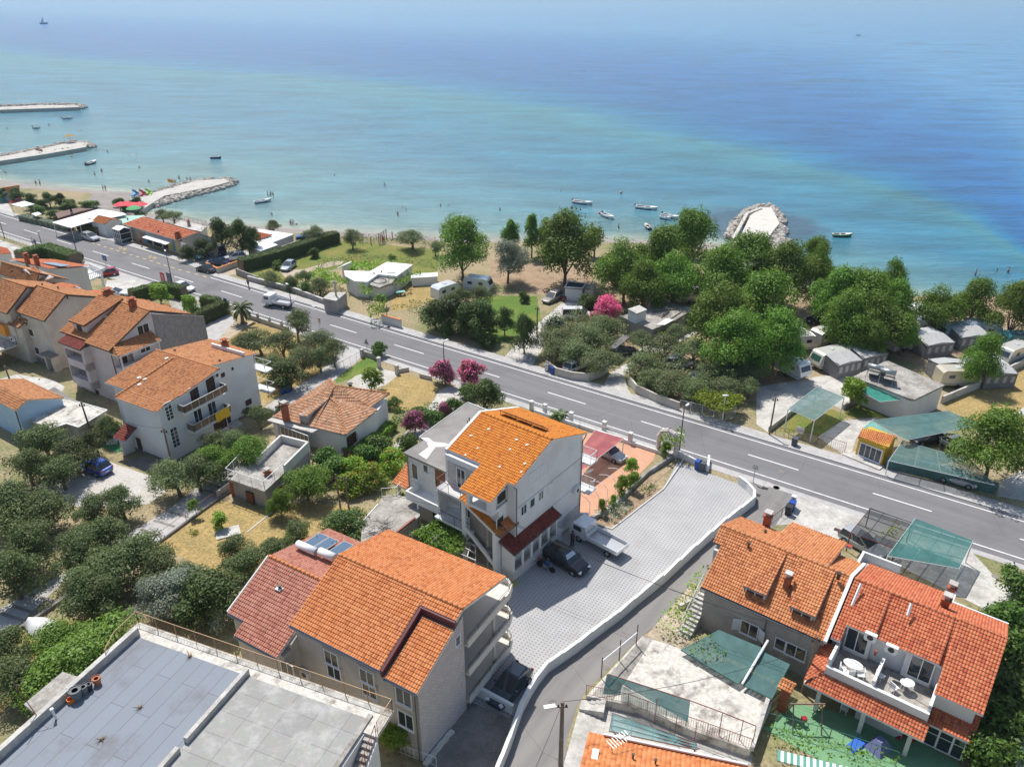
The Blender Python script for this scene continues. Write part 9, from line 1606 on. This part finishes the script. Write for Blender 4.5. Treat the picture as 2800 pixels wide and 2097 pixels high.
def lamp(tk,x,y,h,label,arm=(.0,0),col=METALD,head=(.7,.25,.1)):
 c=g(tk,x,y);c.z=gz(c.x,c.y);t=thing('street_lamp',c,label,'street lamp','street lamps along the road');part(t,'pole',col,lambda m:(m.tube(c,.09,c+Vector((0,0,h)),.05,8),m.tube(c+Vector((0,0,h)),.04,c+Vector((arm[0],arm[1],h+.15)),.035,6)));part(t,'lamp_head',METALW,lambda m:m.box((c.x+arm[0]*1.2,c.y+arm[1]*1.2,c.z+h+.15),head,math.atan2(arm[1],arm[0]+.001)),True);return t
lamp('M',1760,1225,5.8,'dark lamp post beside the gate arch',(.4,.5));lamp('K',1950,640,6.2,'lamp post between the pink oleanders',(.3,.4));lamp('A0',680,1610,6.2,'lamp post beside the broad dark hedge',(-.3,.4));lamp('E0',1495,420,6.2,'lamp post behind the red sign',(-.3,.5));lamp('B0',325,1515,6,'lamp post opposite the flatbed truck',(-.3,.4));lamp('A0',40,1425,5,'lamp post at the left edge of the road',(-.2,.4));lamp('A0',365,1500,3,'short post with blue sign on the roadside rail',(.05,.05));lamp('E0',1605,700,2.6,'small globe lamp in the clipped hedge garden');lamp('M',2130,950,3.4,'white globe lamp at the corner gate',col=METALW)
def pole(tk,x,y,h,label,tilt=(0,0),r=.15,mat=WOODP,cat='power pole',zb=None):
 c=g(tk,x,y)if zb is None else pz(tk,x,y,zb);t=thing('power_pole',c,label,cat);tp=c+Vector((tilt[0],tilt[1],h));part(t,'post',mat,lambda m:m.tube(c-Vector((0,0,.3)),r,tp,r*.7,8));part(t,'insulator',METALD,lambda m:[m.lathe(tuple(tp+Vector((a,0,-.5))),[(.04,0),(.09,.1),(.04,.25)],6)for a in(-.25,.25)]);part(t,'crossarm',METALD,lambda m:m.tube(tp+Vector((-.35,0,-.5)),.035,tp+Vector((.35,0,-.5)),.035,4));return tp
def cable(a,b3,sag=.6,label='thin black overhead cable',r=.016):
 m=MB();n=12;P=[a+(b3-a)*(i/n)-Vector((0,0,sag*4*(i/n)*(1-i/n)))for i in range(n+1)];m.path(P,r,4);tag(m.build('cable',BLACKP),label,'cable')
t1=pole('T',420,1640,6.0,'wooden power pole with white lamp at the bottom of the lane',(-.05,0),.17);c=t1+Vector((-.8,0,-.5));m=MB();m.box(tuple(c),(.75,.28,.22),.2);m.tube(c,.03,t1-Vector((0,0,.4)),.03,4);tag(m.build('pole_lamp',METALW),'white street lamp head on the bottom wooden pole','street lamp')
t2=pole('A',430,800,6.2,'concrete pole with cable coils beside the stair wing',(0,0),.17,CONC2);t3=pole('S',290,1010,5.6,'dark wooden pole at the corner between the terraced houses',(.15,0),.1,WOOD);t4=pole('K',1110,1850-0,4.6,'right one of two wooden poles above the hedge',(-.1,0),.11,WOOD)if False else pole('E',1125,320,4.4,'right one of two wooden poles above the hedge',(-.1,0),.11,WOOD);t5=pole('E',1055,340,4.8,'left one of two wooden poles above the hedge',(-.1,0),.11,WOOD)
t6=pole('J',1500,600,5.4,'dark wooden pole at the corner of the balcony house',(0,0),.12,WOOD);t7=pole('J',815,345,5.2,'grey pole in front of the flat garage',(-.2,0),.12);t8=pole('E0',160,1430,5.2,'grey pole on the street between the left houses',(-.2,0),.12);pole('B0',705,1410,5,'thick concrete pole by the roadside shed',(0,0),.2,CONC2);pole('A0',2195,1600,5.4,'thick pale pole at the hedge end by the car park',(0,0),.2,CONC2);pole('C0',215,1490,5,'wooden pole at the campsite drive',(0,0),.12,WOOD);pole('D1',10,1075,5.2,'wooden pole at the corner of the yard by the pavement',(0,0),.12,WOOD)
for a,b3,l in((t2,t3,'left of the twin cables over the lane'),(t2+Vector((.3,.3,-.2)),t3+Vector((.3,0,-.3)),'right of the twin cables over the lane'),(t2,t5,'cable from the concrete pole to the left wooden pole'),(t3,t3+Vector((14,-13,-.5)),'cable crossing above the roof terraces'),(t1,t3+Vector((0,0,-1)),'cable from bottom pole toward the terraced houses'),(t6,t7,'cable before the balcony house wall'),(t7,t8,'cable over the flat garage'),(t1,t1+Vector((-4,-7,-3)),'stay wire of the bottom pole'),(t6,F5.w(-26.6,36.5,7.6),'short cable to the balcony house')):cable(Vector(a),Vector(b3),.8,'overhead cable, '+l if'cable' not in l and'wire' not in l else'thin '+l)
def sign(tk,x,y,h,w_,hh,mat,label,rz=None,post=METAL,text=None,tcol=FRAMEW,ts=.4,tri=False,z=None):
 c=g(tk,x,y)if z is None else pz(tk,x,y,z);t=thing('road_sign',c,label,'sign');rz=F0.a if rz is None else rz;part(t,'post',post,lambda m:m.tube(c,.04,c+Vector((0,0,h)),.04,6));fn=Vector((math.sin(rz),-math.cos(rz),0));ex=Vector((math.cos(rz),math.sin(rz),0))
 if tri:part(t,'sign_plate',mat,lambda m:m.add([p+fn*s for s in(.0,.03)for p in(c+ex*-w_/2+Vector((0,0,h-hh)),c+ex*w_/2+Vector((0,0,h-hh)),c+Vector((0,0,h)))],[(0,2,1),(3,4,5),(0,1,4,3),(1,2,5,4),(2,0,3,5)]))
 else:part(t,'sign_plate',mat,lambda m:m.box((c.x,c.y,c.z+h),(w_,.05,hh),rz))
 if text:
  cu=bpy.data.curves.new('lettering','FONT');cu.body=text;cu.size=ts;cu.align_x='CENTER';cu.align_y='CENTER';cu.extrude=.004;cu.materials.append(tcol);o=bpy.data.objects.new('lt',cu);COL.objects.link(o);me=bpy.data.meshes.new_from_object(o.evaluated_get(bpy.context.evaluated_depsgraph_get()));bpy.data.objects.remove(o);o=bpy.data.objects.new('lettering',me);COL.objects.link(o);o.parent=t;o.location=fn*.035+Vector((0,0,h));o.rotation_euler=(PI/2,0,rz)
 return t
BLS=flat('sign_blue',(.02,.08,.30),.5)
sign('K',1280,380,2.6,1.0,.9,flat('sign_back',(.25,.27,.3),.6,.3),'grey triangular road sign seen from behind by the drive',tri=True);sign('E0',940,330,3.4,1.3,1.0,BLS,'blue and white advertising sign by the red car',text='S');sign('E0',1420,415,1.6,1.3,1.7,flat('sign_red',(.40,.02,.03),.5),'red advertising board beside the coast road',text='T',ts=.9);sign('E0',1475,425,1.7,1.2,1.8,flat('sign_slate',(.06,.10,.12),.5),'dark house-shaped board beside the red board');sign('E0',1965,655,2.4,.8,.5,BLS,'blue direction sign at the clipped hedge corner');sign('A0',800,1375,2.4,1.6,1.3,BLS,'blue and white sign in front of the orange kiosk',text='PIZZA',ts=.4);sign('A0',1610,1600,2.4,1.6,1.3,METALW,'white oval sign at the restaurant car park',text='Villa',tcol=BLS,ts=.5);sign('A0',655,1345,3.6,.9,1.6,DARK,'tall framed sign panel before the marquee',post=METALW,text='BAR',ts=.35);sign('A0',1485,985,1.6,2.6,.9,flat('sign_orange',(.65,.28,.03),.6),'orange beach sign by the lower left mole',z=1.2);sign('A0',345,690,.9,4.2,.8,flat('sign_brown',(.30,.17,.08),.7),'long brown board on the middle mole',z=1.3,text='BEACH',tcol=FRAMEW,ts=.6);sign('R',660,60,2.0,.6,.6,METAL,'round grey sign behind the white wall corner');sign('B0',562,1640,2.6,.5,.8,METAL,'roadside mast with grey box and solar panel');sign('D1',265,1100,1.1,.9,.8,METALW,'white and red notice beside the red gate',text='AUTO',tcol=flat('letters_red',(.5,.02,.02)),ts=.28)
def bin_(tk,x,y,mat,label,z=None):
 c=g(tk,x,y)if z is None else pz(tk,x,y,z);t=thing('wheelie_bin',c,label,'bin','wheelie bins');part(t,'bin_body',mat,lambda m:m.box((c.x,c.y,c.z+.5),(.55,.6,1.0),F0.a,taper=1.12));part(t,'lid',mat,lambda m:m.box((c.x,c.y,c.z+1.05),(.66,.72,.09),F0.a))
GB=flat('bin_grey',(.07,.08,.10),.5)
bin_('M',1920,1365,BLUEBIN,'blue wheelie bin against the white car park wall');bin_('M',1958,1378,GB,'grey wheelie bin beside the blue one at the white wall');bin_('R',990,300,BLUEBIN,'blue bin at the end of the small fence');bin_('R',962,335,BLACKP,'black bin beside the blue bin at the small fence');bin_('D1',1110,870,BLUEBIN,'blue bin at the white reception wall');bin_('D1',225,1165,GB,'dark bin on the pavement by the red gate');bin_('K',555,710,BLUEBIN,'left dark blue bin behind the balcony house');bin_('K',590,700,BLUEBIN,'right dark blue bin behind the balcony house');bin_('K',605,690,BLACKP,'black bin behind the two blue ones');bin_('M',668,545,BLUEBIN,'blue sack bin at the curved wall');bin_('M',622,520,METAL,'grey meter box at the curved wall')
for i,(a,b3)in enumerate(zip(WALLP[:-1],WALLP[1:])):pass
wr=thing('white_wall',WALLP[5],'white stepped boundary wall between car park and lane','wall')
def stepped(m):
 for a,b3 in zip(WALLP[:-1],WALLP[1:]):
  L_=(b3-a).length;n=max(1,int(round(L_/3.2)));
  for i in range(n):
   p,r=a+(b3-a)*(i/n),a+(b3-a)*((i+1)/n);d_=(r-p);d_.z=0;d_.normalize();s_=Vector((-d_.y,d_.x,0))*.13;zt=max(p.z,r.z)+1.0;m.prism([(p+s_)[:2],(r+s_)[:2],(r-s_)[:2],(p-s_)[:2]],min(p.z,r.z)-.3,zt)
part(wr,'wall_body',WHITE,stepped)
wallline([g('M',1730,1250),g('M',2005,1385),g('M',2012,1300)],.8,.22,WHITE,label='low white wall behind the two wheelie bins')
wallline([F0.w(u,5.5,2)for u in(-54,-44)],.7,.25,CONC2,label='low roadside wall with concrete posts near the palm',cap=.03)
for u,l in((-53.5,'left'),(-51,'second'),(-48.2,'third'),(-45.4,'right')):m=MB();fbox(m,F0,u-.16,u+.16,5.35,5.65,2.7,3.4);tag(m.build('wall_post',CONC2),l+' short pillar on the low roadside wall near the palm','pillar')
wallline([g('K',1255,390),g('K',1370,425)],.8,.25,CONC2,label='short wall left of the broken gate pillar');wallline([g('K',1545,535),g('K',1630,520)],.6,.25,CONC2,label='short wall right of the gate pillar');wallline([g('K',1740,575),g('K',1825,595)],.6,.25,CONC2,label='short wall beside the left oleander');wallline([F0.w(u,5.6,2)for u in(1.5,8,14.5,20)],.45,.22,WHITE,label='white kerb wall below the roadside rail')
for tk,x,y,h,l in(('K',1235,400,1.2,'gate pillar at the top of the drive'),('K',1382,490,1.5,'broken grey gate pillar'),('K',1535,545,1.3,'gate pillar by the dry lawn'),('M',485,855,1.2,'left cream pillar of the roadside rail'),('M',600,890,1.3,'second cream pillar of the roadside rail'),('M',825,960,1.3,'third cream pillar of the roadside rail'),('M',1110,1040,1.3,'wide cream pillar behind the awning'),('M',1335,1145,1.4,'cream pillar at the terrace gate'),('R',1000,270,1.3,'forked concrete stump by the blue bin')):
 c=g(tk,x,y);m=MB();m.box((c.x,c.y,c.z+h/2),(.42,.42,h),F0.a);m.box((c.x,c.y,c.z+h+.04),(.52,.52,.08),F0.a);tag(m.build('gate_pillar',CONC2 if tk=='K' else WHITE2),l,'pillar')
def fence(pts,label,h=1.0,mat=METALW,step=.25,**kw):P=[Vector(p)for p in pts];t=thing('fence',sum(P,Vector())/len(P),label,'fence');railing(t,P,h,mat,step,**kw);return t
fence([F0.w(u,5.6,2.45)for u in(1.5,8,14.5)],'white roadside rail behind the central house',.8,METALW,9,posts=2.2);fence([g('K',1240,400),g('K',900,590)],'grey pipe railing along the drive',1.1,METAL,9,posts=1.5);fence([g('E0',-100,-60),g('E0',270,100)],'pipe railing along the far left pavement',1.1,METAL,.5);fence([g('E0',30,215),g('E0',300,140)],'grey rail at the left terrace',1.1,METAL,9);fence([g('D1',300,1115),g('D1',660,1225)],'wine red barred sliding gate',1.3,METALR,.22);fence([g('D1',60,1080),g('D1',290,1120)],'wine red wire fence left of the gate',1.2,METALR,.5);fence([g('D1',1010,1365),g('D1',1950,1590)],'dark green net fence below the sheer canopy',1.7,METALG,.8,infill=NETD);fence([g('M',1760,860),g('M',2150,950),g('M',2240,920)],'white barred fence under the yellow vine',1.5,METALW,.16);fence([g('M',245,385),g('M',455,450),g('M',545,420)],'wire fence at the campsite drive',1.1,METAL,.5);fence([g('J',1330,1235),g('J',1870,835)],'thin posts along the pathway edge',.9,METALR,99,posts=4.5);fence([g('R',820,420),g('R',985,290)],'short dark wire fence by the lane',1.0,METALD,.3);fence([g('F',1180,1510),g('F',1560,1650)],'white pipe fence at the foot of the apartment house',.9,METALW,.3);fence([g('S',-50,1290),g('S',520,1440),g('S',1100,1640)],'green wire fence along the courtyard vine',1.3,METALG,.8)
wallline([g('A',1300,400),g('A',1500,290),g('M',1480,1420),g('M',1720,1260)],.5,.3,CONC,label='stone edging of the terracotta terrace');wallline([g('A',1215,380),g('A',1495,465),g('A',1940,120),g('M',1810,1270)],.12,.14,KERB,name='bed_kerb',label='thin kerb framing the kitchen garden bed',cat='kerb')
wallline([g('B0',-60,1165),g('B0',330,1265),g('B0',680,1400)],.9,.3,GREYP,label='long grey plot wall with pale coping along the pavement',cap=.04);wallline([g('E0',2050,320),g('E0',2230,390)],1.2,.25,ROUGHP,label='grey plot wall at the hedge end');wallline([g('E0',1790,260),g('E0',1885,310),g('E0',2200,195)],1.0,.25,BEIGE,label='low wall topped with orange tiles at the car park',cap=.05,capmat=T_NEW);wallline([g('B0',1100,1530),g('B0',1250,1570)],1.4,.3,WHITE2,label='short white wall topped with orange tiles by the pavement',cap=.05,capmat=T_NEW)
wallline([g('B0',-30,985),g('B0',200,930),g('B0',390,860)],1.3,.2,CONC2,label='pale wall left of the blue van');wallline([g('M',615,500),g('M',700,560),g('M',830,595),g('M',970,610),g('M',1080,570),g('M',1140,530)],1.2,.25,BEIGE,label='curved wall around the left olive car park');wallline([g('M',1330,640),g('M',1390,710),g('M',1560,790),g('M',1750,860)],1.2,.25,BEIGE,label='curved wall around the right olive car park')
wallline([g('D1',1500,800),g('D1',1830,660),g('D1',2212,470),g('D1',2400,380)],1.1,.25,CONC2,label='long low wall between caravans and dry field');wallline([g('D1',10,1040),g('D1',230,870)],.7,.22,CONC2,label='low wall beside the tilted canopy lawn');wallline([g('D1',650,850),g('D1',830,760)],.7,.25,CONC2,label='low wall between the two canopies');wallline([g('J',1340,1245),g('J',1885,845),g('J',1990,780)],.25,.2,CONCD,name='path_edging',label='dark edging wall of the footpath',cat='kerb');wallline([g('L',-50,610),g('L',300,390),g('L',660,140)],.3,.25,CONCD,name='path_edging',label='edging wall of the footpath at the upturned boat',cat='kerb');wallline([g('J',1890,830),g('J',1990,755)],.9,.2,CONC2,label='white wall stub at the annex corner');wallline([g('R',330,1000)+Vector((0,0,0)),g('R',30,1150)],.5,.25,CONC2,label='retaining wall at the foot of the side stairs');wallline([g('F',1880,1010),g('F',2212,1190)],.9,.25,WHITE,label='white wall between car park and stained yard');wallline([g('A',1020,440),g('A',1190,385),g('A',1280,390)],.9,.25,WHITE,label='curving white wall behind the truck cab')
lg=[g('E',240,490),g('E',465,310),g('E',440,335),g('E',0,205)];wallline([lg[0],lg[1]],.06,.14,KERB,name='lawn_edging',label='thin pale kerb across the dry lawn',cat='kerb')
c=g('J',1970,1130);m=MB();m.box((c.x,c.y,c.z+.08),(2.2,1.5,.16),.45);tag(m.build('concrete_slab',CONC2),'small concrete slab with a wire ring on the dry lawn','slab')
c=g('M',1650,1240);t=thing('gate_arch',c,'plastered garden gate arch overgrown with vine at the road','arch');AA=[(-1.1,0),(-1.1,2.2),(-.75,2.9),(0,3.2),(.75,2.9),(1.1,2.2),(1.1,0)];part(t,'arch_wall',PINKP,lambda m:m.path([c+Vector((F0.e[0]*a,F0.e[1]*a,z))for a,z in AA],.28,6));leaf_sheet('vine',[c+Vector((x,y,2.7))for x,y in((-1.3,-1.2),(1.6,-1.6),(1.8,.3),(-.6,.8))],1.4,70,.15,L_BRIGHT,parent=t)
for i in range(5):
 a=g('A',1300+i*75-(i>2)*0,375-i*60);t=thing('garden_hoop',a,['first hoop nearest the truck','second garden hoop from the truck','middle garden hoop','fourth garden hoop from the truck','garden hoop nearest the road'][i]+' on the terracotta terrace','hoop','hoops along the terrace');part(t,'hoop_pipe',METALW,lambda m:m.path([a,a+Vector((0,0,1.9)),a+Vector((-.4,.2,2.4)),a+Vector((-1.0,.5,2.55)),a+Vector((-1.7,.9,2.3))],.025,5))
zt=6.42
def chair(tk,x,y,z,label,rz=0.0,mat=METALW,grp='white plastic chairs'):
 c=pz(tk,x,y,z)if z else g(tk,x,y);t=thing('plastic_chair',c,label,'chair',grp,rz)
 for nm,fn in[('seat',lambda m:m.box((0,0,.43),(.48,.46,.05))),('backrest',lambda m:m.box((0,.23,.68),(.46,.05,.45)))]+[('leg',(lambda m,a=a,b4=b4:m.tube((a,b4,0),.025,(a*.85,b4*.85,.42),.025,4)))for a in(-.2,.2)for b4 in(-.2,.2)]:m=MB();fn(m);m.build(nm,mat,t,world=False)
def table(tk,x,y,z,r,label,sx=1.5,mat=METALW,rz=0):
 c=pz(tk,x,y,z)if z else g(tk,x,y);t=thing('table',c,label,'table',None,rz);m=MB();m.lathe((0,0,.7),[(r,0),(r,.05)],16);o=m.build('table_top',mat,t,world=False);o.scale=(sx,1,1)
 for a in(-.5,.5):
  for b4 in(-.3,.3):m=MB();m.tube((a*r*2*.7,b4*r*1.4,0),.025,(a*r*1.2,b4*r*1.2,.7),.025,4);m.build('leg',mat,t,world=False)
table('S',720,830,zt,.45,'white oval table on the left roof terrace',rz=F0.a);chair('S',640,850,zt,'white chair left of the oval table',1.2);chair('S',790,890,zt,'white chair right of the oval table',-1.8);chair('S',700,880,zt,'white chair at the front of the oval table',3.1);chair('S',960,900,zt,'white slatted lounger chair on the right roof terrace',.5);table('S',1185,990,zt,.4,'rectangular white table on the right roof terrace',1.2);chair('S',1080,1000,zt,'folded white seat near the front parapet',2.0);chair('S',655,1180,None,'white plastic chair under the porch roof',.8)
c=g('S',300,1290);t=thing('swing_frame',c,'wooden swing frame with red toddler seats in the green courtyard','swing')
part(t,'frame',WOOD,lambda m:(m.tube(c+Vector((-1,-.9,0)),.05,c+Vector((-1,0,2.1)),.05,5),m.tube(c+Vector((-1,.9,0)),.05,c+Vector((-1,0,2.1)),.05,5),m.tube(c+Vector((1,-.9,0)),.05,c+Vector((1,0,2.1)),.05,5),m.tube(c+Vector((1,.9,0)),.05,c+Vector((1,0,2.1)),.05,5),m.tube(c+Vector((-1.2,0,2.1)),.06,c+Vector((1.2,0,2.1)),.06,5)));part(t,'swing_seat',PR,lambda m:m.box((c.x,c.y,c.z+.6),(.35,.3,.3)))
for x,y,nm,mt,sz,l in((950,1490,'play_tent',flat('tent_violet',(.16,.17,.34),.8),(1.6,1.3,.9),'violet play tent behind the courtyard vine'),(760,1470,'paddling_pool',flat('pool_blue',(.02,.12,.5),.5),(1.6,.8,.2),'bright blue paddling toy on the courtyard floor'),(1140,1390,'toy_car',PR,(.8,.4,.4),'red toy car near the middle porch column'),(1260,1410,'toy_car',PR,(.7,.4,.45),'second red toy car nearer the glazed annex'),(1150,1340,'toy_slide',PB,(.7,.7,.6),'blue toy box under the porch')):
 c=g('S',x,y);m=MB();m.box((c.x,c.y,c.z+sz[2]/2+.02),sz,.6,taper=.35 if'tent' in nm else.8);tag(m.build(nm,mt),l,nm.replace('_',' '))
a,b3=pz('S',85,1500,6.9),pz('S',700,1650,6.9);d_=(b3-a)/22;t=thing('striped_awning',(a+b3)/2,'rolled green and white striped awning at the bottom edge','awning')
for j,mt in((0,flat('awning_green',(.10,.30,.22),.8)),(1,METALW)):part(t,'awning_stripe',mt,lambda m:[m.prism([(a+d_*i)[:2],(a+d_*(i+1))[:2],(a+d_*(i+1)+Vector((-.25,-.75,0)))[:2],(a+d_*i+Vector((-.25,-.75,0)))[:2]],6.75,6.85)for i in range(j,22,2)])
c=g('L',430,500);t=thing('upturned_boat',c+Vector((0,0,.0)),'white boat lying on its side on the dry lawn','boat',None,math.radians(-25))
m=MB();vs=[];S=[(-2.2,.5),(-1.2,.85),(0,.95),(1.2,.75),(2.4,.08)]
for x,w_ in S:vs+=[(x,-w_,.15+.1),(x,-w_*.7,.55*w_+.25),(x,0,.95*w_+.3),(x,w_*.7,.6*w_+.2),(x,w_,.1)]
m.add(vs,[(i*5+j,(i+1)*5+j,(i+1)*5+j+1,i*5+j+1)for i in range(4)for j in range(4)]+[(4,3,2,1,0)]);m.build('hull',HW,t,True,world=False);m=MB();m.tube((-2.3,-.5,.3),.07,(2.4,-.1,.45),.05,6);m.build('keel',WOOD,t,world=False)
c=g('A',625,925);m=MB();[m.path([c+Vector((r*math.cos(a),r*math.sin(a),.06+.02*i))for a in np.linspace(0,6.28,14)],.025,4)for i,r in enumerate((.55,.48,.4,.33))];tag(m.build('garden_hose',flat('hose_yellow',(.55,.50,.05),.6)),'coiled yellow garden hose on the pavers by the stone base','hose')
for x,y,l in((720,510,'pale blue sun lounger at the yard edge'),):c=g('D1',x,y);m=MB();m.box((c.x,c.y,c.z+.35),(1.9,.6,.06),-.5);m.box((c.x,c.y,c.z+.15),(1.4,.5,.3),-.5);tag(m.build('sun_lounger',flat('lounger_blue',(.35,.5,.6),.7)),l,'sun lounger')
P=[g('B0',x,y)for x,y in((1065,850),(1080,845),(1095,835),(1110,825),(1128,812),(1180,810),(995,855),(700,800))]
for i,p in enumerate(P):m=MB();m.tube(p,.1,p+Vector((0,0,2.4 if i<5 else 1.8)),.1,6);tag(m.build('beach_post',WOOD),'dark wooden posts standing at the beach end of the meadow','post','wooden posts at the beach')
c=g('B0',1250,1290);t=thing('garden_table_set',c,'pale green garden table on the bungalow lawn','table');part(t,'table_top',flat('table_green',(.2,.45,.4),.6),lambda m:m.box((c.x,c.y,c.z+.72),(1.6,.9,.06),.3));part(t,'leg',METALD,lambda m:m.box((c.x,c.y,c.z+.35),(.2,.2,.7),.3))
m=bpy.data.materials.new('haze');m.use_nodes=True;nt=m.node_tree;nt.nodes.clear();ou=nt.nodes.new('ShaderNodeOutputMaterial');pv=nt.nodes.new('ShaderNodeVolumePrincipled');pv.inputs['Color'].default_value=(.70,.85,1,1);pv.inputs['Density'].default_value=.00012;pv.inputs['Anisotropy'].default_value=.2;nt.links.new(pv.outputs[0],ou.inputs['Volume'])
mb=MB();mb.box((20,40,30),(17000,17000,64));o=mb.build('haze',m);o['kind']='stuff';tag(o,'thin sea haze over the bay',kind='stuff')
